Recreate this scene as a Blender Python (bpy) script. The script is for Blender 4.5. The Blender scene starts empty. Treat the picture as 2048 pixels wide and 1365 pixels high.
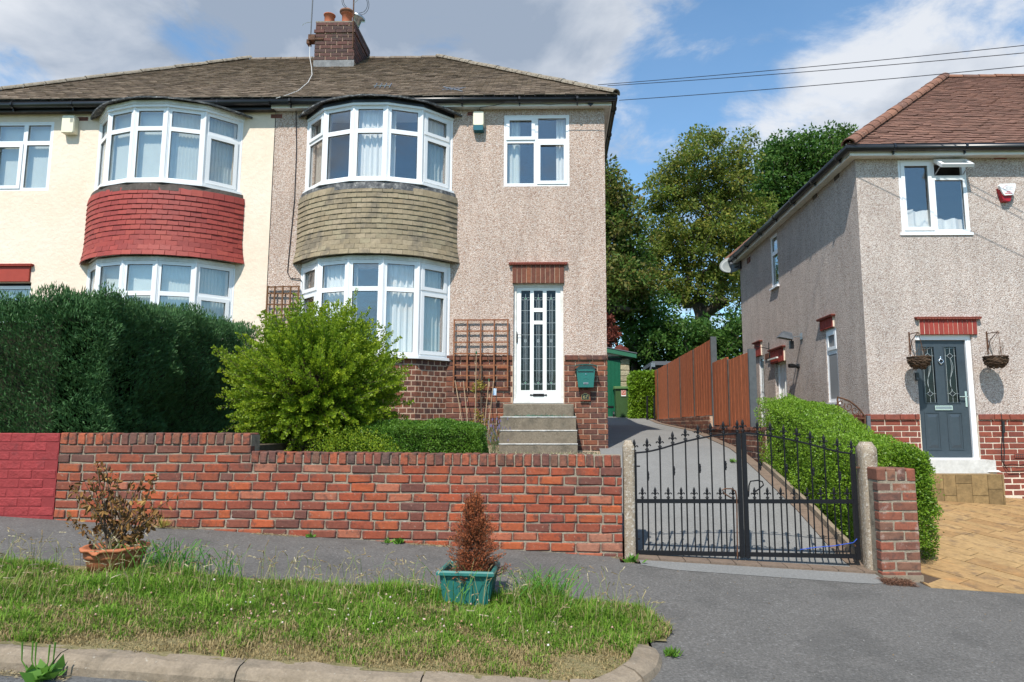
import bpy, bmesh, math, random
import numpy as np
from mathutils import Vector, Matrix, Euler, noise

R = random.Random(7)
NR = np.random.default_rng(11)
rad = math.radians
S = bpy.context.scene
COL = S.collection

# ------------------------------------------------------------------ camera, sky, sun, exposure
PITCH, YAW, CZ, FPX = rad(7.0), rad(1.05), 1.6, 1365.0
cam_d = bpy.data.cameras.new('camera')
cam = bpy.data.objects.new('camera', cam_d)
COL.objects.link(cam)
S.camera = cam
cam.location = (0, 0, CZ)
cam.rotation_euler = (rad(90) + PITCH, 0, YAW)
cam_d.sensor_width = 36.0
cam_d.lens = 36.0 * FPX / 2048
cam_d.shift_x = -(1090 - 1024) / 2048.0
cam_d.clip_start = 0.05
cam_d.clip_end = 3000

S.render.engine = 'CYCLES'
S.cycles.use_denoising = True
S.cycles.max_bounces = 8
S.cycles.transparent_max_bounces = 16
S.cycles.caustics_reflective = False
S.cycles.caustics_refractive = False
S.view_settings.view_transform = 'Standard'
S.view_settings.look = 'None'
S.view_settings.gamma = 1
S.view_settings.use_curve_mapping = False
S.view_settings.exposure = 0.44

SUN_DIR = Vector((0.22, 0.72, -1.0)).normalized()      # the way the light travels
SUN_EL = math.asin(-SUN_DIR.z)
sd = bpy.data.lights.new('sun', 'SUN')
sd.energy = 4.3
sd.angle = rad(0.53)
sd.color = (1.0, 0.945, 0.86)
sun = bpy.data.objects.new('sun', sd)
COL.objects.link(sun)
sun.rotation_euler = SUN_DIR.to_track_quat('-Z', 'Y').to_euler()

FW = Vector((-math.sin(YAW) * math.cos(PITCH), math.cos(YAW) * math.cos(PITCH), math.sin(PITCH)))
RT = Vector((math.cos(YAW), math.sin(YAW), 0))
UP = RT.cross(FW)


def ray(x, y):
    return FW + RT * ((x - 1090) / FPX) + UP * ((682.5 - y) / FPX)


def P(x, y, Y):
    """Photo pixel -> point of the place on the vertical plane at depth Y."""
    d = ray(x, y)
    return Vector((0, 0, CZ)) + d * (Y / d.y)


def PX(x, y, X):
    d = ray(x, y)
    return Vector((0, 0, CZ)) + d * (X / d.x)


def build_world():
    w = bpy.data.worlds.new('World')
    S.world = w
    w.use_nodes = True
    nt = w.node_tree
    N, L = nt.nodes, nt.links
    N.clear()
    out = N.new('ShaderNodeOutputWorld')
    bg = N.new('ShaderNodeBackground')
    bg.inputs['Strength'].default_value = 0.15
    L.new(bg.outputs[0], out.inputs[0])
    sky = N.new('ShaderNodeTexSky')
    sky.sky_type = 'NISHITA'
    sky.sun_disc = False
    sky.sun_elevation = SUN_EL
    sky.sun_rotation = math.atan2(-SUN_DIR.x, -SUN_DIR.y)
    sky.air_density = 1.0
    sky.dust_density = 0.4
    sky.ozone_density = 2.0
    tint = N.new('ShaderNodeMix'); tint.data_type = 'RGBA'; tint.blend_type = 'MULTIPLY'
    tint.inputs[0].default_value = 1.0
    tint.inputs[7].default_value = (0.80, 1.02, 1.06, 1)
    L.new(sky.outputs[0], tint.inputs[6])
    tc = N.new('ShaderNodeTexCoord')

    def math_(op, a, b=None, c=None, clamp=False):
        n = N.new('ShaderNodeMath'); n.operation = op; n.use_clamp = clamp
        for i, v in enumerate((a, b, c)):
            if v is None:
                continue
            if isinstance(v, (int, float)):
                n.inputs[i].default_value = v
            else:
                L.new(v, n.inputs[i])
        return n.outputs[0]

    sep = N.new('ShaderNodeSeparateXYZ')
    L.new(tc.outputs['Generated'], sep.inputs[0])
    den = math_('ADD', math_('MAXIMUM', sep.outputs[2], 0.0), 0.22)
    px = math_('DIVIDE', sep.outputs[0], den)
    py = math_('DIVIDE', sep.outputs[1], den)
    cmb = N.new('ShaderNodeCombineXYZ')
    L.new(px, cmb.inputs[0]); L.new(py, cmb.inputs[1])

    def noise_(scale, detail, dist=0.0, off=(0, 0, 0), rough=0.55):
        mp = N.new('ShaderNodeMapping'); mp.inputs[1].default_value = off
        L.new(cmb.outputs[0], mp.inputs[0])
        n = N.new('ShaderNodeTexNoise')
        n.inputs['Scale'].default_value = scale
        n.inputs['Detail'].default_value = detail
        n.inputs['Roughness'].default_value = rough
        n.inputs['Distortion'].default_value = dist
        L.new(mp.outputs[0], n.inputs['Vector'])
        return n.outputs['Fac']

    def blob(x, y, r, w_):
        d = ray(x, y).normalized()
        vm = N.new('ShaderNodeVectorMath'); vm.operation = 'DOT_PRODUCT'
        L.new(tc.outputs['Generated'], vm.inputs[0]); vm.inputs[1].default_value = d
        mr = N.new('ShaderNodeMapRange'); mr.interpolation_type = 'SMOOTHSTEP'
        mr.inputs[1].default_value = math.cos(r)
        mr.inputs[2].default_value = 1.0
        mr.inputs[3].default_value = 0.0
        mr.inputs[4].default_value = w_
        L.new(vm.outputs['Value'], mr.inputs[0])
        return mr.outputs[0]

    n1 = noise_(4.2, 14, 0.35, (3.1, 1.7, 0.4), 0.62)
    tot = math_('MULTIPLY_ADD', n1, 2.5, -0.80)
    for b in [(120, 40, .34, .34), (480, -20, .30, .30), (850, 40, .32, .40), (1180, 40, .24, .30),
              (1720, 190, .20, .30), (1960, 130, .18, .28), (1540, 220, .10, .16), (240, 150, .10, .08),
              (1420, 90, .15, -.34), (400, 125, .075, -.34), (1280, 235, .12, -.24), (1850, 20, .10, -.22), (10, 175, .07, -.25),
              (1600, 40, .10, -.20)]:
        tot = math_('ADD', tot, blob(b[0], b[1], b[2], b[3] * 1.15))
    mr = N.new('ShaderNodeMapRange'); mr.interpolation_type = 'SMOOTHSTEP'
    mr.inputs[1].default_value = 0.36; mr.inputs[2].default_value = 1.05
    mr.inputs[3].default_value = 0.04; mr.inputs[4].default_value = 0.95
    L.new(tot, mr.inputs[0])
    n2 = noise_(3.4, 12, 0.3, (7.3, 0.2, 0.9))
    sh = math_('MULTIPLY_ADD', n2, 2.4, -0.70)
    for b in [(650, 10, .34, .12), (980, 60, .22, .10), (250, 20, .22, .08), (60, 120, .16, -.30), (1230, 60, .14, -.2), (1750, 160, .24, -.25),
              (1960, 130, .2, -.12)]:
        sh = math_('ADD', sh, blob(*b))
    cr = N.new('ShaderNodeValToRGB')
    e = cr.color_ramp.elements
    e[0].position = 0.15; e[0].color = (4.1, 4.25, 4.5, 1)
    e[1].position = 0.85; e[1].color = (1.75, 2.1, 2.65, 1)
    L.new(sh, cr.inputs[0])
    mx = N.new('ShaderNodeMix'); mx.data_type = 'RGBA'
    L.new(mr.outputs[0], mx.inputs[0])
    L.new(tint.outputs[2], mx.inputs[6])
    L.new(cr.outputs[0], mx.inputs[7])
    L.new(mx.outputs[2], bg.inputs['Color'])


build_world()

# ------------------------------------------------------------------ materials
MATS = {}


class NT:
    def __init__(self, name):
        self.m = bpy.data.materials.new(name)
        self.m.use_nodes = True
        self.t = self.m.node_tree
        self.N, self.L = self.t.nodes, self.t.links
        self.N.clear()
        self.out = self.N.new('ShaderNodeOutputMaterial')
        self.geo = self.N.new('ShaderNodeNewGeometry')

    def n(self, t, **kw):
        x = self.N.new(t)
        for k, v in kw.items():
            setattr(x, k, v)
        return x

    def ln(self, a, b):
        if isinstance(a, (int, float, tuple)):
            b.default_value = a
        else:
            self.L.new(a, b)

    def noise(self, scale, detail=5, rough=0.6, dist=0.0, vec=None, out='Fac'):
        x = self.n('ShaderNodeTexNoise')
        x.inputs['Scale'].default_value = scale
        x.inputs['Detail'].default_value = detail
        x.inputs['Roughness'].default_value = rough
        x.inputs['Distortion'].default_value = dist
        self.L.new(vec or self.geo.outputs['Position'], x.inputs['Vector'])
        return x.outputs[out]

    def ramp(self, fac, stops, const=False):
        r = self.n('ShaderNodeValToRGB')
        if const:
            r.color_ramp.interpolation = 'CONSTANT'
        e = r.color_ramp.elements
        while len(e) < len(stops):
            e.new(0.5)
        for i, (p, c) in enumerate(stops):
            e[i].position = p
            e[i].color = (*c, 1) if len(c) == 3 else c
        self.ln(fac, r.inputs[0])
        return r.outputs[0]

    def mix(self, f, a, b, mode='MIX'):
        x = self.n('ShaderNodeMix', data_type='RGBA', blend_type=mode)
        self.ln(f, x.inputs[0])
        for v, i in ((a, 6), (b, 7)):
            if isinstance(v, tuple):
                x.inputs[i].default_value = (*v, 1) if len(v) == 3 else v
            else:
                self.L.new(v, x.inputs[i])
        return x.outputs[2]

    def mr(self, v, a, b, c=0.0, d=1.0, smooth=True):
        x = self.n('ShaderNodeMapRange')
        x.interpolation_type = 'SMOOTHSTEP' if smooth else 'LINEAR'
        self.ln(v, x.inputs[0])
        for i, q in enumerate((a, b, c, d)):
            x.inputs[i + 1].default_value = q
        return x.outputs[0]

    def math(self, op, a, b=0.0):
        x = self.n('ShaderNodeMath', operation=op)
        self.ln(a, x.inputs[0]); self.ln(b, x.inputs[1])
        return x.outputs[0]

    def bump(self, h, strength=0.5, dist=0.01, normal=None):
        b = self.n('ShaderNodeBump')
        b.inputs['Strength'].default_value = strength
        b.inputs['Distance'].default_value = dist
        self.L.new(h, b.inputs['Height'])
        if normal is not None:
            self.L.new(normal, b.inputs['Normal'])
        return b.outputs[0]

    def finish(self, col, rough=0.85, spec=0.3, metal=0.0, normal=None, trans=0.0, coat=0.0):
        p = self.n('ShaderNodeBsdfPrincipled')
        if isinstance(col, tuple):
            p.inputs['Base Color'].default_value = (*col, 1)
        else:
            self.L.new(col, p.inputs['Base Color'])
        self.ln(rough, p.inputs['Roughness'])
        p.inputs['Metallic'].default_value = metal
        p.inputs['Specular IOR Level'].default_value = spec
        p.inputs['Coat Weight'].default_value = coat
        if normal is not None:
            self.L.new(normal, p.inputs['Normal'])
        sh = p.outputs[0]
        if trans > 0:
            t = self.n('ShaderNodeBsdfTranslucent')
            if isinstance(col, tuple):
                t.inputs[0].default_value = (*col, 1)
            else:
                self.L.new(col, t.inputs[0])
            mx = self.n('ShaderNodeMixShader')
            mx.inputs[0].default_value = trans
            self.L.new(sh, mx.inputs[1]); self.L.new(t.outputs[0], mx.inputs[2])
            sh = mx.outputs[0]
        self.L.new(sh, self.out.inputs[0])
        return self.m


def surf(name, cols, src='noise', scale=4, var=0.15, vscale=30, bump=0.0, bscale=80, bdist=0.01, rough=0.85, spec=0.3,
         metal=0.0, trans=0.0, stain=None, stain2=None, edge=None, coat=0.0, const=False, top=None):
    t = NT(name)
    if not isinstance(cols, list):
        cols = [cols]
    if src == 'obj':
        f = t.n('ShaderNodeObjectInfo').outputs['Random']
    elif src == 'attr':
        f = t.n('ShaderNodeAttribute', attribute_name='rnd').outputs['Fac']
    else:
        f = t.mr(t.noise(scale, 6), 0.28, 0.72, smooth=False)
    if src == 'col':
        col = t.n('ShaderNodeAttribute', attribute_name='col').outputs['Color']
    elif len(cols) == 1:
        col = t.ramp(f, [(0, cols[0]), (1, cols[0])])
    else:
        n = len(cols)
        col = t.ramp(f, [(i / (n if const else n - 1), c) for i, c in enumerate(cols)], const)
    if edge:      # burnt arrises of a brick
        ec, amt = edge
        tc = t.n('ShaderNodeTexCoord')
        sp = t.n('ShaderNodeSeparateXYZ'); t.L.new(tc.outputs['Generated'], sp.inputs[0])
        ax = t.math('ABSOLUTE', t.math('SUBTRACT', sp.outputs[0], 0.5))
        az = t.math('ABSOLUTE', t.math('SUBTRACT', sp.outputs[2], 0.5))
        m = t.math('MAXIMUM', t.math('ADD', ax, 0.03), az)
        m = t.math('ADD', m, t.math('MULTIPLY', t.math('SUBTRACT', t.noise(22, 5), 0.5), 0.55))
        col = t.mix(t.mr(m, 0.36, 0.56, 0.0, amt), col, ec)
    for st in (stain, stain2):
        if st:
            sc, lo, hi, c, amt = st
            col = t.mix(t.mr(t.noise(sc, 7, 0.65), lo, hi, 0.0, amt), col, c)
    if top:
        sz_ = t.n('ShaderNodeSeparateXYZ'); t.L.new(t.geo.outputs['Position'], sz_.inputs[0])
        zz_ = t.math('ADD', sz_.outputs[2], t.math('MULTIPLY', t.math('SUBTRACT', t.noise(3.5, 6), 0.5), 1.3))
        col = t.mix(t.mr(zz_, top[0], top[1], 0.0, top[3]), col, top[2])
    if var:
        v = t.mr(t.noise(vscale, 6, 0.65), 0.25, 0.75, 1 - var, 1 + var, False)
        x = t.n('ShaderNodeVectorMath', operation='SCALE')
        t.L.new(col, x.inputs[0]); t.L.new(v, x.inputs['Scale'])
        col = x.outputs[0]
    nm = t.bump(t.noise(bscale, 5), bump, bdist) if bump else None
    MATS[name] = t.finish(col, rough, spec, metal, nm, trans, coat)
    return MATS[name]


def pebbledash(name, stops, bumpd=0.012):
    t = NT(name)
    v = t.n('ShaderNodeTexVoronoi')
    v.inputs['Scale'].default_value = 78
    t.L.new(t.geo.outputs['Position'], v.inputs['Vector'])
    sp = t.n('ShaderNodeSeparateColor'); t.L.new(v.outputs['Color'], sp.inputs[0])
    col = t.ramp(sp.outputs[0], stops, True)
    v2 = t.n('ShaderNodeTexVoronoi'); v2.inputs['Scale'].default_value = 140
    t.L.new(t.geo.outputs['Position'], v2.inputs['Vector'])
    sp2 = t.n('ShaderNodeSeparateColor'); t.L.new(v2.outputs['Color'], sp2.inputs[0])
    col2 = t.ramp(sp2.outputs[0], stops, True)
    col = t.mix(0.4, col, col2)
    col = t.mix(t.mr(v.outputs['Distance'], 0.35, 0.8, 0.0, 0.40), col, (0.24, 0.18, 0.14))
    mp = t.n('ShaderNodeMapping'); mp.inputs['Scale'].default_value = (2.6, 2.6, 0.55)
    t.L.new(t.geo.outputs['Position'], mp.inputs[0])
    big = t.math('MULTIPLY', t.mr(t.noise(0.9, 4), 0.3, 0.7, 0.90, 1.04, False), t.mr(t.noise(1.5, 7, 0.7, vec=mp.outputs[0]), 0.3, 0.7, 0.82, 1.07, False))
    x = t.n('ShaderNodeVectorMath', operation='SCALE')
    t.L.new(col, x.inputs[0]); t.L.new(big, x.inputs['Scale'])
    inv = t.math('SUBTRACT', 1.0, v.outputs['Distance'])
    nm = t.bump(inv, 0.75, bumpd)
    MATS[name] = t.finish(x.outputs[0], 0.9, 0.2, 0, nm)


def glass(name, refl=0.2, tint=(0.985, 0.99, 0.985)):
    t = NT(name)
    tr = t.n('ShaderNodeBsdfTransparent'); tr.inputs[0].default_value = (*tint, 1)
    gl = t.n('ShaderNodeBsdfGlossy'); gl.inputs['Roughness'].default_value = 0.0
    gl.inputs['Color'].default_value = (0.95, 0.98, 1.0, 1)
    dt = t.n('ShaderNodeVectorMath', operation='DOT_PRODUCT')
    t.L.new(t.geo.outputs['Incoming'], dt.inputs[0]); t.L.new(t.geo.outputs['Normal'], dt.inputs[1])
    fc = t.math('SUBTRACT', 1.0, t.math('ABSOLUTE', dt.outputs['Value']))
    f = t.math('ADD', t.math('MULTIPLY', t.math('POWER', fc, 4.0), 0.75), refl)
    mx = t.n('ShaderNodeMixShader')
    t.L.new(f, mx.inputs[0]); t.L.new(tr.outputs[0], mx.inputs[1]); t.L.new(gl.outputs[0], mx.inputs[2])
    t.L.new(mx.outputs[0], t.out.inputs[0])
    MATS[name] = t.m


def make_materials():
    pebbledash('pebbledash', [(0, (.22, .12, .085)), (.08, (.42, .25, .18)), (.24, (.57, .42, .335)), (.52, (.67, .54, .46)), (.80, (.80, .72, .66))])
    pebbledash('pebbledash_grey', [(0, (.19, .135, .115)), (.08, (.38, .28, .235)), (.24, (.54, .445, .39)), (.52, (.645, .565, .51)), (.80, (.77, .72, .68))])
    surf('cream_render', [(.745, .605, .47), (.80, .675, .555)], scale=1.2, var=.06, vscale=9, bump=.5, bscale=16, bdist=.02, rough=.9)
    surf('upvc', (.80, .81, .82), var=.03, vscale=3, rough=.28, spec=.5)
    surf('white_paint', (.80, .80, .77), var=.06, vscale=6, rough=.4, bump=.1, bscale=20, bdist=.003)
    surf('white_dirty', [(.62, .61, .57), (.78, .77, .74)], scale=3, var=.12, vscale=12, rough=.7, bump=.3, bscale=25)
    surf('black_plastic', (.012, .013, .015), var=.3, vscale=8, rough=.32, spec=.5)
    surf('black_iron', (.008, .008, .010), var=.4, vscale=60, rough=.5, spec=.28, bump=.3, bscale=120, bdist=.002, stain=(30, .68, .74, (.12, .05, .02), .7))
    surf('rusty_iron', [(.05, .03, .02), (.16, .07, .035)], scale=30, rough=.8)
    surf('lead_peel', [(.03, .033, .036), (.06, .064, .07), (.14, .14, .14), (.44, .43, .40)], scale=14, var=.2, vscale=40, rough=.7, bump=.5, bscale=40)
    surf('lead_sheet', [(.12, .125, .13), (.24, .245, .25)], scale=9, var=.2, rough=.7)
    surf('step_paint', [(.50, .49, .46), (.66, .65, .62)], scale=4, var=.15, vscale=18, rough=.8, bump=.4, bscale=25, stain=(5, .56, .70, (.30, .28, .24), .6))
    surf('nosing_paint', [(.30, .29, .27), (.55, .54, .51)], scale=14, var=.25, vscale=30, rough=.8)
    surf('concrete_step', [(.155, .13, .095), (.21, .175, .13), (.12, .10, .075)], scale=5, var=.3, vscale=40, bump=.6, bscale=60, bdist=.008, rough=.95, stain=(3.2, .52, .68, (.10, .09, .07), .7))
    surf('dark_band', [(.045, .036, .030), (.11, .09, .078)], scale=7, var=.2, rough=.8, stain=(18, .62, .7, (.35, .34, .32), .4))
    surf('mortar_grey', [(.20, .16, .115), (.31, .26, .195), (.15, .12, .088)], scale=9, var=.25, vscale=70, bump=.8, bscale=90, rough=.95, stain=(6, .60, .75, (.50, .48, .45), .6))
    surf('mortar_pink', [(.44, .31, .22), (.52, .38, .28)], scale=6, var=.15, vscale=60, bump=.4, bscale=90, rough=.95)
    surf('mortar_light', [(.62, .52, .41), (.74, .64, .52)], scale=6, var=.15, vscale=60, bump=.4, bscale=90, rough=.95)
    surf('brick_orange', [(.34, .075, .032), (.25, .060, .032), (.39, .095, .034), (.21, .058, .038), (.32, .070, .032), (.13, .052, .040), (.37, .085, .032), (.28, .062, .030), (.12, .056, .046), (.35, .080, .032), (.32, .14, .09)],
         src='obj', var=.22, vscale=35, bump=.6, bscale=70, bdist=.006, rough=.85, edge=((.10, .05, .044), .75), stain=(13, .54, .70, (.085, .045, .036), .7), stain2=(28, .60, .66, (.34, .22, .16), .55), top=(1.0, 1.45, (.11, .062, .048), .6))
    surf('brick_coping', [(.30, .080, .042), (.18, .072, .050), (.36, .095, .045), (.11, .06, .05), (.26, .07, .042), (.16, .085, .058), (.32, .085, .042), (.09, .065, .058), (.24, .085, .055)],
         src='obj', var=.38, vscale=35, bump=.8, bscale=60, bdist=.008, rough=.88, edge=((.07, .05, .045), .7), stain=(11, .49, .62, (.06, .045, .04), .6))
    surf('brick_painted', [(.26, .034, .035), (.29, .038, .039), (.24, .031, .032)], src='obj', var=.22, vscale=14, bump=.9, bscale=28, bdist=.012, rough=.7, stain=(5, .52, .66, (.19, .034, .036), .7))
    surf('paint_red_wall', (.24, .032, .033), var=.12, vscale=12, bump=.5, bscale=35, bdist=.008, rough=.7)
    surf('brick_dark', [(.125, .055, .040), (.18, .066, .040), (.082, .046, .040), (.15, .058, .040), (.22, .082, .046), (.092, .048, .040), (.25, .088, .046), (.135, .055, .040)],
         src='obj', var=.3, vscale=14, bump=.5, bscale=60, bdist=.005, rough=.9, stain=(12, .50, .64, (.22, .09, .05), .6), stain2=(18, .52, .62, (.05, .032, .03), .5))
    surf('brick_attr_dark', [(.095, .042, .034), (.14, .050, .034), (.062, .038, .036), (.17, .060, .038)], src='attr', var=.3, vscale=14, rough=.9)
    surf('brick_red', [(.22, .060, .040), (.26, .070, .044), (.18, .054, .040), (.24, .066, .042), (.20, .068, .05)], src='obj', var=.2, vscale=20, bump=.5, bscale=60, bdist=.005, rough=.9,
         stain=(12, .52, .66, (.12, .05, .04), .6))
    surf('brick_pier', [(.24, .10, .062), (.17, .078, .052), (.28, .085, .05), (.14, .072, .055), (.21, .105, .068), (.25, .115, .072)], src='obj', var=.25, vscale=25, bump=.5, bscale=60, bdist=.005, rough=.9,
         stain=(13, .50, .64, (.075, .05, .042), .65), stain2=(7, .57, .66, (.42, .32, .27), .5))
    surf('brick_chimney', [(.10, .055, .048), (.07, .045, .042), (.13, .06, .05), (.085, .045, .04)], src='obj', var=.3, vscale=20, rough=.9, stain=(6, .5, .65, (.05, .04, .038), .7))
    surf('brick_lintel', [(.17, .062, .038), (.12, .045, .032), (.22, .08, .042), (.09, .04, .032)], src='obj', var=.3, vscale=25, rough=.85, stain=(14, .5, .6, (.10, .04, .03), .6))
    surf('brick_lintel_red', [(.27, .045, .035), (.31, .052, .038), (.24, .042, .033)], src='obj', var=.12, vscale=25, rough=.75)
    surf('red_flat', (.33, .050, .033), var=.1, vscale=8, rough=.6)
    surf('red_creasing', (.24, .065, .045), var=.15, vscale=12, rough=.8)
    surf('tile_red', [(.27, .043, .034), (.31, .051, .039), (.24, .039, .032), (.28, .046, .036), (.33, .060, .043)], src='obj', var=.1, vscale=18, bump=.3, bscale=50, rough=.62, spec=.35)
    surf('tile_beige', [(.29, .235, .155), (.25, .20, .13), (.33, .265, .18), (.21, .17, .115), (.30, .25, .165), (.27, .21, .135)], src='obj', var=.2, vscale=22, bump=.4, bscale=60, rough=.9,
         stain=(2.6, .50, .64, (.12, .105, .085), .6), stain2=(30, .62, .7, (.10, .09, .075), .5))
    surf('roof_brown', [(.27, .205, .155), (.21, .16, .12), (.32, .25, .19), (.24, .18, .135), (.16, .12, .092), (.30, .23, .17)], src='attr', var=.25, vscale=22, bump=.5, bscale=50, rough=.95,
         stain=(3.2, .60, .74, (.10, .075, .045), .7), stain2=(26, .62, .70, (.42, .38, .31), .55))
    surf('roof_red', [(.22, .118, .088), (.185, .098, .074), (.26, .14, .102), (.155, .085, .064), (.21, .115, .084)], src='attr', var=.2, vscale=18, bump=.5, bscale=50, rough=.92, stain=(20, .64, .7, (.10, .05, .035), .5))
    surf('hip_mortar', [(.17, .14, .105), (.27, .235, .185), (.11, .09, .07)], scale=9, var=.25, vscale=30, bump=.8, bscale=30, bdist=.02, rough=.95)
    surf('ridge_orange', [(.22, .105, .068), (.18, .088, .06), (.26, .125, .078), (.15, .08, .06)], src='obj', var=.25, vscale=14, rough=.9, stain=(12, .56, .68, (.12, .08, .06), .55), stain2=(30, .68, .72, (.6, .58, .5), .7))
    surf('ridge_grey', [(.16, .125, .095), (.21, .165, .125), (.13, .10, .08)], src='obj', var=.25, vscale=14, rough=.9, stain=(10, .5, .65, (.26, .24, .20), .6))
    surf('tarmac', [(.104, .099, .092), (.130, .123, .114), (.115, .109, .101)], scale=1.1, var=.50, vscale=60, bump=1.0, bscale=90, bdist=.010, rough=.9, stain=(42, .575, .62, (.22, .215, .205), .65), stain2=(1.7, .48, .62, (.082, .079, .074), .45))
    surf('tarmac_light', [(.180, .179, .172), (.215, .213, .205)], scale=1.5, var=.30, vscale=60, bump=.8, bscale=100, bdist=.008, rough=.92, stain=(44, .585, .63, (.28, .28, .27), .4), stain2=(1.6, .6, .75, (.20, .20, .195), .5))
    surf('road_tarmac', [(.10, .10, .10), (.13, .129, .127)], scale=1.5, var=.45, vscale=50, bump=.7, bscale=160, rough=.88)
    surf('concrete', [(.19, .15, .105), (.25, .20, .145), (.14, .112, .08)], scale=5, var=.2, vscale=60, bump=.6, bscale=60, bdist=.008, rough=.95, stain=(3.2, .55, .7, (.12, .105, .08), .7), stain2=(40, .62, .70, (.40, .37, .31), .6))
    surf('concrete_post', [(.30, .235, .17), (.36, .295, .22), (.24, .185, .135)], scale=8, var=.32, vscale=60, bump=.9, bscale=75, bdist=.012, rough=.95, stain=(48, .54, .59, (.55, .50, .43), .85), stain2=(60, .55, .60, (.11, .08, .06), .7))
    surf('sill_paving', [(.145, .108, .082), (.185, .135, .10), (.12, .09, .07)], scale=6, var=.2, vscale=50, rough=.95, bump=.4, bscale=60)
    surf('paver_ochre', [(.32, .195, .085), (.36, .225, .10), (.28, .165, .07), (.37, .24, .11), (.33, .21, .092)], src='obj', var=.28, vscale=14, bump=.5, bscale=30, bdist=.008, rough=.75,
         stain=(5.5, .50, .66, (.15, .10, .06), .65), stain2=(2.6, .56, .70, (.42, .21, .075), .5))
    surf('paver_joint', (.085, .055, .035), var=.2, rough=.95)
    surf('plinth_ochre', [(.22, .145, .066), (.27, .18, .08), (.18, .12, .055)], src='obj', var=.35, vscale=14, rough=.85, bump=.5, bscale=40)
    surf('soil', [(.06, .045, .03), (.11, .085, .055)], scale=14, var=.3, vscale=60, bump=.8, bscale=60, bdist=.02, rough=1)
    surf('verge_soil', [(.13, .125, .05), (.22, .18, .09), (.10, .11, .035)], scale=9, var=.3, vscale=60, bump=.8, bscale=60, bdist=.02, rough=1)
    surf('field', [(.07, .10, .03), (.11, .13, .045)], scale=.5, var=.3, vscale=6, rough=1)
    surf('grass', (.1, .2, .04), src='col', var=0, rough=.65, spec=.25, trans=.35)
    surf('leaf_conifer', [(.024, .080, .026), (.040, .112, .034), (.062, .146, .042), (.032, .096, .030), (.11, .19, .055)], src='attr', var=.25, vscale=5, rough=.6, trans=.12)
    surf('leaf_berberis', [(.10, .19, .014), (.15, .255, .016), (.22, .33, .020), (.32, .42, .024), (.42, .48, .03)], src='attr', var=.12, vscale=5, rough=.5, spec=.35, trans=.42)
    surf('leaf_box', [(.055, .145, .012), (.085, .19, .018), (.12, .225, .02), (.065, .16, .014)], src='attr', var=.25, vscale=8, rough=.5, spec=.35, trans=.25)
    surf('leaf_privet', [(.11, .22, .018), (.17, .31, .022), (.23, .37, .028), (.085, .18, .018), (.28, .36, .05)], src='attr', var=.2, vscale=6, rough=.45, spec=.4, trans=.38)
    surf('leaf_olive', [(.085, .155, .020), (.13, .20, .026), (.22, .24, .04), (.075, .14, .020), (.30, .27, .045), (.10, .175, .024)], src='attr', var=.3, vscale=1.2, rough=.6, trans=.42)
    surf('leaf_green', [(.035, .105, .018), (.055, .14, .022), (.09, .17, .026), (.04, .11, .02)], src='attr', var=.3, vscale=1.2, rough=.6, trans=.38)
    surf('leaf_mid', [(.05, .125, .02), (.08, .16, .024), (.12, .18, .03), (.20, .16, .04), (.06, .135, .02)], src='attr', var=.3, vscale=1.2, rough=.6, trans=.38)
    surf('leaf_maroon', [(.15, .035, .025), (.22, .06, .035), (.11, .03, .02)], src='attr', rough=.6, trans=.3)
    surf('leaf_dead', [(.10, .045, .016), (.28, .145, .042), (.05, .026, .013), (.40, .225, .065), (.15, .07, .024)], src='attr', var=.2, rough=.75, trans=.15)
    surf('leaf_rust', [(.30, .085, .032), (.40, .13, .05), (.22, .06, .026), (.16, .05, .028)], src='attr', var=.2, rough=.85, trans=.12)
    surf('leaf_yellow', [(.42, .36, .07), (.28, .30, .05), (.40, .22, .06)], src='attr', rough=.6, trans=.3)
    surf('leaf_lavender', [(.20, .16, .30), (.12, .17, .07), (.15, .20, .08)], src='attr', rough=.7)
    surf('twig', [(.09, .065, .045), (.14, .10, .07)], scale=20, var=.2, rough=.95)
    surf('bark', [(.06, .048, .036), (.10, .08, .06)], scale=5, var=.3, vscale=20, rough=.95)
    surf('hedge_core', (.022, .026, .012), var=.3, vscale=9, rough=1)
    surf('cane', [(.24, .17, .10), (.33, .25, .16)], scale=8, rough=.7)
    surf('straw', (.1, .2, .04), src='col', var=0, rough=.8, trans=.2)
    surf('terracotta', [(.36, .115, .05), (.43, .15, .07)], scale=6, var=.12, vscale=20, rough=.85, bump=.3, bscale=60, stain=(6, .62, .75, (.30, .10, .05), .5))
    surf('planter_green', [(.018, .125, .110), (.028, .165, .145)], scale=4, var=.1, vscale=20, rough=.42, spec=.45)
    surf('mailbox_green', (.004, .115, .095), var=.06, vscale=8, rough=.25, spec=.5, coat=.3)
    surf('garage_green', (.006, .095, .048), var=.08, vscale=8, rough=.45)
    surf('barge_green', (.03, .14, .08), var=.08, vscale=8, rough=.5)
    surf('bin_green', (.045, .095, .03), var=.08, vscale=8, rough=.45, spec=.4)
    surf('bin_lid', (.10, .19, .07), var=.08, vscale=8, rough=.5)
    surf('stone_block', [(.36, .31, .21), (.41, .36, .25), (.31, .27, .185)], src='obj', var=.3, vscale=8, bump=1, bscale=14, bdist=.03, rough=.95)
    surf('fence_board', [(.36, .105, .042), (.39, .115, .046), (.33, .094, .038), (.37, .11, .043)], src='obj', var=.22, vscale=9, rough=.85, bump=.4, bscale=50, stain=(7, .66, .76, (.17, .05, .02), .6))
    surf('fence_post', [(.07, .078, .082), (.10, .108, .112)], scale=5, rough=.9)
    surf('trellis_wood', [(.20, .075, .032), (.28, .115, .055), (.15, .055, .028)], scale=9, var=.2, vscale=30, rough=.9)
    surf('trellis_brown', [(.13, .065, .03), (.18, .09, .045)], scale=9, var=.2, rough=.9)
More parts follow.
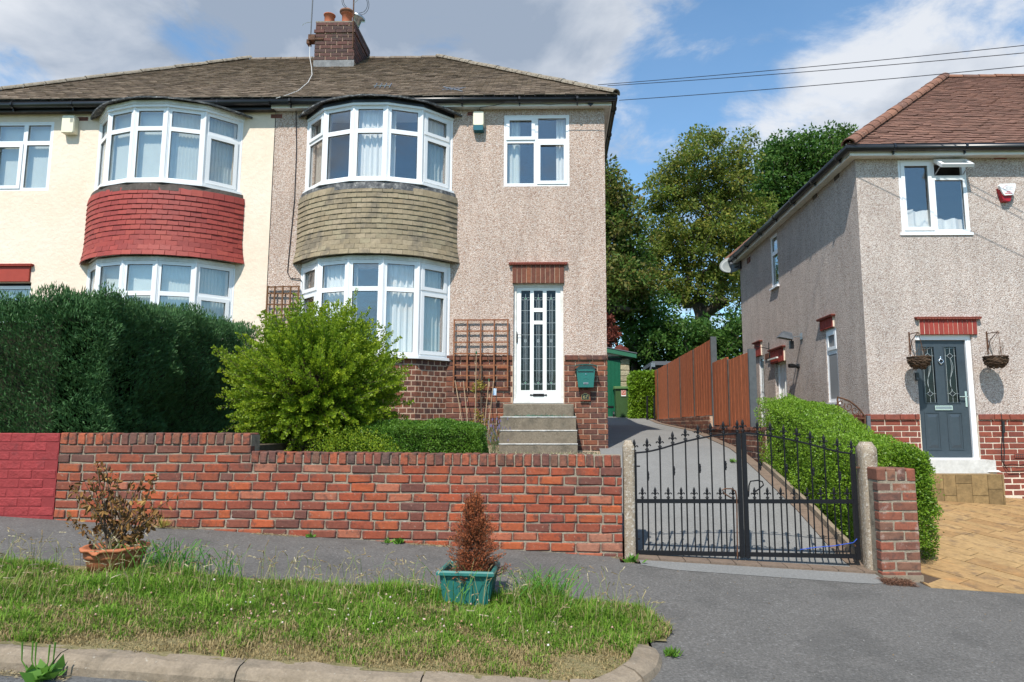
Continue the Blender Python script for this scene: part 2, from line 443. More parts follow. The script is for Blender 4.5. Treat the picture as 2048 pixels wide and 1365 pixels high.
    surf('door_grey', [(.040, .055, .068), (.048, .064, .078)], scale=9, var=.12, vscale=25, rough=.35, spec=.45)
    surf('chrome', (.72, .73, .75), var=.05, rough=.15, metal=1)
    surf('steel', [(.38, .39, .40), (.48, .49, .50)], scale=10, rough=.35, metal=.9)
    surf('lead_came', (.46, .50, .50), var=.1, rough=.45, metal=.35)
    surf('brass', (.55, .42, .18), var=.1, rough=.35, metal=.8)
    surf('plaque_wood', (.20, .055, .03), var=.3, vscale=25, rough=.6)
    surf('alarm_cream', [(.74, .70, .52), (.78, .74, .58)], scale=4, var=.05, rough=.45)
    surf('alarm_teal', (.02, .12, .155), var=.05, rough=.35)
    surf('alarm_white', (.80, .80, .80), var=.03, rough=.35)
    surf('alarm_red', (.36, .012, .022), var=.05, rough=.35)
    surf('print_red', (.55, .06, .08), var=0, rough=.5)
    surf('print_grey', (.38, .38, .40), var=0, rough=.5)
    surf('sticker_red', (.48, .09, .05), var=0, rough=.5)
    surf('sticker_white', (.78, .76, .72), var=0, rough=.5)
    surf('tag_blue', [(.10, .30, .55), (.75, .80, .80)], scale=60, var=0, rough=.5)
    surf('basket', [(.075, .045, .028), (.13, .085, .055), (.05, .03, .02)], src='attr', var=.3, vscale=60, rough=.95)
    surf('dish_grey', [(.20, .22, .22), (.24, .26, .255)], scale=5, var=.08, rough=.45)
    surf('curtain', (.90, .90, .87), var=.03, vscale=8, rough=.9, trans=.18)
    surf('curtain_green', (.68, .74, .70), var=.05, vscale=8, rough=.9, trans=.18)
    surf('curtain_lace', (.50, .46, .40), var=.25, vscale=90, rough=.9, trans=.25)
    surf('curtain_amber', [(.62, .36, .05), (.75, .70, .55)], scale=14, var=.1, rough=.8, trans=.3)
    surf('interior', [(.20, .205, .21), (.26, .26, .26)], scale=1, var=.05, rough=.9)
    surf('stained_green', (.03, .22, .08), var=.1, rough=.2)
    surf('blue_rope', (.03, .08, .40), var=.1, rough=.6)
    surf('clover', [(.42, .22, .13), (.50, .36, .28), (.34, .17, .10), (.70, .66, .62)], src='attr', var=.1, rough=.8)
    surf('flower_yellow', (.75, .55, .02), var=.05, rough=.7)
    surf('weed', [(.08, .20, .025), (.13, .27, .035)], src='attr', var=.15, rough=.5, trans=.25)
    surf('wire', (.02, .02, .028), var=0, rough=.6)
    surf('white_cable', (.60, .60, .58), var=0, rough=.6)
    surf('slate_grey', (.11, .12, .135), var=.15, rough=.6)
    surf('pot_clay', [(.42, .13, .07), (.50, .17, .09)], scale=6, var=.12, rough=.85)
    glass('glass', .11)
    glass('glass_door', .03, (.40, .44, .44))


make_materials()


# ------------------------------------------------------------------ geometry helpers
def off(parent):
    o = Vector((0, 0, 0))
    while parent is not None:
        o += parent.location
        parent = parent.parent
    return o


class MB:
    def __init__(self):
        self.v, self.f, self.r = [], [], []

    def add(self, vs, fs, r=None):
        b = len(self.v)
        self.v += [tuple(p) for p in vs]
        self.f += [tuple(i + b for i in q) for q in fs]
        if r is None:
            r = R.random()
        self.r += [r] * len(vs)
        return self

    def box(self, x0, x1, y0, y1, z0, z1, r=None):
        vs = [(x, y, z) for z in (z0, z1) for y in (y0, y1) for x in (x0, x1)]
        fs = [(0, 2, 3, 1), (4, 5, 7, 6), (0, 1, 5, 4), (2, 6, 7, 3), (0, 4, 6, 2), (1, 3, 7, 5)]
        return self.add(vs, fs, r)

    def obox(self, c, a, b, d, r=None):
        """oriented box: centre and three half-axis vectors"""
        c, a, b, d = Vector(c), Vector(a), Vector(b), Vector(d)
        vs = [c + a * i + b * j + d * k for k in (-1, 1) for j in (-1, 1) for i in (-1, 1)]
        fs = [(0, 2, 3, 1), (4, 5, 7, 6), (0, 1, 5, 4), (2, 6, 7, 3), (0, 4, 6, 2), (1, 3, 7, 5)]
        return self.add(vs, fs, r)

    def bar(self, p, q, w, h, up=(0, 0, 1), r=None):
        p, q = Vector(p), Vector(q)
        d = (q - p) / 2
        u = Vector(up)
        s = d.cross(u)
        if s.length < 1e-6:
            s = d.cross(Vector((1, 0, 0)))
        s.normalize()
        t = s.cross(d).normalized()
        return self.obox((p + q) / 2, d, s * (w / 2), t * (h / 2), r)

    def tube(self, pts, rr, n=6, cap=True, r=None):
        pts = [Vector(p) for p in pts]
        if isinstance(rr, (int, float)):
            rr = [rr] * len(pts)
        vs, fs = [], []
        prev = None
        for i, p in enumerate(pts):
            d = (pts[min(i + 1, len(pts) - 1)] - pts[max(i - 1, 0)])
            if d.length < 1e-9:
                d = Vector((0, 0, 1))
            d.normalize()
            a = prev if prev is not None else (Vector((0, 0, 1)) if abs(d.z) < .9 else Vector((1, 0, 0)))
            a = (a - d * a.dot(d))
            if a.length < 1e-6:
                a = d.orthogonal()
            a.normalize()
            prev = a
            b = d.cross(a)
            for k in range(n):
                t = 2 * math.pi * k / n
                vs.append(p + (a * math.cos(t) + b * math.sin(t)) * rr[i])
        m = len(pts)
        for i in range(m - 1):
            for k in range(n):
                k2 = (k + 1) % n
                fs.append((i * n + k, i * n + k2, (i + 1) * n + k2, (i + 1) * n + k))
        if cap:
            fs.append(tuple(range(n))[::-1])
            fs.append(tuple((m - 1) * n + k for k in range(n)))
        return self.add(vs, fs, r)

    def lathe(self, prof, c=(0, 0, 0), n=16, axis=None, r=None, sx=1.0, sy=1.0):
        vs, fs = [], []
        for (q, z) in prof:
            for k in range(n):
                t = 2 * math.pi * k / n
                vs.append((q * math.cos(t) * sx, q * math.sin(t) * sy, z))
        for i in range(len(prof) - 1):
            for k in range(n):
                k2 = (k + 1) % n
                fs.append((i * n + k, i * n + k2, (i + 1) * n + k2, (i + 1) * n + k))
        if axis is not None:
            q = Vector((0, 0, 1)).rotation_difference(Vector(axis))
            vs = [q @ Vector(v) for v in vs]
        vs = [Vector(v) + Vector(c) for v in vs]
        return self.add(vs, fs, r)

    def prism(self, poly, O, U, V, D, r=None):
        """polygon in the U,V plane at O, extruded along D"""
        O, U, V, D = Vector(O), Vector(U), Vector(V), Vector(D)
        n = len(poly)
        vs = [O + U * a + V * b for a, b in poly] + [O + U * a + V * b + D for a, b in poly]
        fs = [tuple(range(n)), tuple(range(2 * n - 1, n - 1, -1))]
        for i in range(n):
            j = (i + 1) % n
            fs.append((i, i + n, j + n, j))
        return self.add(vs, fs, r)

    def build(self, name, mat, parent=None, kind=None, smooth=False, col=None):
        me = bpy.data.meshes.new(name)
        o_ = off(parent)
        arr = np.array(self.v, dtype=np.float32).reshape(-1, 3) - np.array(o_, dtype=np.float32)
        me.from_pydata(arr.tolist(), [], self.f)
        a = me.attributes.new('rnd', 'FLOAT', 'POINT')
        a.data.foreach_set('value', np.array(self.r, dtype=np.float32))
        if smooth:
            me.polygons.foreach_set('use_smooth', [True] * len(me.polygons))
        me.materials.append(MATS[mat])
        fix_normals(me)
        ob = bpy.data.objects.new(name, me)
        COL.objects.link(ob)
        if parent is not None:
            ob.parent = parent
        if kind:
            ob['kind'] = kind
        return ob


def fix_normals(me):
    if len(me.polygons) > 60000:
        return
    bm = bmesh.new()
    bm.from_mesh(me)
    bmesh.ops.recalc_face_normals(bm, faces=bm.faces)
    bm.to_mesh(me)
    bm.free()


def fast_mesh(name, verts, faces_n, mat, parent=None, kind=None, rnd=None, col=None, smooth=False):
    """verts (N,k,3) one polygon of k corners each"""
    n, k = verts.shape[0], verts.shape[1]
    me = bpy.data.meshes.new(name)
    vv = verts.reshape(-1, 3) - np.array(off(parent))
    me.vertices.add(n * k)
    me.vertices.foreach_set('co', vv.astype(np.float32).ravel())
    me.loops.add(n * k)
    me.loops.foreach_set('vertex_index', np.arange(n * k, dtype=np.int32))
    me.polygons.add(n)
    me.polygons.foreach_set('loop_start', np.arange(0, n * k, k, dtype=np.int32))
    me.polygons.foreach_set('loop_total', np.full(n, k, dtype=np.int32))
    me.update(calc_edges=True)
    if rnd is not None:
        a = me.attributes.new('rnd', 'FLOAT', 'POINT')
        a.data.foreach_set('value', np.repeat(rnd, k).astype(np.float32))
    if col is not None:
        a = me.attributes.new('col', 'FLOAT_COLOR', 'POINT')
        c = np.ones((n * k, 4), dtype=np.float32)
        c[:, :3] = col if col.shape[0] == n * k else np.repeat(col, k, axis=0)
        a.data.foreach_set('color', c.ravel())
    me.materials.append(MATS[mat])
    ob = bpy.data.objects.new(name, me)
    COL.objects.link(ob)
    if parent is not None:
        ob.parent = parent
    if kind:
        ob['kind'] = kind
    return ob


def leaf_quads(pos, dirs, length, width):
    """diamond leaves: pos (N,3) base, dirs (N,3), length (N,), width (N,)"""
    n = len(pos)
    d = dirs / (np.linalg.norm(dirs, axis=1, keepdims=True) + 1e-9)
    rv = NR.normal(size=(n, 3))
    s = np.cross(d, rv)
    s /= (np.linalg.norm(s, axis=1, keepdims=True) + 1e-9)
    length = np.broadcast_to(length, (n,))[:, None]
    width = np.broadcast_to(width, (n,))[:, None]
    a = pos
    b = pos + d * length * .45 + s * width * .5
    c = pos + d * length
    e = pos + d * length * .45 - s * width * .5
    return np.stack([a, b, c, e], axis=1)


def thing(name, label, cat, loc=(0, 0, 0), group=None):
    o = bpy.data.objects.new(name, None)
    o.empty_display_size = .2
    COL.objects.link(o)
    o.location = loc
    o['label'] = label
    o['category'] = cat
    if group:
        o['group'] = group
    return o


def tag(o, label, cat, group=None, kind=None):
    o['label'] = label
    o['category'] = cat
    if group:
        o['group'] = group
    if kind:
        o['kind'] = kind
    return o


def struct(o, label=None):
    o['kind'] = 'structure'
    if label:
        o['label'] = label
    return o


def inst(name, me, parent, loc, rot=(0, 0, 0), scale=(1, 1, 1)):
    o = bpy.data.objects.new(name, me)
    COL.objects.link(o)
    o.parent = parent
    o.location = Vector(loc) - off(parent)
    o.rotation_euler = rot
    o.scale = scale
    return o


def block_meshes(name, L, D, H, mat, n=6, jit=.003, bev=.006):
    """n slightly different chamfered blocks centred on the origin"""
    out = []
    for i in range(n):
        bm = bmesh.new()
        bmesh.ops.create_cube(bm, size=1)
        for v in bm.verts:
            v.co = Vector((v.co.x * L, v.co.y * D, v.co.z * H)) + Vector([R.uniform(-jit, jit) for _ in range(3)])
        bmesh.ops.bevel(bm, geom=bm.edges[:], offset=bev, segments=1, affect='EDGES')
        me = bpy.data.meshes.new(name)
        bm.to_mesh(me)
        bm.free()
        me.materials.append(MATS[mat])
        out.append(me)
    return out


def brick_rows(parent, meshes, L0, H, O, U, width, v0, v1, pitch=.235, name='brick', proud=0.0, bond='stretcher',
               skip=None, zfun=None, half_every=0, jit=.0012, phase=0.0):
    """Lay bricks in courses down from v1 to v0 on the wall through O along unit U; every brick an object."""
    U = Vector(U)
    Nn = U.cross(Vector((0, 0, 1)))
    rz = math.atan2(U.y, U.x)
    ln = pitch - .013
    z = v1 - H / 2
    row = 0
    while z > v0 - H * .4:
        u = -((row % 2) * pitch / 2) - phase
        k = 0
        while u < width - .02:
            l = ln
            if half_every and row % half_every == half_every - 2 and k % 2:
                l = pitch / 2 - .013
            a, b = max(u, 0), min(u + l, width)
            if b - a > .035:
                m = (a + b) / 2
                if not (skip and skip(a, b, z)):
                    zz = z + (zfun(m) if zfun else 0)
                    c = Vector(O) + U * m + Nn * (proud + R.uniform(-jit, jit))
                    c.z = zz + R.uniform(-.0015, .0015)
                    inst(name, R.choice(meshes), parent, c, (R.uniform(-.01, .01), R.uniform(-.006, .006), rz), ((b - a) / L0, 1, 1))
            u += l + .013
            k += 1
        z -= H + .010
        row += 1


def wall_sheet(mb, O, U, W, z0, z1, holes=(), reveal=.10):
    """a wall face through O along U, with rectangular holes (u0,u1,z0,z1[,reveal]) and their reveals"""
    O, U = Vector(O), Vector(U)
    Nn = U.cross(Vector((0, 0, 1)))
    us = sorted({0, W} | {max(0, min(W, h[i])) for h in holes for i in (0, 1)})
    zs = sorted({z0, z1} | {max(z0, min(z1, h[i])) for h in holes for i in (2, 3)})

    def pt(u, z, d=0):
        p = O + U * u - Nn * d
        p.z = z
        return p
    for i in range(len(us) - 1):
        for j in range(len(zs) - 1):
            um, zm = (us[i] + us[i + 1]) / 2, (zs[j] + zs[j + 1]) / 2
            if any(h[0] < um < h[1] and h[2] < zm < h[3] for h in holes):
                continue
            mb.add([pt(us[i], zs[j]), pt(us[i + 1], zs[j]), pt(us[i + 1], zs[j + 1]), pt(us[i], zs[j + 1])], [(0, 1, 2, 3)])
    for h in holes:
        rv = h[4] if len(h) > 4 else reveal
        if rv <= 0:
            continue
        a, b = max(0, h[0]), min(W, h[1])
        c, d = max(z0, h[2]), min(z1, h[3])
        ed = [((a, c), (a, d)), ((b, d), (b, c))]
        if h[3] <= z1 + 1e-6:
            ed.append(((a, d), (b, d)))
        if h[2] >= z0 - 1e-6:
            ed.append(((b, c), (a, c)))
        for (p, q) in ed:
            mb.add([pt(*p), pt(*q), pt(*q, rv), pt(*p, rv)], [(0, 1, 2, 3)])


def window(parent, O, U, W, H, cells, curtains=(), fw=.036, depth=.07, sash_w=.038, sill=None, inset=0.0, name='window', rod=True):
    """A framed window: O bottom-left of its outer face, U along it. cells: (u0,u1,v0,v1,sash) as fractions."""
    O, U = Vector(O), Vector(U)
    Z = Vector((0, 0, 1))
    Nn = U.cross(Z)
    O = O - Nn * inset

    def bx(mb, u0, u1, v0, v1, d0, d1):
        c = O + U * ((u0 + u1) / 2) + Z * ((v0 + v1) / 2) - Nn * ((d0 + d1) / 2)
        mb.obox(c, U * ((u1 - u0) / 2), Z * ((v1 - v0) / 2), Nn * ((d1 - d0) / 2))

    def ring(mb, u0, u1, v0, v1, w, d0, d1):
        bx(mb, u0, u1, v0, v0 + w, d0, d1)
        bx(mb, u0, u1, v1 - w, v1, d0, d1)
        bx(mb, u0, u0 + w, v0 + w, v1 - w, d0, d1)
        bx(mb, u1 - w, u1, v0 + w, v1 - w, d0, d1)
    fr = MB()
    ring(fr, 0, W, 0, H, .018, 0, depth)
    todo = []
    for (a, b, c, d, s) in cells:
        u0, u1 = .018 + a * (W - .036), .018 + b * (W - .036)
        v0, v1 = .018 + c * (H - .036), .018 + d * (H - .036)
        ring(fr, u0, u1, v0, v1, fw, .006, depth - .002)
        todo.append((u0 + fw, u1 - fw, v0 + fw, v1 - fw, s))
    f = fr.build(name, 'upvc', parent)
    for (u0, u1, v0, v1, s) in todo:
        if s == 2:
            continue
        if s:
            m = MB()
            ring(m, u0 - .018, u1 + .018, v0 - .018, v1 + .018, sash_w + .018, -.012, .004)
            ring(m, u0 + .0, u1 - .0, v0, v1, sash_w - .008, .005, .05)
            m.build('sash', 'upvc', f)
            u0, u1, v0, v1 = u0 + sash_w - .01, u1 - sash_w + .01, v0 + sash_w - .01, v1 - sash_w + .01
        g = MB()
        bx(g, u0 - .004, u1 + .004, v0 - .004, v1 + .004, .030, .036)
        g.build('pane', 'glass', f)
        k = MB()
        ring(k, u0 - .001, u1 + .001, v0 - .001, v1 + .001, .006, .022, .029)
        k.build('gasket', 'black_plastic', f)
    for cu in curtains:
        curtain(f, O, U, Nn, cu, W, H)
    if sill:
        m = MB()
        bx(m, -sill[0], W + sill[0], -.04, -.002, -sill[1], .06)
        m.build('window_sill', 'upvc', f)
    return f


def curtain(parent, O, U, Nn, cu, W, H):
    u0, u1, v0, v1, mat, amp, per = cu
    n = max(8, int((u1 - u0) * W / per * 8))
    nz = 7
    vs, fs = [], []
    ph = R.uniform(0, 6)
    for j in range(nz + 1):
        v = v0 * H + (v1 - v0) * H * j / nz
        flare = 1 - .12 * (j / nz)
        for i in range(n + 1):
            t = i / n
            u = (u0 + (u1 - u0) * t) * W
            if mat in ('curtain', 'curtain_green') and amp > .012:
                w = math.sin(ph + u / per * 6.28) + .5 * math.sin(ph * 2 + u / per * 11.3 + j * .15) + .3 * math.sin(u * 71 + j * .3)
            else:
                w = ((u / per) % 1.0) * 2 - 1
            d = .13 + amp * w * flare
            vs.append(O + U * u + Vector((0, 0, v)) - Nn * d)
    for j in range(nz):
        for i in range(n):
            a = j * (n + 1) + i
            fs.append((a, a + 1, a + n + 2, a + n + 1))
    mb = MB()
    mb.add(vs, fs)
    mb.build('curtain', mat, parent, smooth=amp > .012)


def text_mesh(txt, size, O, U, V, Nn, mat, parent, name='lettering', thick=.003):
    cu = bpy.data.curves.new(name, 'FONT')
    cu.body = txt
    cu.size = size
    cu.extrude = thick / 2
    cu.align_x = 'CENTER'
    cu.align_y = 'CENTER'
    o = bpy.data.objects.new(name + '_curve', cu)
    COL.objects.link(o)
    bpy.context.view_layer.update()
    me = bpy.data.meshes.new_from_object(o.evaluated_get(bpy.context.evaluated_depsgraph_get()))
    bpy.data.objects.remove(o)
    U, V, Nn = Vector(U), Vector(V), Vector(Nn)
    pa = off(parent)
    for v in me.vertices:
        v.co = Vector(O) + U * v.co.x + V * v.co.y + Nn * v.co.z - pa
    me.name = name
    me.materials.clear()
    me.materials.append(MATS[mat])
    ob = bpy.data.objects.new(name, me)
    COL.objects.link(ob)
    ob.parent = parent
    return ob


X3 = Vector((1, 0, 0)); Y3 = Vector((0, 1, 0)); Z3 = Vector((0, 0, 1))


# ------------------------------------------------------------------ the lie of the land
def zp(X, Y=6.5):
    """pavement surface"""
    return .423 - .061 * max(-14, min(14, X)) + .045 * (Y - 6.5)


DRV = [(6.1, .30), (6.45, .322), (6.9, .375), (8.0, .66), (10, 1.06), (10.9, 1.22), (14, 1.47), (19, 1.64), (22.4, 1.87), (30, 2.1)]


def zdrive(X, Y):
    for (a, za), (b, zb) in zip(DRV, DRV[1:]):
        if Y <= b:
            z = za + (zb - za) * max(0, (Y - a)) / (b - a)
            break
    else:
        z = DRV[-1][1]
    t = max(0, min(1, (9.5 - Y) / 3))
    return z - .055 * (X - 1.75) * t


def zfore(X, Y):
    return zp(X, 6.1) + .128 * (Y - 6.1)


def grid(xs, ys, zf, name, mat, parent=None, drop=0.0):
    mb = MB()
    vs = [(x, y, zf(x, y)) for y in ys for x in xs]
    n = len(xs)
    fs = [(j * n + i, j * n + i + 1, (j + 1) * n + i + 1, (j + 1) * n + i) for j in range(len(ys) - 1) for i in range(n - 1)]
    mb.add(vs, fs)
    if drop:
        for (j0, j1, idx) in ((0, 0, 0), (0, 0, 1)):
            pass
    return mb.build(name, mat, parent, smooth=True)


def lin(a, b, n):
    return [a + (b - a) * i / n for i in range(n + 1)]


def verge_edge(t):
    """outline of the verge's right end and the kerb back line, t in 0..1 round the corner"""
    a = math.pi * 1.5 + t * math.pi * .5
    return Vector((.06 + .50 * math.cos(a), 4.19 + .54 * math.sin(a), 0))


def in_verge(X, Y):
    if X < -7 or Y < 3.66 or Y > 4.95:
        return False
    ymax = 5.06 - .025 * (X + 5) - .012 * max(0, X + 1.5)
    if Y > ymax + .03 * math.sin(X * 5.1) + .02 * math.sin(X * 13):
        return False
    if X > .06:
        if Y < 4.19:
            return ((X - .06) / .39) ** 2 + ((Y - 4.19) / .52) ** 2 < 1
        return X < .42 + .27 * min(1, (Y - 4.19) / .2) + .03 * math.sin(Y * 17) - max(0, Y - 4.72) * .9
    return True


def build_ground():
    def zg(X, Y):
        xx = max(-14, min(14, X))
        base = .423 - .061 * xx - .42
        if Y < 6.5:
            return base + .03 * max(-8, (Y - 6.5)) * .5
        k = [(6.5, 0), (11, .55), (16, 1.2), (24, 1.62 + .03 * xx), (40, 1.9 + .05 * xx), (70, 2.2), (400, 4)]
        for (a, za), (b, zb) in zip(k, k[1:]):
            if Y <= b:
                return base + za + (zb - za) * (Y - a) / (b - a)
        return base + 4
    xs = [-1500, -400, -120, -50, -30, -20, -14, -9, -5, -2, 0, 2, 4, 7, 10, 14, 20, 30, 50, 120, 400, 1500]
    ys = [-1500, -400, -120, -40, -20, -8, 0, 3, 6.5, 8, 10, 11, 13, 16, 20, 24, 30, 40, 70, 150, 400, 1500]
    struct(grid(xs, ys, zg, 'ground', 'field'), 'rough green land beyond the gardens and around the street')
    # road
    struct(grid(lin(-16, 14, 30), [-6, -2, 1, 2.4, 3.0, 3.54], lambda X, Y: zp(X, Y) - .068, 'road', 'road_tarmac'), 'grey tarmac road along the kerb')
    # pavement (footway behind the verge and the wide crossing to its right, ramped to the road)

    def zpv(X, Y):
        z = zp(X, Y)
        if Y < 3.75:
            z -= .066 * min(1, (3.75 - Y) / .35)
        return z
    mb = MB()
    xs = lin(-16, .56, 34)
    ys = lin(4.75, 6.52, 6)

    def patch(xs, ys):
        n = len(xs)
        vs = [(x, y, zpv(x, y)) for y in ys for x in xs]
        mb.add(vs, [(j * n + i, j * n + i + 1, (j + 1) * n + i + 1, (j + 1) * n + i) for j in range(len(ys) - 1) for i in range(n - 1)])
    patch(xs, ys)
    patch(lin(.56, 14, 28), [3.36, 3.75, 4.2, 4.75] + lin(5.0, 6.3, 4)[0:])
    # little piece between the verge corner and the crossing
    n = 10
    for i in range(n):
        a, b = verge_edge(i / n), verge_edge((i + 1) / n)
        vs = [(a.x, a.y, zpv(a.x, a.y)), (.56, a.y if i else 3.36, zpv(.56, a.y if i else 3.36)), (.56, b.y, zpv(.56, b.y)), (b.x, b.y, zpv(b.x, b.y))]
        mb.add(vs, [(0, 1, 2, 3)])
    struct(mb.build('pavement', 'tarmac'), 'grey tarmac pavement between the brick wall and the grass verge')
    # verge earth
    mb = MB()
    st = .12
    X = -7.5
    while X < .74:
        Y = 3.62
        while Y < 5.0:
            if in_verge(X + st / 2, min(Y + st / 2, 4.94)) or in_verge(X + st / 2, Y + .03):
                q = [(X, Y), (X + st, Y), (X + st, Y + st), (X, Y + st)]
                mb.add([(a, b, zp(a, b) + .012 + .012 * noise.noise(Vector((a * 3, b * 3, 0)))) for a, b in q], [(0, 1, 2, 3)])
            Y += st
        X += st
    struct(mb.build('verge', 'verge_soil'), 'earth of the grass verge between kerb and pavement')


def build_kerb():
    k = bpy.data.objects.new('kerb', None)
    COL.objects.link(k)
    k['kind'] = 'structure'
    k['label'] = 'worn concrete kerb stones along the verge, curving round its right end'
    k.location = (-3, 3.5, .4)
    X = -8.0
    seams = [X + .915 * i for i in range(11)]
    prof = [(0, 0), (.215, 0), (.215, -.24), (0, -.24)]
    for i in range(len(seams) - 1):
        a, b = seams[i] + .004, min(seams[i + 1] - .004, .05)
        if a > .04:
            break
        mb = MB()
        n = 8
        pr = [(3.675, -.25), (3.675, .006), (3.655, .016), (3.565, .010), (3.53, -.008), (3.512, -.035), (3.50, -.25)]
        vs = []
        for q in range(n + 1):
            x = a + (b - a) * q / n
            for (y, dz) in pr:
                w = noise.noise(Vector((x * 6, y * 9, 2)))
                w2 = noise.noise(Vector((x * 25, y * 20, 7)))
                vs.append((x, y + (.012 * w + .006 * w2 if dz > -.2 else 0), zp(x, 3.6) + dz + (.010 * w + .006 * w2 if dz > -.2 else 0)))
        m = len(pr)
        fs = [(q * m + j, (q + 1) * m + j, (q + 1) * m + (j + 1) % m, q * m + (j + 1) % m) for q in range(n) for j in range(m)]
        fs += [tuple(range(m)), tuple(n * m + j for j in range(m))[::-1]]
        mb.add(vs, fs)
        mb.build('kerb_stone', 'concrete', k)
    # curved end stones
    for s0, s1 in ((.0, .5), (.515, 1.05)):
        mb = MB()
        n = 8
        vs = []
        pr = [(0, -.25), (0, .010), (.02, .020), (.10, .012), (.15, -.006), (.168, -.035), (.178, -.25)]
        for q in range(n + 1):
            t = s0 + (s1 - s0) * q / n
            a = math.pi * 1.5 + t * math.pi * .5
            sink = -.034 * min(1, t * 2) + .05 * max(0, t - .9) * 4
            for (d, dz) in pr:
                x = .06 + (.38 + d * .95) * math.cos(a)
                y = 4.19 + (.515 + d) * math.sin(a)
                w = noise.noise(Vector((x * 8, y * 9, 2)))
                vs.append((x, y, zp(x, y) + dz - sink + (.016 * w if dz > -.2 else 0)))
        m = len(pr)
        fs = [(q * m + j, (q + 1) * m + j, (q + 1) * m + (j + 1) % m, q * m + (j + 1) % m) for q in range(n) for j in range(m)]
        fs += [tuple(range(m)), tuple(n * m + j for j in range(m))[::-1]]
        mb.add(vs, fs)
        mb.build('kerb_stone', 'concrete', k)


def build_drive():
    xs = lin(.66, 2.72, 8)
    ys = [6.60, 6.8, 7.1, 7.5, 8, 8.5, 9, 9.5, 10, 10.5, 11, 12, 13, 14, 15, 16, 17, 18, 19, 20, 21, 22, 23, 24]
    d = grid(xs, ys, zdrive, 'driveway', 'tarmac_light')
    struct(d, 'light grey tarmac driveway climbing behind the black gates')
    # wider apron at the top, in front of the garage
    mb = MB()
    vs = [(x, y, zdrive(x, y) - .004) for y in (17.5, 19, 21, 24) for x in (-1.5, .66, 2.9)]
    mb.add(vs, [(j * 3 + i, j * 3 + i + 1, (j + 1) * 3 + i + 1, (j + 1) * 3 + i) for j in range(3) for i in range(2)])
    struct(mb.build('yard', 'tarmac_light'), 'tarmac yard in front of the green garage')
    # brown edging strip of pavers on the right of the drive
    e = bpy.data.objects.new('drive_edging', None)
    COL.objects.link(e)
    e.location = (2.8, 8, .6)
    e['kind'] = 'structure'
    e['label'] = 'brown paver strip and thin concrete edging on the right side of the driveway'
    y = 6.62
    while y < 20:
        L = .23 if y < 12 else .46
        mb = MB()
        x0, x1 = 2.722, 2.862
        vs = [(x, yy, zdrive(2.79, yy) + dz) for dz in (-.05, .012) for yy in (y, y + L - .008) for x in (x0, x1)]
        mb.add(vs, [(0, 2, 3, 1), (4, 5, 7, 6), (0, 1, 5, 4), (2, 6, 7, 3), (0, 4, 6, 2), (1, 3, 7, 5)])
        mb.build('paver', 'sill_paving', e)
        y += L
    y = 6.7
    while y < 9.7:
        L = .61
        mb = MB()
        vs = [(x, yy, zdrive(2.79, yy) + dz) for dz in (-.08, .075) for yy in (y, y + L - .006) for x in (2.866, 2.916)]
        mb.add(vs, [(0, 2, 3, 1), (4, 5, 7, 6), (0, 1, 5, 4), (2, 6, 7, 3), (0, 4, 6, 2), (1, 3, 7, 5)])
        mb.build('edging_stone', 'concrete', e)
        y += L
    # paver sill under the gates and the light ramp in front of it
    s = bpy.data.objects.new('gate_threshold', None)
    COL.objects.link(s)
    s.location = (1.7, 6.5, .3)
    s['kind'] = 'structure'
    s['label'] = 'strip of pinkish pavers under the gates'
    x = .70
    while x < 2.80:
        mb = MB()
        mb.obox((x + .115, 6.52, zdrive(x, 6.5) - .012), (.111, 0, -.006), (0, .085, .002), (0, 0, .02))
        mb.build('paver', 'sill_paving', s)
        x += .230
    mb = MB()
    vs = []
    xs = lin(.74, 3.02, 16)
    for x in xs:
        t = (x - .74) / 2.28
        yo = 6.16 - .05 * t + (.16 * max(0, t - .86) / .14) + .10 * max(0, .10 - t) / .10
        vs += [(x, yo, zp(x, yo) + .003), (x, 6.46, zdrive(x, 6.5) - .004)]
    mb.add(vs, [(2 * i, 2 * i + 2, 2 * i + 3, 2 * i + 1) for i in range(len(xs) - 1)])
    struct(mb.build('crossing_ramp', 'tarmac_light'), 'pale tarmac fillet sloping from the gate threshold to the pavement')
    # fallen drain plate behind the gate
    mb = MB()
    zz = zdrive(1.62, 6.85)
    mb.obox((1.62, 6.93, zz + .012), (.11, 0, -.005), (0, .05, .013), (0, 0, .006))
    struct(mb.build('drain_cover', 'sill_paving'), 'small reddish drain cover set in the driveway behind the left gate')


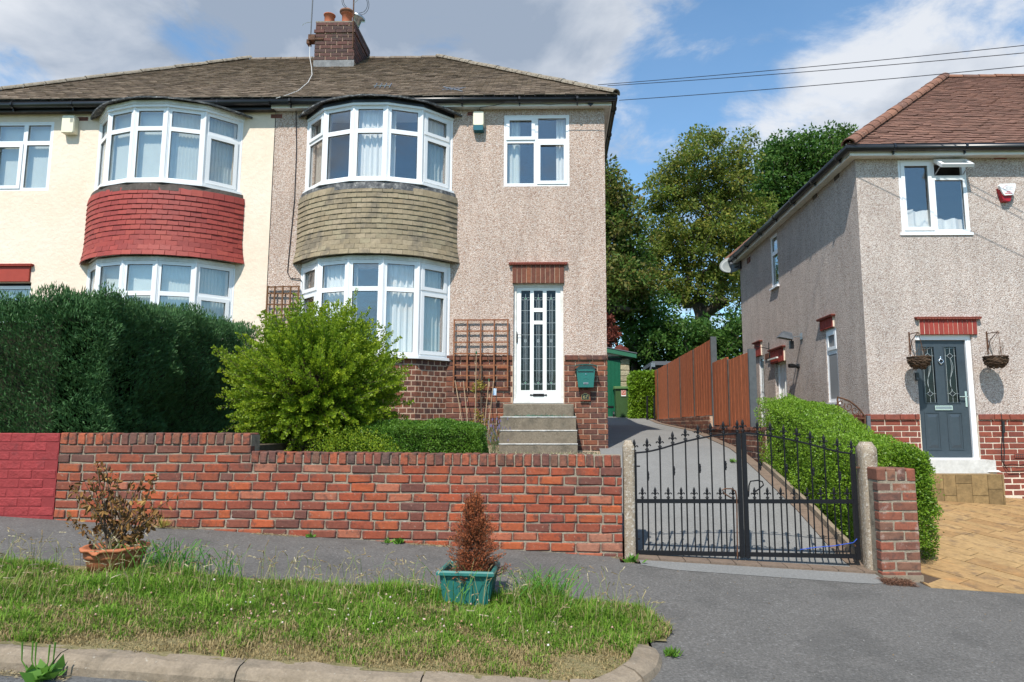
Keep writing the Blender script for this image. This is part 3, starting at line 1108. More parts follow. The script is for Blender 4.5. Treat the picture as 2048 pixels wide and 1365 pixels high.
def build_forecourt():
    f = bpy.data.objects.new('paved_forecourt', None)
    COL.objects.link(f)
    f.location = (5, 8, .3)
    f['kind'] = 'structure'
    f['label'] = 'ochre imprinted paving in front of the right house, laid diagonally'
    mb = MB()
    xs = lin(3.19, 11, 14)
    ys = lin(6.12, 10.4, 8)

    def front(X):
        return 6.12 - .03 * max(0, X - 3.2)
    n = len(xs)
    vs = [(x, max(y, front(x)), zfore(x, y) - .006) for y in ys for x in xs]
    mb.add(vs, [(j * n + i, j * n + i + 1, (j + 1) * n + i + 1, (j + 1) * n + i) for j in range(len(ys) - 1) for i in range(n - 1)])
    mb.build('paving_bed', 'paver_joint', f)
    # diagonal pavers: rows run toward the camera's left-back
    ang = rad(-52)
    U = Vector((math.cos(ang), math.sin(ang), 0)); V = Vector((-math.sin(ang), math.cos(ang), 0))
    c0 = Vector((5.5, 8, 0))
    cnt = 0
    wds = [.22, .15, .22, .18, .26, .22, .15, .22, .26]
    v = -4.5
    row = 0
    while v < 4.5:
        w = wds[row % len(wds)]
        u = -5 + R.uniform(0, .5)
        while u < 5:
            L = R.choice([.40, .55, .60, .75, .90])
            g = .005
            q = [c0 + U * a + V * b for a, b in ((u + g, v + g), (u + L - g, v + g), (u + L - g, v + w - g), (u + g, v + w - g))]
            cx, cy = sum(p.x for p in q) / 4, sum(p.y for p in q) / 4
            # clip to the forecourt rectangle
            q = clip_poly([(p.x, p.y) for p in q], 3.20, 7.7, 6.13, 10.29)
            if len(q) >= 3:
                m = MB()
                k = len(q)
                dz = R.uniform(-.001, .003)
                vs = [(a, b, zfore(a, b) - .03) for a, b in q] + [(a, b, zfore(a, b) + .002 + dz) for a, b in q]
                fs = [tuple(range(k))[::-1], tuple(range(k, 2 * k))] + [(i, (i + 1) % k, (i + 1) % k + k, i + k) for i in range(k)]
                m.add(vs, fs)
                if cx > 3.15 and cnt < 300:
                    m.build('paver', 'paver_ochre', f)
                    cnt += 1
            u += L
        v += w
        row += 1


def clip_poly(q, x0, x1, y0, y1):
    def cl(q, ins, cut):
        out = []
        for i in range(len(q)):
            a, b = q[i], q[(i + 1) % len(q)]
            if ins(a):
                out.append(a)
                if not ins(b):
                    out.append(cut(a, b))
            elif ins(b):
                out.append(cut(a, b))
        return out

    def cx(c):
        return lambda a, b: (c, a[1] + (b[1] - a[1]) * (c - a[0]) / (b[0] - a[0]))

    def cy(c):
        return lambda a, b: (a[0] + (b[0] - a[0]) * (c - a[1]) / (b[1] - a[1]), c)
    for ins, cut in ((lambda p: p[0] >= x0, cx(x0)), (lambda p: p[0] <= x1, cx(x1)), (lambda p: p[1] >= y0, cy(y0)), (lambda p: p[1] <= y1, cy(y1))):
        q = cl(q, ins, cut)
        if len(q) < 3:
            return []
    return q


def build_gardens():
    mb = MB()
    mb.box(-14, -2.95, 6.73, 11.0, .3, 1.40)
    mb.box(-2.95, .60, 6.73, 11.0, .2, 1.17)
    struct(mb.build('garden_soil', 'soil'), 'dark earth of the raised front gardens behind the wall')
    # dry pale weeds on the earth right of the steps
    n = 2600
    x = NR.uniform(-1.0, .58, n); y = NR.uniform(6.80, 10.2, n)
    pos = np.stack([x, y, np.full(n, 1.165)], 1)
    d = NR.normal(size=(n, 3)) * .6; d[:, 2] = np.abs(d[:, 2]) + .5
    c = np.array([(.52, .44, .30)]) * NR.uniform(.6, 1.15, (n, 1))
    c[NR.random(n) < .25] = (.14, .2, .05)
    tag(fast_mesh('dry_ground_cover', leaf_quads(pos, d, NR.uniform(.03, .10, n), .008), 4, 'straw', col=c),
        'straw-coloured dried ground cover on the earth beside the door steps', 'ground cover', kind='stuff')


# ------------------------------------------------------------------ garden walls, posts, gates
def build_garden_wall():
    w = thing('garden_wall', 'stepped red brick garden wall along the pavement with brick-on-edge coping', 'wall', (-1.5, 6.6, .45))
    ms = block_meshes('brick', .2255, .10, .0757, 'brick_orange', 10, .0045, .009)
    cs = block_meshes('coping_brick', .072, .215, .108, 'brick_coping', 8, .003, .008)
    XL, XM, XR = -4.755, -2.915, .600
    TL = 1.524
    TR = TL - 2 * .0862
    core = MB()
    core.box(XL, XM, 6.512, 6.70, .2, TL - .02)
    core.box(XM, XR - .004, 6.512, 6.70, .1, TR - .035)
    core.build('mortar_core', 'mortar_grey', w)

    def tilt(x):
        return -.0105 * (x - XM)
    # the tall left part: coping and two courses down to the level of the right part
    x = XL
    while x < XM - .04:
        inst('coping_brick', R.choice(cs), w, (x + .04, 6.605 + R.uniform(-.004, .004), TL - .056 + R.uniform(-.003, .003)), (R.uniform(-.015, .015), R.uniform(-.03, .03), R.uniform(-.02, .02)))
        x += .0835
    x = XM + .005
    while x < XR - .04:
        inst('coping_brick', R.choice(cs), w, (x + .04, 6.605 + R.uniform(-.004, .004), TR - .056 + tilt(x) + R.uniform(-.003, .003)), (R.uniform(-.015, .015), R.uniform(-.03, .03) - .0, R.uniform(-.02, .02)))
        x += .0835
    pitch, H = .2345, .075
    z = TL - .1165 - H / 2
    row = 0
    while z > .25:
        right_ok = row >= 2
        u = XL - (row % 2) * pitch / 2
        end = XR if right_ok else XM
        flem = row % 4 == 3
        k = 0
        while u < end - .02:
            l = pitch
            if flem and k % 2:
                l = pitch / 2 + .01
            a, b = max(u, XL), min(u + l - .011, end)
            zz = z + (tilt((a + b) / 2) if (a + b) / 2 > XM and right_ok else tilt(max(a, XM)) if right_ok else 0)
            if b - a > .03 and zz + H / 2 > zp((a + b) / 2, 6.5) + .004:
                inst('brick', R.choice(ms), w, ((a + b) / 2, 6.552 + R.uniform(-.004, .004), zz + R.uniform(-.002, .002)),
                     (R.uniform(-.02, .02), R.uniform(-.010, .010), R.uniform(-.008, .008)), ((b - a) / .225, 1, 1))
            u += l
            k += 1
        z -= H + .0112
        row += 1
    # painted stretch that belongs to the cream house
    p = thing('painted_wall', 'low brick wall painted dark pink-red, left of the bare brick wall', 'wall', (-5.3, 6.6, .7))
    ps = block_meshes('brick', .227, .10, .081, 'brick_painted', 6, .003, .007)
    core = MB()
    core.box(-7.4, XL - .002, 6.5005, 6.70, .3, TL - .01)
    core.build('wall_core', 'paint_red_wall', p)
    z = TL - .045
    row = 0
    # first course of taller blocks like the coping
    while z > .6:
        u = XL - .004 - ((row % 2) * .117)
        while u > -7.4:
            a = max(u - .232, -7.4)
            hh = 1.0
            if z + .04 > zp((a + u) / 2):
                inst('brick', R.choice(ps), p, ((a + u) / 2, 6.547, z), (R.uniform(-.015, .015), R.uniform(-.006, .006), 0), ((u - a - .004) / .225, 1, hh))
            u = a
            if a <= -7.4:
                break
        z -= .0862
        row += 1


def rough_post(name, label, x0, x1, y0, y1, z0, z1, mat='concrete_post'):
    mb = MB()
    n = 22
    cx, cy, hx, hy = (x0 + x1) / 2, (y0 + y1) / 2, (x1 - x0) / 2, (y1 - y0) / 2
    vs = []
    m = 12
    for i in range(n + 1):
        t = i / n
        z = z0 + (z1 - z0) * t
        k = 1 - max(0, (t - .955) / .045) ** 2 * .45
        for j in range(m):
            a = 2 * math.pi * (j + .5) / m
            ca, sa = math.cos(a), math.sin(a)
            q = 1 / max(abs(ca), abs(sa)) ** .82
            w = 1 + .035 * noise.noise(Vector((ca * 2, sa * 2, z * 9)))
            vs.append((cx + hx * ca * q * k * w, cy + hy * sa * q * k * w, z))
    fs = [(i * m + j, i * m + (j + 1) % m, (i + 1) * m + (j + 1) % m, (i + 1) * m + j) for i in range(n) for j in range(m)]
    fs.append(tuple(n * m + j for j in range(m)))
    mb.add(vs, fs)
    o = mb.build(name, mat, smooth=True)
    return tag(o, label, 'gate post')


def fleur(mb, x, y, z, s=1.0):
    """cast spear head with two curled side leaves, on its collar"""
    mb.lathe([(.006 * s, 0), (.013 * s, .006 * s), (.013 * s, .012 * s), (.007 * s, .018 * s), (.011 * s, .026 * s), (.006 * s, .034 * s)], (x, y, z), 8)
    mb.lathe([(.005 * s, .03 * s), (.007 * s, .05 * s), (.012 * s, .072 * s), (.015 * s, .085 * s), (.010 * s, .105 * s), (.001, .125 * s)], (x, y, z), 8, sy=.75)
    for q in (-1, 1):
        mb.tube([(x, y, z + .040 * s), (x + q * .012 * s, y, z + .058 * s), (x + q * .026 * s, y, z + .064 * s), (x + q * .034 * s, y, z + .056 * s), (x + q * .031 * s, y, z + .048 * s)],
                [.005 * s, .006 * s, .0065 * s, .006 * s, .004 * s], 6)
        mb.tube([(x, y, z + .026 * s), (x + q * .014 * s, y, z + .020 * s), (x + q * .017 * s, y, z + .012 * s)], [.004 * s, .0045 * s, .003 * s], 5)


def baluster(mb, x, y, z, s=1.0):
    mb.lathe([(.007 * s, -.06 * s), (.012 * s, -.05 * s), (.008 * s, -.042 * s), (.016 * s, -.028 * s), (.017 * s, -.018 * s), (.010 * s, -.008 * s), (.015 * s, 0), (.010 * s, .008 * s),
              (.017 * s, .018 * s), (.016 * s, .028 * s), (.008 * s, .042 * s), (.012 * s, .05 * s), (.007 * s, .06 * s)], (x, y, z), 8)


def build_gates():
    Y = 6.60
    rough_post('gate_post', 'tall thin concrete gate post at the end of the brick garden wall', P(1247, 1000, Y).x, P(1269, 1000, Y).x, 6.53, 6.68, .2, P(1258, 881, Y).z)
    rough_post('gate_post', 'broad pebbly concrete gate post between the black gate and the brick pier', P(1722, 1000, Y).x, P(1751, 1000, Y).x, 6.50, 6.68, .1, P(1736, 884, Y).z)

    def cx(a):      # crop x -> world X
        return P(1200 + a / 2.625, 1000, Y).x

    zmid = P(1480, 1003, Y).z
    zbotL, zbotM, zbotR = P(1275, 1105, Y).z, P(1485, 1109, Y).z, P(1712, 1113, Y).z

    def gate(tall, short, xa, xb, top, zb, label, collars):
        g = thing('gate', label, 'gate', ((xa + xb) / 2, Y, zb(xa)))

        def zt(x):
            for (a, za), (b, zb_) in zip(top, top[1:]):
                if x <= b:
                    t = (x - a) / (b - a)
                    return za + (zb_ - za) * t
            return top[-1][1]
        # frame
        for (x, w, zz) in ((xa, .030, zt(xa)), (xb, .030, zt(xb))):
            m = MB(); m.box(x - w / 2 - .004, x + w / 2 + .004, Y - .020, Y + .020, zb(x) - .03, zz)
            m.build('stile', 'black_iron', g)
        m = MB(); m.bar((xa + .02, Y, zmid), (xb - .02, Y, zmid), .034, .036); m.build('mid_rail', 'black_iron', g)
        m = MB(); m.bar((xa + .02, Y, zb(xa)), (xb - .02, Y, zb(xb)), .036, .036); m.build('bottom_rail', 'black_iron', g)
        m = MB(); m.tube([(x, Y, zt(x)) for x in lin(xa, xb, 18)], .0085, 6); m.build('top_rail', 'black_iron', g)
        for i, x in enumerate(tall):
            m = MB()
            end = abs(x - xa) < .03 or abs(x - xb) < .03
            if not end:
                m.tube([(x, Y, zb(x) + .01), (x, Y, zt(x) + .01)], .0072, 6)
            m.build('bar', 'black_iron', g) if not end else None
            m = MB(); fleur(m, x, Y, zt(x) + .004, 1.02); m.build('finial', 'black_iron', g, smooth=True)
        for x in short:
            m = MB(); m.tube([(x, Y, zb(x) + .01), (x, Y, zmid)], .0072, 6); m.build('bar', 'black_iron', g)
            m = MB(); fleur(m, x, Y, zmid + .018, .92); m.build('finial', 'black_iron', g, smooth=True)
        for x, z in collars:
            m = MB(); baluster(m, x, Y, z, .72); m.build('collar', 'black_iron', g, smooth=True)
        return g

    def pz(px, py):
        q = P(px, py, Y)
        return (q.x, q.z)

    def crop(a, b):
        return pz(1200 + a / 2.625, 640 + b / 2.625)
    tl = [cx(a) for a in (184, 252, 320, 388, 456, 523, 591, 659, 733)]
    sl = [cx(a) for a in (223, 290, 359, 427, 495, 563, 632, 699)]
    topl = [crop(184, 699), crop(250, 693), crop(320, 677), crop(388, 656), crop(456, 637), crop(523, 622), crop(591, 610), crop(659, 602), crop(740, 596)]
    gl = gate(tl, sl, tl[0], cx(737), topl, lambda x: zbotL + (zbotM - zbotL) * (x - cx(190)) / (cx(737) - cx(190)),
              'left leaf of the black iron driveway gates, beside the brick garden wall', [crop(253, 820), crop(389, 793), crop(525, 780), crop(660, 765)])
    tr = [cx(a) for a in (762, 840, 909, 979, 1048, 1119, 1190, 1261, 1334)]
    sr = [cx(a) for a in (812, 880, 950, 1020, 1090, 1160, 1230, 1300)]
    topr = [crop(755, 594), crop(840, 602), crop(909, 612), crop(979, 625), crop(1048, 640), crop(1119, 658), crop(1190, 678), crop(1261, 695), crop(1345, 706)]
    gr = gate(tr, sr, cx(765), cx(1338), topr, lambda x: zbotM + (zbotR - zbotM) * (x - cx(765)) / (cx(1338) - cx(765)),
              'right leaf of the black iron driveway gates, in front of the clipped hedge', [crop(842, 767), crop(981, 780), crop(1121, 797), crop(1262, 820)])
    # drop bolt, latch loops, hinges
    def X(a, b, Y=Y):
        q = P(1200 + a / 2.625, 640 + b / 2.625, Y)
        return (q.x, q.y, q.z)
    m = MB(); m.tube([X(722, 1255, 6.575), X(718, 935, 6.575), X(712, 900, 6.575), X(690, 887, 6.56), X(655, 887, 6.545), X(643, 893, 6.54), X(652, 912, 6.55), X(690, 936, 6.57)], .0065, 6)
    m.build('drop_bolt', 'rusty_iron', gl)
    m = MB(); m.tube([X(800, 915, 6.58), X(835, 888, 6.565), X(858, 868, 6.555), X(853, 850, 6.55), X(828, 843, 6.55), X(790, 848, 6.565), X(782, 870, 6.58), X(780, 930, 6.58)], .0065, 6)
    m.build('latch_loop', 'black_iron', gr)
    for (a, b) in ((190, 769), (190, 1150)):
        m = MB(); m.bar(X(184, b), X(210, b), .03, .012); m.build('hinge', 'black_iron', gl)
    for (a, b) in ((1345, 775), (1345, 1185)):
        m = MB(); m.bar(X(1335, b), X(1365, b), .03, .014); m.build('hinge', 'rusty_iron', gr)
    m = MB(); m.tube([X(1050, 1207, 6.57), X(1130, 1195, 6.57), X(1230, 1187, 6.57), X(1330, 1170, 6.57), X(1350, 1150, 6.57)], .004, 5)
    tag(m.build('rope', 'blue_rope'), 'thin blue cord tied along the bottom of the right gate', 'cord')


def build_pier():
    x0, x1 = P(1757, 1000, 6.30).x, P(1835, 1000, 6.30).x
    zt = P(1790, 937, 6.3).z
    g = thing('brick_pier', 'short weathered brick pier beside the ochre paving, end of the hedge', 'pier', ((x0 + x1) / 2, 6.4, .2))
    m = MB()
    m.box(x0 + .006, x1 - .006, 6.308, 6.60, .05, zt - .03)
    m.build('mortar_core', 'mortar_grey', g)
    ms = block_meshes('brick', .225, .10, .075, 'brick_pier', 8, .003, .008)
    cs = block_meshes('coping_brick', .088, .225, .115, 'brick_pier', 5, .003, .010)
    W = x1 - x0
    for i in range(4):
        inst('coping_brick', cs[i], g, (x0 + W * (i + .5) / 4, 6.415, zt - .058 - (.004 if i == 3 else 0)), (0, R.uniform(-.02, .02), 0), (W / 4 / .092, 1, 1))
    z = zt - .128 - .0375
    row = 0
    while z > .12:
        if row % 2 == 0:
            a = x0 + W * .36
        else:
            a = x0 + W * .62
        for (p, q) in ((x0, a - .006), (a + .006, x1)):
            inst('brick', R.choice(ms), g, ((p + q) / 2, 6.352 + R.uniform(-.003, .003), z), (0, R.uniform(-.012, .012), 0), ((q - p) / .225, 1, 1))
        # right flank
        inst('brick', R.choice(ms), g, (x1 - .052, 6.352 + .165, z), (0, 0, rad(90)), (.20 / .225, 1, 1))
        z -= .0862
        row += 1
    m = MB(); m.box(x0 - .004, x1 + .006, 6.290, 6.62, .03, zp(3.2, 6.3) + .06)
    m.build('plinth', 'concrete', g)


# ------------------------------------------------------------------ houses
FY = 11.0
PARTY = -4.79
XC = .80           # right corner of the pebbledash house
EY, EZ = 10.63, 6.98


def slate_roof(parent, O, U, Sv, Nv, umin, umax, slen, gauge, tw, mat, name='roof_tiles', thick=.014, butt=.0):
    """thin overlapping tiles over a roof plane, each a real slab, joined (too many and small to pick apart)"""
    mb = MB()
    rows = int(slen / gauge)
    for r in range(rows):
        s = r * gauge
        a, b = umin(s), umax(s)
        u = math.floor(a / tw) * tw + (tw / 2 if r % 2 else 0) - tw
        while u < b:
            p, q = max(u + .003, a), min(u + tw - .003, b)
            if q - p > .02:
                l = gauge * 1.5 + R.uniform(-.006, .006)
                th = thick * R.uniform(.7, 1.3)
                s0 = s - R.uniform(0, .010)
                lift = thick * 1.4 + R.uniform(0, .004)
                c = [O + U * p + Sv * s0 + Nv * lift, O + U * q + Sv * s0 + Nv * (lift + R.uniform(-.002, .002)), O + U * q + Sv * (s0 + l) + Nv * .002, O + U * p + Sv * (s0 + l) + Nv * .002]
                d = [x + Nv * th for x in c]
                mb.add(c + d, [(4, 5, 6, 7), (0, 1, 5, 4), (1, 2, 6, 5), (3, 0, 4, 7)])
            u += tw
    o = mb.build(name, mat, parent, kind='stuff')
    return o


def half_round(mb, p, q, r, n=8, wob=0.0):
    p, q = Vector(p), Vector(q)
    d = (q - p).normalized()
    s = d.cross(Z3).normalized()
    u = s.cross(d)
    vs = []
    for i, (c, rr) in enumerate(((p, r), (q, r * .94))):
        for k in range(n + 1):
            a = math.pi * k / n
            vs.append(c + s * math.cos(a) * rr + u * math.sin(a) * rr * .85)
        for k in range(n, -1, -1):
            a = math.pi * k / n
            vs.append(c + s * math.cos(a) * (rr - .02) + u * (math.sin(a) * (rr - .02) * .85))
    m = 2 * (n + 1)
    fs = [(k, (k + 1) % m, m + (k + 1) % m, m + k) for k in range(m)]
    fs += [tuple(range(m)), tuple(range(2 * m - 1, m - 1, -1))]
    mb.add(vs, fs)


JB = [(-1.22, 0), (-.80, -.41), (-.27, -.585), (.27, -.585), (.80, -.41), (1.22, 0)]


def bay_curve(t, w=1.33, d=.64):
    """rounded outline of the tile-hung skirt, t -1..1"""
    Rr = (w * w + d * d) / (2 * d)
    a = math.asin(w / Rr) * t
    return (Rr * math.sin(a), -(Rr * math.cos(a) - (Rr - d)), a)


def bay_windows(parent, cx, z0, H, split, spec, facets=range(5), curt=None, name='window'):
    post = MB()
    for (x, y) in JB:
        post.tube([(cx + x, FY + y + .012, z0), (cx + x, FY + y + .012, z0 + H)], .024, 8)
    post.build('bay_post', 'upvc', parent)
    for i in facets:
        a, b = Vector((cx + JB[i][0], FY + JB[i][1], z0)), Vector((cx + JB[i + 1][0], FY + JB[i + 1][1], z0))
        U = (b - a)
        W = U.length - .03
        U.normalize()
        s = i in spec
        cells = [(0, 1, split, 1, spec.get(i, (0, 0))[0]), (0, 1, 0, split, spec.get(i, (0, 0))[1])]
        window(parent, a + U * .015, U, W, H, cells, (curt or {}).get(i, ()), name=name)


def bay_slab(mb, cx, z0, z1, grow, back=0.05, front_only=False, curve=False, drop=0.0):
    if curve:
        pts = [bay_curve(t, 1.33 + grow - .1, .64 + grow)[:2] for t in lin(-1, 1, 20)]
    else:
        pts = []
        for i, (x, y) in enumerate(JB):
            k = 1 + grow / 1.22
            pts.append((x * k, y * (1 + grow / .585) if i not in (0, 5) else 0))
    poly = [(cx + x, FY + y) for x, y in pts] + [(cx + pts[-1][0], FY + back), (cx + pts[0][0], FY + back)]
    mb.prism(poly, (0, 0, z0), X3, Y3, (0, 0, z1 - z0))


def bay(parent, cx, tile_mat, roof_edge, fascia_mat, band_mat, brick=None, z=(2.67, 4.17, 4.25, 5.34, 5.48, 6.715), upper_c=None, lower_c=None, specu=None, specl=None, splitu=.665, splitl=.70):
    zl0, zl1, zs0, zs1, zu0, zu1 = z
    bay_windows(parent, cx, zl0, zl1 - zl0, splitl, specl or {0: (1, 1), 4: (1, 1)}, curt=lower_c)
    bay_windows(parent, cx, zu0, zu1 - zu0, splitu, specu or {0: (1, 1), 4: (1, 1)}, curt=upper_c)
    # sills
    for zz in (zl0, zu0):
        m = MB(); bay_slab(m, cx, zz - .045, zz - .002, .055); m.build('window_sill', 'upvc', parent)
    # head boards
    m = MB(); bay_slab(m, cx, zl1 + .001, zl1 + .07, .012); m.build('head_board', 'white_dirty', parent)
    m = MB(); bay_slab(m, cx, zu1 + .001, zu1 + .040, .03); m.build('head_board', 'upvc', parent)
    # flat roof with its fascia and ragged lead edge
    m = MB(); bay_slab(m, cx, zu1 + .041, zu1 + .105, .045); m.build('bay_fascia', fascia_mat, parent)
    m = MB()
    pts = [bay_curve(t, 1.37, .70) for t in lin(-1, 1, 40)]
    poly, vs = [], []
    n = len(pts)
    for (x, y, a) in pts:
        for (g, dz) in ((0, .0), (.03, -.005), (.034, .018), (-.05, .028)):
            w = .010 * noise.noise(Vector((x * 14, g * 40, dz * 90)))
            vs.append((cx + x + math.sin(a) * (g + w), FY + y - math.cos(a) * (g + w), zu1 + .105 + dz + w * .7 - .04 * abs(x / 1.4) ** 3))
    fs = [(i * 4 + j, (i + 1) * 4 + j, (i + 1) * 4 + j + 1, i * 4 + j + 1) for i in range(n - 1) for j in range(3)]
    m.add(vs, fs)
    top = [vs[i * 4 + 3] for i in range(n)]
    m.add(top + [(cx + 1.3, FY + .02, zu1 + .15), (cx - 1.3, FY + .02, zu1 + .15)], [tuple(range(n + 2))])
    m.build('lead_roof', roof_edge, parent)
    # band under the upper sill
    m = MB()
    vs = []
    for t in lin(-1, 1, 30):
        for (g, zz) in ((.0, zs1 - .05), (.018, zs1 - .03), (.0, zu0 - .046)):
            x, y, a = bay_curve(t, 1.30 + g, .635 + g)
            vs.append((cx + x, FY + y, zz))
    m.add(vs, [(i * 3 + j, (i + 1) * 3 + j, (i + 1) * 3 + j + 1, i * 3 + j + 1) for i in range(30) for j in range(2)])
    m.build('flashing_band', band_mat, parent)
    # backing of the skirt
    m = MB()
    vs = []
    for t in lin(-1, 1, 30):
        for zz in (zs0 + .03, zs1):
            x, y, a = bay_curve(t, 1.29, .60)
            vs.append((cx + x, FY + y, zz))
    m.add(vs, [(i * 2, i * 2 + 2, i * 2 + 3, i * 2 + 1) for i in range(30)])
    m.build('skirt_backing', 'dark_band', parent)
    m = MB(); bay_slab(m, cx, zs0 + .02, zs0 + .035, .03); m.build('skirt_soffit', 'white_dirty', parent)
    # hung tiles, every one an object
    tms = block_meshes('hung_tile', .151, .015, .125, tile_mat, 5, .0022, .002)
    rows = 13
    g = (zs1 - zs0) / rows
    for r in range(rows):
        zc = zs0 + g * r
        flare = .045 * max(0, 1 - r / 4.0) ** 1.6
        w, d = 1.325 + flare * .9, .635 + flare
        Rr = (w * w + d * d) / (2 * d)
        arc = 2 * Rr * math.asin(w / Rr)
        n = 19
        for k in range(n + (r % 2)):
            t = -1 + 2 * (k + (.5 if not r % 2 else 0)) / n
            tw = 1.0
            if r % 2 and k in (0, n):
                t += .25 / n * 2 * (1 if k == 0 else -1)
                tw = .5
            x, y, a = bay_curve(t, w, d)
            c = Vector((cx + x, FY + y, zc + .052))
            out = Vector((math.sin(a), -math.cos(a), 0))
            c += out * (.006 + R.uniform(-.002, .002))
            inst('hung_tile', R.choice(tms), parent, c, Euler((-rad(8.5 + R.uniform(-1.5, 1.5)) - (rad(6) if flare > .02 else 0), R.uniform(-.022, .022), a)),
                 (tw * arc / n / .153, 1, .92 if r < rows - 1 else .90))


def bay_base(parent, cx, zt, zb, ms, mortar, joined_mat):
    m = MB(); 
    pts = [(x * .985, y * .965 if y else 0) for x, y in JB]
    poly = [(cx + x, FY + y) for x, y in pts]
    m.prism(poly, (0, 0, zb), X3, Y3, (0, 0, zt - zb))
    m.build('bay_wall', mortar, parent)
    jm = MB()
    for i in range(5):
        a, b = Vector((cx + pts[i][0], FY + pts[i][1], 0)), Vector((cx + pts[i + 1][0], FY + pts[i + 1][1], 0))
        U = b - a
        W = U.length
        U.normalize()
        if i >= 3:
            brick_rows(parent, ms, .225, .075, a, U, W, zb, zt, pitch=W / 4.5 if i == 3 else W / 5.0, proud=-.0125)
        else:
            Nn = U.cross(Z3)
            z = zt - .0375
            r = 0
            while z > zb:
                u = -(r % 2) * .06
                while u < W - .02:
                    p, q = max(0, u), min(W, u + .108)
                    if q - p > .02:
                        c = a + U * ((p + q) / 2) + Nn * .0
                        c.z = z
                        jm.obox(c, U * ((q - p) / 2), Nn * .005, Z3 * .0375)
                    u += .118
                z -= .085
                r += 1
    jm.build('brickwork', joined_mat, parent, kind='stuff')


def gutter(parent, pts, mat='black_plastic', brackets=True, r=.056):
    m = MB()
    m.tube(pts, r, 10)
    m.build('gutter', mat, parent, smooth=True)
    if brackets:
        for a, b in zip(pts, pts[1:]):
            a, b = Vector(a), Vector(b)
            n = max(1, int((b - a).length / .95))
            d = (b - a).normalized()
            for i in range(n):
                c = a + (b - a) * ((i + .35) / n)
                m = MB()
                m.tube([c - d * .016, c + d * .016], r + .007, 10)
                m.obox(c + Vector((0, .03, -.065)) if abs(d.x) > .5 else c + Vector((.03 * (-1 if d.y < 0 else 1), 0, -.065)), (.008, 0, 0), (0, .02, 0), (0, 0, .03))
                m.build('gutter_bracket', mat, parent)


def door_lintel(parent, x0, x1, z0, z1, Y, mat, n, creasing=True, U=X3, O=None):
    """soldier-course lintel with a tile creasing on top; along U from O if given"""
    U = Vector(U)
    Nn = U.cross(Z3)
    if O is None:
        O = Vector((x0, Y, 0))
        W = x1 - x0
    else:
        W = x1
    ms = block_meshes('lintel_brick', W / n - .008, .03, z1 - z0, mat, 4, .002, .004)
    m = MB()
    c = O + U * (W / 2) + Nn * .012
    c.z = (z0 + z1) / 2
    m.obox(c, U * (W / 2), Nn * .014, Z3 * ((z1 - z0) / 2 - .004))
    m.build('lintel_backing', 'mortar_pink' if mat == 'brick_lintel' else 'mortar_light', parent)
    for i in range(n):
        c = O + U * (W * (i + .5) / n) + Nn * .020
        c.z = (z0 + z1) / 2
        inst('lintel_brick', R.choice(ms), parent, c, (0, 0, math.atan2(U.y, U.x)))
    if creasing:
        m = MB()
        k = int((W + .1) / .042)
        for i in range(k):
            c = O + U * (-.05 + (W + .1) * (i + .5) / k) + Nn * .035
            c.z = z1 + .010
            m.obox(c, U * ((W + .1) / k / 2 * .84), Nn * .035, Z3 * .010)
        c = O + U * (W / 2) + Nn * .030
        c.z = z1 + .029
        m.obox(c, U * (W / 2 + .06), Nn * .045, Z3 * .007)
        m.build('tile_creasing', 'red_creasing', parent)


def airbrick(parent, c, U=X3, w=.215, h=.065):
    U = Vector(U); Nn = U.cross(Z3); c = Vector(c)
    m = MB()
    m.obox(c + Nn * .002, U * (w / 2), Nn * .004, Z3 * (h / 2))
    fr = m.build('air_brick', 'red_creasing', parent)
    m = MB()
    for i in range(7):
        for j in (-1, 1):
            m.obox(c + Nn * .008 + U * (w * (i - 3) / 7.6) + Z3 * (j * h * .23), U * (w * .045), Nn * .0012, Z3 * (h * .13))
    m.build('vent_hole', 'dark_band', fr)


def interior(parent, x0, x1, y0, y1, z0, z1, zmid):
    """plain rooms behind the windows: back wall, floors, ceilings and end walls"""
    m = MB()
    m.box(x0 + .02, x1 - .02, y1, y1 + .1, z0, z1)
    for z in (z0, zmid - .12, z1):
        m.box(x0 + .02, x1 - .02, y0 + .11, y1, z, z + .1)
    for x in (x0 + .02, x1 - .12):
        m.box(x, x + .1, y0 + .11, y1, z0, z1)
    m.build('room', 'interior', parent)


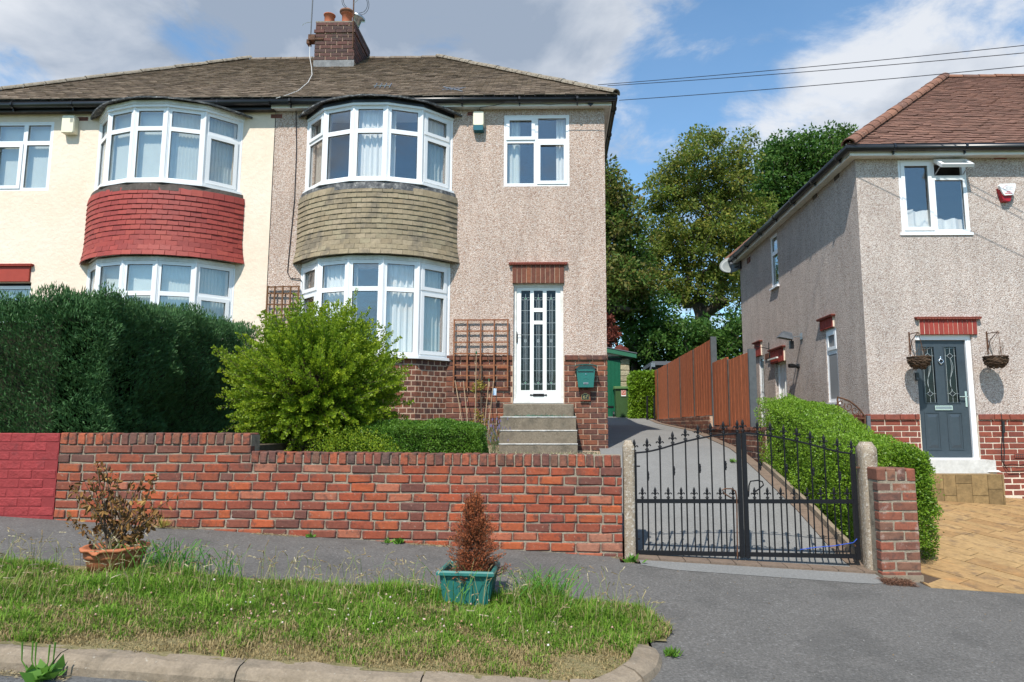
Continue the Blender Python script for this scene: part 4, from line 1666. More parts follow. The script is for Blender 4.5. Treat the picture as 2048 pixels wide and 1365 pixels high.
def main_roof_half(parent, side, ridge_z):
    """one half of the hipped roof shared by the pair; side=+1 right half, -1 left half"""
    D = 3.66
    Xe = .985 if side > 0 else 2 * PARTY - .985
    Ye = 10.76
    Yr = Ye + D
    z0 = P(1000, 199.5, 10.80).z + .035
    Sv = Vector((0, D, ridge_z - z0))
    sl = Sv.length
    Sv.normalize()
    Nv = Vector((0, -Sv.z, Sv.y))
    Xr = Xe - side * D
    # underlay
    m = MB()
    A, B = Vector((PARTY, Ye, z0)), Vector((Xe, Ye, z0))
    C, Dd = Vector((Xr, Yr, ridge_z)), Vector((PARTY, Yr, ridge_z))
    E_, F_ = Vector((Xe, Yr + D, z0)), Vector((PARTY, Yr + D, z0))
    for q in ([A, B, C, Dd], [B, E_, C], [E_, F_, Dd, C], [A, B, E_, F_]):
        m.add(q, [tuple(range(len(q)))])
    m.build('roof', 'slate_grey', parent)
    k = D / sl
    if side > 0:
        slate_roof(parent, Vector((PARTY, Ye, z0)), X3, Sv, Nv, lambda s: 0, lambda s: (Xe - PARTY) - s * k, sl, .098, .170, 'roof_brown')
        # hip end facing the drive
        Sv2 = Vector((-D, 0, ridge_z - z0)).normalized()
        slate_roof(parent, Vector((Xe, Ye, z0)), Y3, Sv2, Vector((Sv2.z, 0, -Sv2.x)), lambda s: s * k, lambda s: 2 * D - s * k, sl, .12, .26, 'roof_brown')
    else:
        slate_roof(parent, Vector((Xe, Ye, z0)), X3, Sv, Nv, lambda s: s * k, lambda s: (PARTY - Xe), sl, .098, .170, 'roof_brown')
    # hip and ridge
    for (p, q) in ((B, C), (Dd, C)):
        d = (q - p)
        n = int(d.length / .33)
        for i in range(n):
            a, b = p + d * (i / n), p + d * ((i + .97) / n)
            m = MB()
            lift = Vector((0, 0, (.02 if p is B else -.035) + R.uniform(-.006, .006)))
            half_round(m, a + lift, b + lift, .092 if p is B else .10)
            m.build('ridge_tile', 'hip_mortar' if p is B else 'ridge_grey', parent)
    # mortar fillet at the foot of the hip
    return Xe, Xr, Yr


def build_pebble_house():
    h = thing('pebbledashed_house', 'pebbledashed right half of the semi-detached pair with beige tile-hung bay and white leaded door', 'house', (-2, 14, 1))
    U = X3
    O = Vector((PARTY, FY, 0))
    W = XC - PARTY
    zd = 2.72            # top of the brick dado

    def u(x):
        return x - PARTY
    d0, d1 = P(1026.5, 690, FY).x, P(1127, 690, FY).x
    dz0, dz1 = P(1077, 807, FY).z, P(1077, 567, FY).z
    w0, w1 = P(1008, 300, FY).x, P(1138.5, 300, FY).x
    wz0, wz1 = P(1070, 373, FY).z, P(1070, 231, FY).z
    holes = [(u(-4.08), u(-1.92), 2.80, 4.15, 0), (u(-4.08), u(-1.92), 5.55, 6.72, 0), (u(w0), u(w1), wz0, wz1, .05), (u(d0), u(d1), .3, dz1, .12)]
    m = MB(); wall_sheet(m, O, U, W, zd - .01, EZ - .02, holes)
    # right gable wall
    wall_sheet(m, Vector((XC, FY, 0)), Y3, 7.0, zd - .01, EZ - .02)
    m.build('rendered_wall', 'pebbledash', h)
    m = MB(); wall_sheet(m, O + Vector((0, .008, 0)), U, W - .008, .8, zd - .008, holes[3:])
    wall_sheet(m, Vector((XC - .008, FY + .008, 0)), Y3, 7.0, .8, zd - .008)
    m.build('brick_base', 'mortar_pink', h)
    m = MB(); m.box(PARTY, XC, 18.0, 18.1, .8, EZ - .02)
    m.build('rear_wall', 'interior', h)
    interior(h, PARTY, XC, FY, FY + 3.2, 1.9, EZ - .12, 4.95)
    # dado bricks
    ms = block_meshes('brick', .225, .03, .0715, 'brick_dark', 8, .002, .004)
    brick_rows(h, ms, .225, .075, (d1 + .012, FY, 0), X3, XC - d1 - .012 + .006, 1.18, zd - .088, proud=-.0125, phase=.05)
    sx0, sz = P(1003, 830, FY).x, P(1003, 808, FY).z
    xb = -1.80
    brick_rows(h, ms, .225, .075, (xb, FY, 0), X3, d0 - .012 - xb, 1.32, zd - .088, proud=-.0125,
               skip=lambda a, b, z: (z < 1.9 and xb + a > sx0 - .04) or False)
    # top course, slightly proud
    ts = block_meshes('dado_brick', .225, .05, .078, 'brick_dark', 5, .002, .005)
    for (a, b) in ((xb, d0 - .014), (d1 + .014, XC + .018)):
        x = a
        while x < b - .02:
            e = min(x + .225, b)
            inst('dado_brick', R.choice(ts), h, ((x + e) / 2, FY - .004, zd - .042), (0, 0, 0), ((e - x - .01) / .225, 1, 1))
            x = e
    airbrick(h, P(937, 808.5, FY - .01))
    airbrick(h, P(945, 228, FY), w=.17)
    # bay
    wht = 'curtain'
    uc = {0: [(.02, .98, 0, 1, 'curtain_lace', .02, .09)],
          1: [],
          2: [(.0, 1.0, 0, 1, wht, .022, .085)],
          3: [(.0, .26, 0, 1, wht, .022, .07)],
          4: [(.12, .98, 0, 1, 'curtain_green', .022, .08)]}
    lc = {0: [(.02, .98, 0, 1, 'curtain_lace', .02, .09)],
          1: [(.02, 1.0, 0, 1, wht, .022, .085)],
          2: [(.0, .20, 0, 1, 'curtain_lace', .02, .07)],
          3: [(.0, 1.0, 0, 1, wht, .022, .09)],
          4: [(.25, .98, 0, 1, 'curtain_green', .022, .08)]}
    bay(h, -3.0, 'tile_beige', 'lead_peel', 'black_plastic', 'lead_peel', upper_c=uc, lower_c=lc, specu={0: (1, 0), 4: (1, 1), 1: (0, 0)}, specl={0: (1, 1), 4: (1, 1)})
    bay_base(h, -3.0, 2.62, 1.15, ms, 'mortar_pink', 'brick_attr_dark')
    # first-floor window
    window(h, (w0, FY, wz0), X3, w1 - w0, wz1 - wz0, [(0, .49, .64, 1, 1), (.49, 1, .64, 1, 0), (0, .49, 0, .64, 0), (.49, 1, 0, .64, 1)],
           [(.0, .24, 0, 1, 'curtain_green', .02, .10), (.80, 1.0, 0, 1, wht, .02, .08)], sill=(.035, -.05), inset=.0)
    # door lintel
    lx0, lx1 = P(1026, 550, FY).x, P(1127, 550, FY).x
    door_lintel(h, lx0 - .01, lx1 + .01, dz1 - .003, P(1077, 531, FY).z, FY, 'brick_lintel', 11)
    front_door(h, d0, d1, dz0, dz1)
    # eaves: white fascia board, soffit, black gutter
    fz0, fz1 = P(1000, 213, 10.86).z, P(1000, 203, 10.86).z
    m = MB(); m.box(PARTY - .03, .915, 10.86, 10.885, fz0, fz1 + .05)
    m.box(.89, .915, 10.885, 18.2, fz0, fz1 + .05)
    m.build('fascia_board', 'white_paint', h)
    m = MB(); m.box(PARTY, .885, 10.886, FY - .002, fz0 + .012, fz0 + .026)
    m.box(XC + .002, .888, FY, 18.2, fz0 + .012, fz0 + .026)
    m.build('soffit', 'white_dirty', h)
    gz = P(1000, 199.5, 10.80).z
    gutter(h, [(PARTY - .02, 10.80, gz), (.965, 10.80, gz), (.965, 18.2, gz)])
    m = MB()
    q = P(1181, 208, 10.855)
    m.prism([(-.05, 0), (.05, 0), (0, -.05)], q, X3, Z3, (0, -.02, 0)); m.build('fascia_clip', 'black_plastic', h)
    main_roof_half(h, 1, RIDGE_Z)
    build_chimney(h)
    # cables on the wall
    pts = [(592, 222), (593, 300), (589, 400), (582, 470), (577, 520), (575, 545), (581, 557), (600, 558), (605, 566), (604, 640)]
    m = MB(); m.tube([P(a, b, FY - .012 if a < 600 else FY - .02) for a, b in pts], .007, 5)
    tag(m.build('wall_cable', 'wire'), 'thin black cable running down the pebbledash left of the beige bay', 'cable')
    return h


def front_door(h, x0, x1, z0, z1):
    Y = FY + .055
    m = MB()
    m.box(x0, x0 + .045, Y, Y + .09, z0, z1)
    m.box(x1 - .045, x1, Y, Y + .09, z0, z1)
    m.box(x0, x1, Y - .002, Y + .09, z1 - .05, z1)
    m.box(x0, x1, Y - .03, Y + .09, z0, z0 + .035)
    m.build('door_frame', 'white_dirty', h)
    a, b = x0 + .047, x1 - .047
    zb, zt = z0 + .038, z1 - .053
    # glazing slots from the photograph
    def px(v):
        return P(1020 + v / 5.25, 700, FY + .08).x

    def pz(v):
        return P(1077, 560 + v / 5.25, FY + .08).z
    cols = [(px(115), px(210)), (px(249), px(344)), (px(384), px(480))]
    zT, zB = pz(115), pz(1160)
    slots = [(cols[0][0], cols[0][1], zB, zT), (cols[2][0], cols[2][1], zB, zT), (cols[1][0], cols[1][1], zB, pz(468)), (cols[1][0], cols[1][1], pz(430), pz(338)), (cols[1][0], cols[1][1], pz(297), zT)]
    m = MB()
    Yd = FY + .075
    wall_sheet(m, Vector((a, Yd, 0)), X3, b - a, zb, zt, [(s[0] - a, s[1] - a, s[2], s[3], .035) for s in slots])
    wall_sheet(m, Vector((a, Yd + .04, 0)), X3, b - a, zb, zt, [(s[0] - a, s[1] - a, s[2], s[3], 0) for s in slots])
    m.box(a, b, Yd + .041, Yd + .044, zb, zb + .01)
    d = m.build('door', 'white_paint', h)
    for s in slots:
        m = MB(); m.box(s[0] - .004, s[1] + .004, Yd + .020, Yd + .025, s[2] - .004, s[3] + .004)
        m.build('glass_panel', 'glass_door', d)
    # leading
    m = MB()
    yy = Yd + .017

    def seg(p, q, w=.0035):
        m.bar((p[0], yy, p[1]), (q[0], yy, q[1]), .004, w, up=(0, -1, 0))

    def lead(c0, c1, zb_, zt_, horizontals):
        w = c1 - c0
        xm = (c0 + c1) / 2
        for k in (-.13, 0.0, .13):
            seg((xm + k * w * 1.25, zb_), (xm + k * w * 1.25, zt_))
        for z in horizontals:
            if zb_ < z < zt_:
                seg((c0, z), (c1, z), .004)
    hs = [pz(v) for v in (322, 452, 577, 703, 828, 955)]
    for c0, c1 in (cols[0], cols[2]):
        lead(c0, c1, pz(1065), pz(205), hs)
    c0, c1 = cols[1]
    lead(c0, c1, pz(1065), pz(468), hs); lead(c0, c1, pz(430), pz(338), []); lead(c0, c1, pz(297), pz(205), [])
    grn = MB()
    for (c0, c1) in cols:
        w = c1 - c0
        xm = (c0 + c1) / 2
        # top and bottom lozenges with curved arms
        for (zc, sg) in ((pz(193), 1), (pz(1082), -1)):
            r = .016
            L = [(xm - r, zc), (xm, zc + r * 1.3), (xm + r, zc), (xm, zc - r * 1.3)]
            for i in range(4):
                seg(L[i], L[(i + 1) % 4])
            grn.prism([(p[0], p[1]) for p in L], (0, yy + .004, 0), X3, Z3, (0, -.002, 0))
            for q in (-1, 1):
                ex = c0 if q < 0 else c1
                seg((xm + q * r, zc), (xm + q * w * .3, zc + sg * .012)); seg((xm + q * w * .3, zc + sg * .012), (ex, zc + sg * .002))
                seg((xm + q * r * .2, zc - r), (xm + q * w * .28, zc - .030)) ; seg((xm + q * w * .28, zc - .030), (ex, zc - .018))
            seg((xm, zc + r), (xm, zc + .075 if sg > 0 else zc + .03))
            if sg < 0:
                seg((xm, zc - r), (xm, pz(1160)))
        # oval in the middle
        zc = pz(640)
        for q in (-1, 1):
            pts = [(xm + q * (.004 + .018 * math.sin(math.pi * t)), zc - .026 + .052 * t) for t in lin(0, 1, 6)]
            for p_, q_ in zip(pts, pts[1:]):
                seg(p_, q_)
        seg((xm - .012, zc - .014), (xm + .012, zc + .014)); seg((xm + .012, zc - .014), (xm - .012, zc + .014))
    m.build('leading', 'lead_came', d)
    grn.build('coloured_glass', 'stained_green', d)
    # amber curtain behind the right slot
    c0, c1 = cols[2]
    m = MB()
    zz = lin(pz(1150), pz(270), 14)
    vs = []
    for i, z in enumerate(zz):
        t = i / 14
        l = c0 + (c1 - c0) * (.50 + .32 * math.sin(t * 3.1) ** 2 - .1 * t)
        for j, x in enumerate((l, (l + c1) / 2, c1 + .02)):
            vs.append((x, Yd + .07 + .01 * (j % 2), z))
    m.add(vs, [(i * 3 + j, i * 3 + j + 1, (i + 1) * 3 + j + 1, (i + 1) * 3 + j) for i in range(14) for j in range(2)])
    m.build('door_curtain', 'curtain_amber', h)
    # letter plate with arrow ends, and the tall black handle
    zc = pz(1210)
    m = MB(); m.box(px(243), px(357), Yd - .014, Yd - .001, zc - .020, zc + .020)
    for q, e in ((-1, px(243)), (1, px(357))):
        m.prism([(e, -.006), (e + q * .030, -.010), (e + q * .030, -.020), (e + q * .055, 0), (e + q * .030, .020), (e + q * .030, .010), (e, .006)], (0, Yd - .010, zc), X3, Z3, (0, .007, 0))
    m.build('letter_plate', 'black_iron', d)
    xh = px(72)
    m = MB()
    m.box(xh - .014, xh + .014, Yd - .010, Yd - .001, pz(655), pz(570))
    m.tube([(xh, Yd - .012, pz(660)), (xh, Yd - .035, pz(640)), (xh, Yd - .035, pz(590)), (xh, Yd - .012, pz(572))], .007, 6)
    fleur(m, xh, Yd - .010, pz(570), .35)
    m.tube([(xh, Yd - .03, pz(585)), (xh + .03, Yd - .035, pz(578)), (xh + .07, Yd - .035, pz(580))], .0035, 5)
    m.build('handle', 'black_iron', d)


def build_chimney(h):
    Y0 = 13.40
    x0, x1 = P(629, 100, Y0).x, P(708, 100, Y0).x
    zt = P(660, 45, Y0).z
    zb = P(660, 128, Y0).z
    c = MB()
    yb = Y0 + 1.15
    c.box(x0 + .006, x1 - .006, Y0 + .006, yb - .006, zb - .6, zt - .02)
    ch = c.build('chimney', 'mortar_pink', h)
    ms = block_meshes('brick', .225, .03, .0715, 'brick_chimney', 6, .002, .004)
    W = x1 - x0

    def rows(O, U, W, za, zb2, pr):
        brick_rows(ch, ms, .225, .075, O, U, W, za, zb2, proud=pr)
    zc0, zc1 = P(660, 68, Y0).z, P(660, 60, Y0).z
    rows((x0, Y0 + .008, 0), X3, W, zb + .09, zc0, 0)
    rows((x0 + .01, Y0 + .008, 0), X3, W - .02, zc1, zt, 0)
    rows((x0 - .02, Y0 - .012, 0), X3, W + .04, zc0 + .012, zc0 + .09, 0)
    for (a, b, pr) in ((zb + .1, zc0, 0), (zc1, zt, 0), (zc0 + .012, zc0 + .09, .02)):
        rows((x1 - .008 + pr, Y0, 0), Y3, 1.15, a, b, 0)
    m = MB()
    m.prism([(x0 - .0, Y0), (x1, Y0), (x1, yb), (x0, yb)], (0, 0, zt - .005), X3, Y3, (0, 0, .03))
    vs = [(x0, Y0, zt + .026), (x1, Y0, zt + .026), (x1, yb, zt + .026), (x0, yb, zt + .026), (x0 + .15, Y0 + .15, zt + .09), (x1 - .15, Y0 + .15, zt + .09), (x1 - .15, yb - .15, zt + .09), (x0 + .15, yb - .15, zt + .09)]
    m.add(vs, [(0, 1, 5, 4), (1, 2, 6, 5), (2, 3, 7, 6), (3, 0, 4, 7), (4, 5, 6, 7)])
    m.build('flaunching', 'hip_mortar', ch)
    # lead flashing apron
    m = MB()
    m.box(x0 - .01, x1 + .01, Y0 - .012, Y0 + .01, zb - .22, zb + .075)
    m.build('flashing', 'lead_sheet', ch)
    # pots
    def pot(px_, py_, Yp, r, top, cap):
        q = P(px_, py_, Yp)
        hgt = top
        m = MB()
        m.lathe([(r * .9, -.12), (r * .92, hgt * .8), (r * 1.08, hgt * .84), (r * 1.1, hgt), (r * .95, hgt), (r * .85, hgt - .02), (r * .8, 0)], q, 18)
        p = m.build('chimney_pot', 'pot_clay', ch, smooth=True)
        if cap:
            m = MB()
            m.lathe([(r * 1.1, hgt), (r * 1.38, hgt + .02), (r * 1.36, hgt + .05), (r * .9, hgt + .09), (.005, hgt + .10)], q, 18)
            m.build('chimney_pot_rim', 'ridge_orange', ch, smooth=True)
    pot(659, 40, Y0 + .28, .115, .10, False)
    pot(694, 40, Y0 + .28, .115, .13, True)
    m = MB()
    q = P(713, 44, Y0 + 1.0)
    m.lathe([(.10, -.1), (.10, .06), (.17, .08), (.16, .13), (.03, .2)], q, 16, axis=(.4, -.1, 1))
    m.build('chimney_cowl', 'steel', ch, smooth=True)
    # two aerials on the stack: things of their own
    a = thing('aerial', 'slim aerial mast clamped to the left side of the chimney', 'aerial', (x0, Y0, zt - .4))
    m = MB(); m.tube([P(620, 88, Y0 + .1), P(622, 60, Y0 + .1), P(627, -30, Y0 + .1)], .014, 6); m.build('mast', 'slate_grey', a)
    m = MB(); m.tube([P(604, 51, Y0 + .1), P(612, 46, Y0 + .1), P(622, 44.5, Y0 + .1)], .006, 5); m.build('rod', 'steel', a)
    m = MB()
    c0 = P(624, 80, Y0 + .05)
    m.box(c0.x - .05, c0.x + .09, Y0 - .04, Y0 + .15, c0.z - .05, c0.z + .07)
    c1 = P(640, 79, Y0)
    m.box(c1.x - .1, c1.x + .08, Y0 - .03, Y0 - .012, c1.z - .02, c1.z + .02)
    m.box(c0.x - .09, c0.x - .03, Y0 - .02, Y0 + .12, c0.z - .12, c0.z - .03)
    m.build('clamp', 'rusty_iron', a)
    m = MB(); m.tube([P(620, 92, Y0 - .05), P(619, 112, Y0 - .15), P(623, 135, 12.75), P(624, 150, 12.2), P(616, 165, 11.75), P(596, 182, 11.15), P(575, 190, 10.82), P(552, 197, 10.70)], .0055, 5)
    m.build('cable', 'white_cable', a)
    b = thing('aerial', 'rusty mast with looped radio aerial on the right corner of the chimney', 'aerial', (x1, Y0, zt - .5))
    m = MB(); m.tube([P(705.5, 95, Y0 - .03), P(706.5, 40, Y0 - .03), P(708.5, -30, Y0 - .03)], .015, 6); m.build('mast', 'rusty_iron', b)
    for (cx_, cy_, rx, ry, t0, t1) in ((722, 10, 16, 20, -100, 95), (721, 9, 14, 17, -100, 100), (696, 2, 12, 15, 105, 250), (697, 1, 10, 14, 110, 250)):
        m = MB()
        m.tube([P(cx_ + rx * math.cos(rad(t)), cy_ + ry * math.sin(rad(t)) * 1.0, Y0 + .1 * math.sin(rad(t))) for t in lin(t0, t1, 14)], .006, 5)
        m.build('loop', 'slate_grey', b)
    m = MB(); m.tube([P(706, 8, Y0 - .03), P(716, 0, Y0 - .05), P(722, -8, Y0 - .05)], .008, 5); m.build('rod', 'steel', b)


def blinds(u0, u1):
    return (u0, u1, 0.0, 1.0, 'curtain_green', .008, .052)


def build_cream_house():
    h = thing('cream_house', 'cream rendered left half of the semi-detached pair with red tile-hung bay', 'house', (-7.5, 14, 1))
    XL = 2 * PARTY - XC
    O = Vector((XL, FY, 0))
    W = PARTY - XL

    def u(x):
        return x - XL
    w0, w1 = P(-14, 300, FY).x, P(104, 300, FY).x
    wz0, wz1 = P(50, 382, FY).z, P(50, 245, FY).z
    lx = P(62, 600, FY).x
    lz = P(30, 565, FY).z
    holes = [(u(-7.66), u(-5.50), 2.80, 4.15, 0), (u(-7.66), u(-5.50), 5.55, 6.72, 0), (u(w0), u(w1), wz0, wz1, .05), (u(lx - 1.0), u(lx - .02), 1.6, lz, .12)]
    m = MB(); wall_sheet(m, O, X3, W - .012, .8, EZ - .02, holes)
    wall_sheet(m, Vector((XL, FY + 7, 0)), -Y3, 7.0, .8, EZ - .02)
    m.build('rendered_wall', 'cream_render', h)
    m = MB(); m.box(XL, PARTY, 18.0, 18.1, .8, EZ - .02)
    m.build('rear_wall', 'interior', h)
    interior(h, XL, PARTY, FY, FY + 3.2, 1.9, EZ - .12, 4.95)
    bl = {i: [blinds(.02, .98)] for i in range(5)}
    bay(h, -6.58, 'tile_red', 'lead_peel', 'white_dirty', 'dark_band', upper_c=bl, lower_c=bl, specu={4: (0, 1)}, specl={4: (0, 1)}, splitu=.72, splitl=.66)
    m = MB()
    poly = [(-6.58 + x * .985, FY + y * .965) for x, y in JB]
    m.prism(poly, (0, 0, 1.0), X3, Y3, (0, 0, 1.62)); m.build('bay_wall', 'cream_render', h)
    window(h, (w0, FY, wz0), X3, w1 - w0, wz1 - wz0, [(0, .53, .70, 1, 0), (.53, 1, .70, 1, 0), (0, .53, 0, .70, 1), (.53, 1, 0, .70, 0)], [blinds(0, 1)], sill=(.035, -.05))
    window(h, (lx - .98, FY + .06, 2.7), X3, .95, lz - 2.75, [(0, 1, .75, 1, 0), (0, 1, 0, .75, 0)], [blinds(0, 1)])
    # red lintel over the lower left window
    z0, z1 = P(30, 564, FY).z, P(30, 534, FY).z
    a, b = P(-30, 550, FY).x, P(61, 550, FY).x
    m = MB(); m.box(a, b, FY - .035, FY + .02, z0, z1); m.build('lintel', 'red_flat', h)
    m = MB()
    k = 34
    for i in range(k):
        x = a - .05 + (b - a + .09) * i / k
        m.box(x, x + (b - a + .09) / k * .85, FY - .07, FY - .001, z1 + .001, z1 + .022)
    m.box(a - .05, b + .05, FY - .075, FY - .001, z1 + .023, z1 + .037)
    m.build('tile_creasing', 'red_flat', h)
    airbrick(h, P(166, 238.5, FY), w=.18)
    airbrick(h, P(553, 233, FY), w=.19)
    # black fascia and gutter
    fz0, fz1 = P(100, 224, 10.86).z, P(100, 206, 10.86).z
    m = MB(); m.box(XL - .1, PARTY - .04, 10.86, 10.885, fz0 + .01, fz1 + .05)
    m.build('fascia_board', 'black_plastic', h)
    m = MB(); m.box(XL - .1, PARTY, 10.886, FY - .002, fz0 + .022, fz0 + .036)
    m.build('soffit', 'dark_band', h)
    gz = P(1000, 200.5, 10.80).z
    gutter(h, [(XL - .2, 10.80, gz - .02), (-7.5, 10.80, gz - .01), (PARTY - .03, 10.80, gz)])
    main_roof_half(h, -1, RIDGE_Z)
    return h


RIDGE_Z = P(860, 117, 14.42).z

RFY = 10.3
RX = 4.645


def build_right_house():
    h = thing('grey_pebbledashed_house', 'grey pebbledashed house on the right with brown tiled hip roof and dark grey front door', 'house', (7, 13, .6))
    zd = 1.755
    ez = 5.90
    XR = 12.0
    BY = 17.1
    O = Vector((RX, RFY, 0))

    def u(x):
        return x - RX
    d0, d1 = P(1838, 800, RFY).x, P(1952, 800, RFY).x
    dz0, dz1 = P(1900, 919, RFY).z, P(1890, 670, RFY).z
    w0, w1 = P(1800, 400, RFY).x, P(1936, 400, RFY).x
    wz0, wz1 = P(1870, 466, RFY).z, P(1866, 321, RFY).z
    holes = [(u(w0), u(w1), wz0, wz1, .04), (u(d0), u(d1), .2, dz1, .12)]
    # side openings measured on the plane X = RX; U runs toward the camera
    def sy(px_, py_=700):
        return PX(px_, py_, RX).y

    def sz(px_, py_):
        return PX(px_, py_, RX).z
    L = BY - RFY
    so = Vector((RX, BY, 0))

    def su(px_):
        return BY - sy(px_)
    sw = []         # (u0,u1,z0,z1)
    sw.append((su(1549), su(1563.5), sz(1556, 571), sz(1556, 462)))
    sw.append((su(1652), su(1674.5), sz(1662, 806), sz(1662, 659)))
    sw.append((su(1517), su(1526.5), .9, sz(1521, 713)))
    sw.append((su(1548), su(1571), .7, sz(1559, 723)))
    m = MB(); wall_sheet(m, O, X3, XR - RX, zd, ez, holes)
    wall_sheet(m, so, -Y3, L, zd, ez, [(*s, .10) for s in sw])
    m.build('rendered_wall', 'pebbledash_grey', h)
    m = MB(); wall_sheet(m, O + Vector((.006, .006, 0)), X3, XR - RX, -.2, zd + .002, holes[1:])
    wall_sheet(m, so + Vector((.006, 0, 0)), -Y3, L - .006, -.2, zd + .002, [(*s, .10) for s in sw[2:]])
    m.build('brick_base', 'mortar_light', h)
    m = MB(); m.box(RX, XR, BY - .02, BY, .2, ez); m.build('rear_wall', 'interior', h)
    interior(h, RX, XR, RFY, RFY + 3.2, 1.0, ez - .12, 3.8)
    m = MB(); m.box(RX + .5, RX + .55, RFY + 3.4, BY - .1, 1.0, ez - .1); m.build('room', 'interior', h)
    ms = block_meshes('brick', .225, .03, .0715, 'brick_red', 8, .002, .004)
    brick_rows(h, ms, .225, .075, (RX - .012, RFY, 0), X3, d0 - .01 - RX + .012, .72, zd - .086, proud=-.0125)
    brick_rows(h, ms, .225, .075, (d1 + .01, RFY, 0), X3, 7.45 - d1 - .01, .44, zd - .086, proud=-.0125, phase=.04)
    brick_rows(h, ms, .225, .075, (RX, RFY + 1.9, 0), -Y3, 1.9 + .012, .9, zd - .086, proud=-.0125)
    ts = block_meshes('dado_brick', .225, .05, .078, 'brick_red', 5, .002, .005)
    for (a, b) in ((RX - .016, d0 - .012), (d1 + .012, 7.45)):
        x = a
        while x < b - .02:
            e = min(x + .225, b)
            inst('dado_brick', R.choice(ts), h, ((x + e) / 2, RFY - .004, zd - .040), (0, 0, 0), ((e - x - .01) / .225, 1, 1))
            x = e
    y = RFY - .016
    while y < RFY + 4.0:
        inst('dado_brick', R.choice(ts), h, (RX - .004, y + .112, zd - .040), (0, 0, rad(-90)), (.96, 1, 1))
        y += .225
    m = MB(); 
    for i in range(4):
        m.box(7.45 + i, 8.45 + i - .01, RFY - .004, RFY + .004, .3, zd - .1)
    m.build('far_brickwork', 'red_creasing', h)
    # front window; the small top vent stands open
    W, H = w1 - w0, wz1 - wz0
    f = window(h, (w0, RFY, wz0), X3, W, H, [(0, .50, 0, 1, 1), (.50, 1, 0, .765, 0), (.50, 1, .765, 1, 2)],
               [(.03, .47, 0, .34, 'curtain', .05, .3), (.52, .98, 0, .22, 'curtain', .05, .25), (.0, .10, 0, 1, 'curtain_green', .02, .08)], sill=(.035, .02))
    vw, vh = W * .47, H * .235
    hinge = Vector((w0 + W * .515, RFY - .015, wz1 - .035))
    a = rad(52)
    V = Vector((0, -math.sin(a), -math.cos(a)))
    Nn = Vector((0, -math.cos(a), math.sin(a)))
    m = MB()

    def vb(mb, u0, u1, v0, v1, d0_, d1_):
        mb.obox(hinge + X3 * ((u0 + u1) / 2) + V * ((v0 + v1) / 2) + Nn * ((d0_ + d1_) / 2), X3 * ((u1 - u0) / 2), V * ((v1 - v0) / 2), Nn * ((d1_ - d0_) / 2))
    t = .055
    vb(m, 0, vw, 0, t, 0, .05); vb(m, 0, vw, vh - t, vh, 0, .05); vb(m, 0, t, t, vh - t, 0, .05); vb(m, vw - t, vw, t, vh - t, 0, .05)
    s = m.build('open_vent', 'upvc', f)
    m = MB(); vb(m, t - .005, vw - t + .005, t - .005, vh - t + .005, .02, .026); m.build('pane', 'glass', f)
    m = MB()
    m.bar(hinge + X3 * .03 + V * vh * .7, (hinge.x + .03, RFY + .02, hinge.z - vh * .75), .01, .01)
    m.bar(hinge + X3 * (vw - .03) + V * vh * .7, (hinge.x + vw - .03, RFY + .02, hinge.z - vh * .75), .01, .01)
    m.build('window_stay', 'steel', f)
    # side windows and door
    def side_window(s, cells, cur, sill):
        o = so - Y3 * s[0] - X3 * 0
        o.z = s[2]
        window(h, o + X3 * .012, -Y3, s[1] - s[0], s[3] - s[2], cells, cur, fw=.045)
        if sill:
            m = MB(); m.box(RX - .05, RX + .09, BY - s[1] - .03, BY - s[0] + .03, s[2] - .035, s[2] - .001); m.build('window_sill', 'upvc', h)
    side_window(sw[0], [(0, 1, .66, 1, 0), (0, 1, 0, .66, 0)], [], True)
    side_window(sw[1], [(0, 1, .70, 1, 1), (0, 1, 0, .70, 0)], [(.0, .5, 0, 1, 'curtain', .02, .09)], True)
    side_window(sw[2], [(0, 1, .35, 1, 0), (0, 1, 0, .35, 0)], [], False)
    s = sw[3]
    m = MB()
    yy0, yy1 = BY - s[1], BY - s[0]
    m.box(RX + .06, RX + .13, yy0, yy0 + .05, s[2], s[3]); m.box(RX + .06, RX + .13, yy1 - .05, yy1, s[2], s[3]); m.box(RX + .06, RX + .13, yy0, yy1, s[3] - .05, s[3])
    m.build('door_frame', 'upvc', h)
    m = MB(); m.box(RX + .09, RX + .12, yy0 + .05, yy1 - .05, s[2], s[3] - .05)
    for i in range(5):
        q = yy0 + .1 + (yy1 - yy0 - .2) * i / 4
        m.box(RX + .082, RX + .0885, q - .02, q + .02, s[2] + .1, s[3] - .15)
    m.build('side_door', 'white_paint', h)
    # lintels on the side wall
    for (pa, pb, pt, pbm, n) in ((1645.5, 1671.5, 641, 655, 5), (1511.5, 1524, 692, 711, 4), (1542.5, 1569.5, 703, 722, 8)):
        a_, b_ = BY - sy(pa), BY - sy(pb)
        pm = (pa + pb) / 2
        z1_, z0_ = sz(pb, pt - (8 if pa < 1640 else 9)), sz(pb, pbm - (0 if pa < 1640 else 2))
        door_lintel(h, 0, b_ - a_, z0_, z1_, 0, 'brick_lintel_red', n, True, -Y3, so - Y3 * a_)
    for (a_, b_) in ((1535, 713), (1498, 521)):
        q = PX(a_, b_, RX)
        m = MB(); m.box(RX - .02, RX - .001, q.y - .12, q.y + .12, q.z - .06, q.z + .06); m.build('air_brick', 'brick_dark', h)
    q = PX(1674, 353, RX)
    m = MB(); m.box(RX - .01, RX - .001, q.y - .1, q.y + .1, q.z - .05, q.z + .05); m.build('air_brick', 'dark_band', h)
    q = PX(1630, 393, RX)
    m = MB(); m.box(RX - .01, RX - .001, q.y - .1, q.y + .1, q.z - .04, q.z + .04); m.build('air_brick', 'dark_band', h)
    airbrick(h, P(2044, 911.5, RFY - .012))
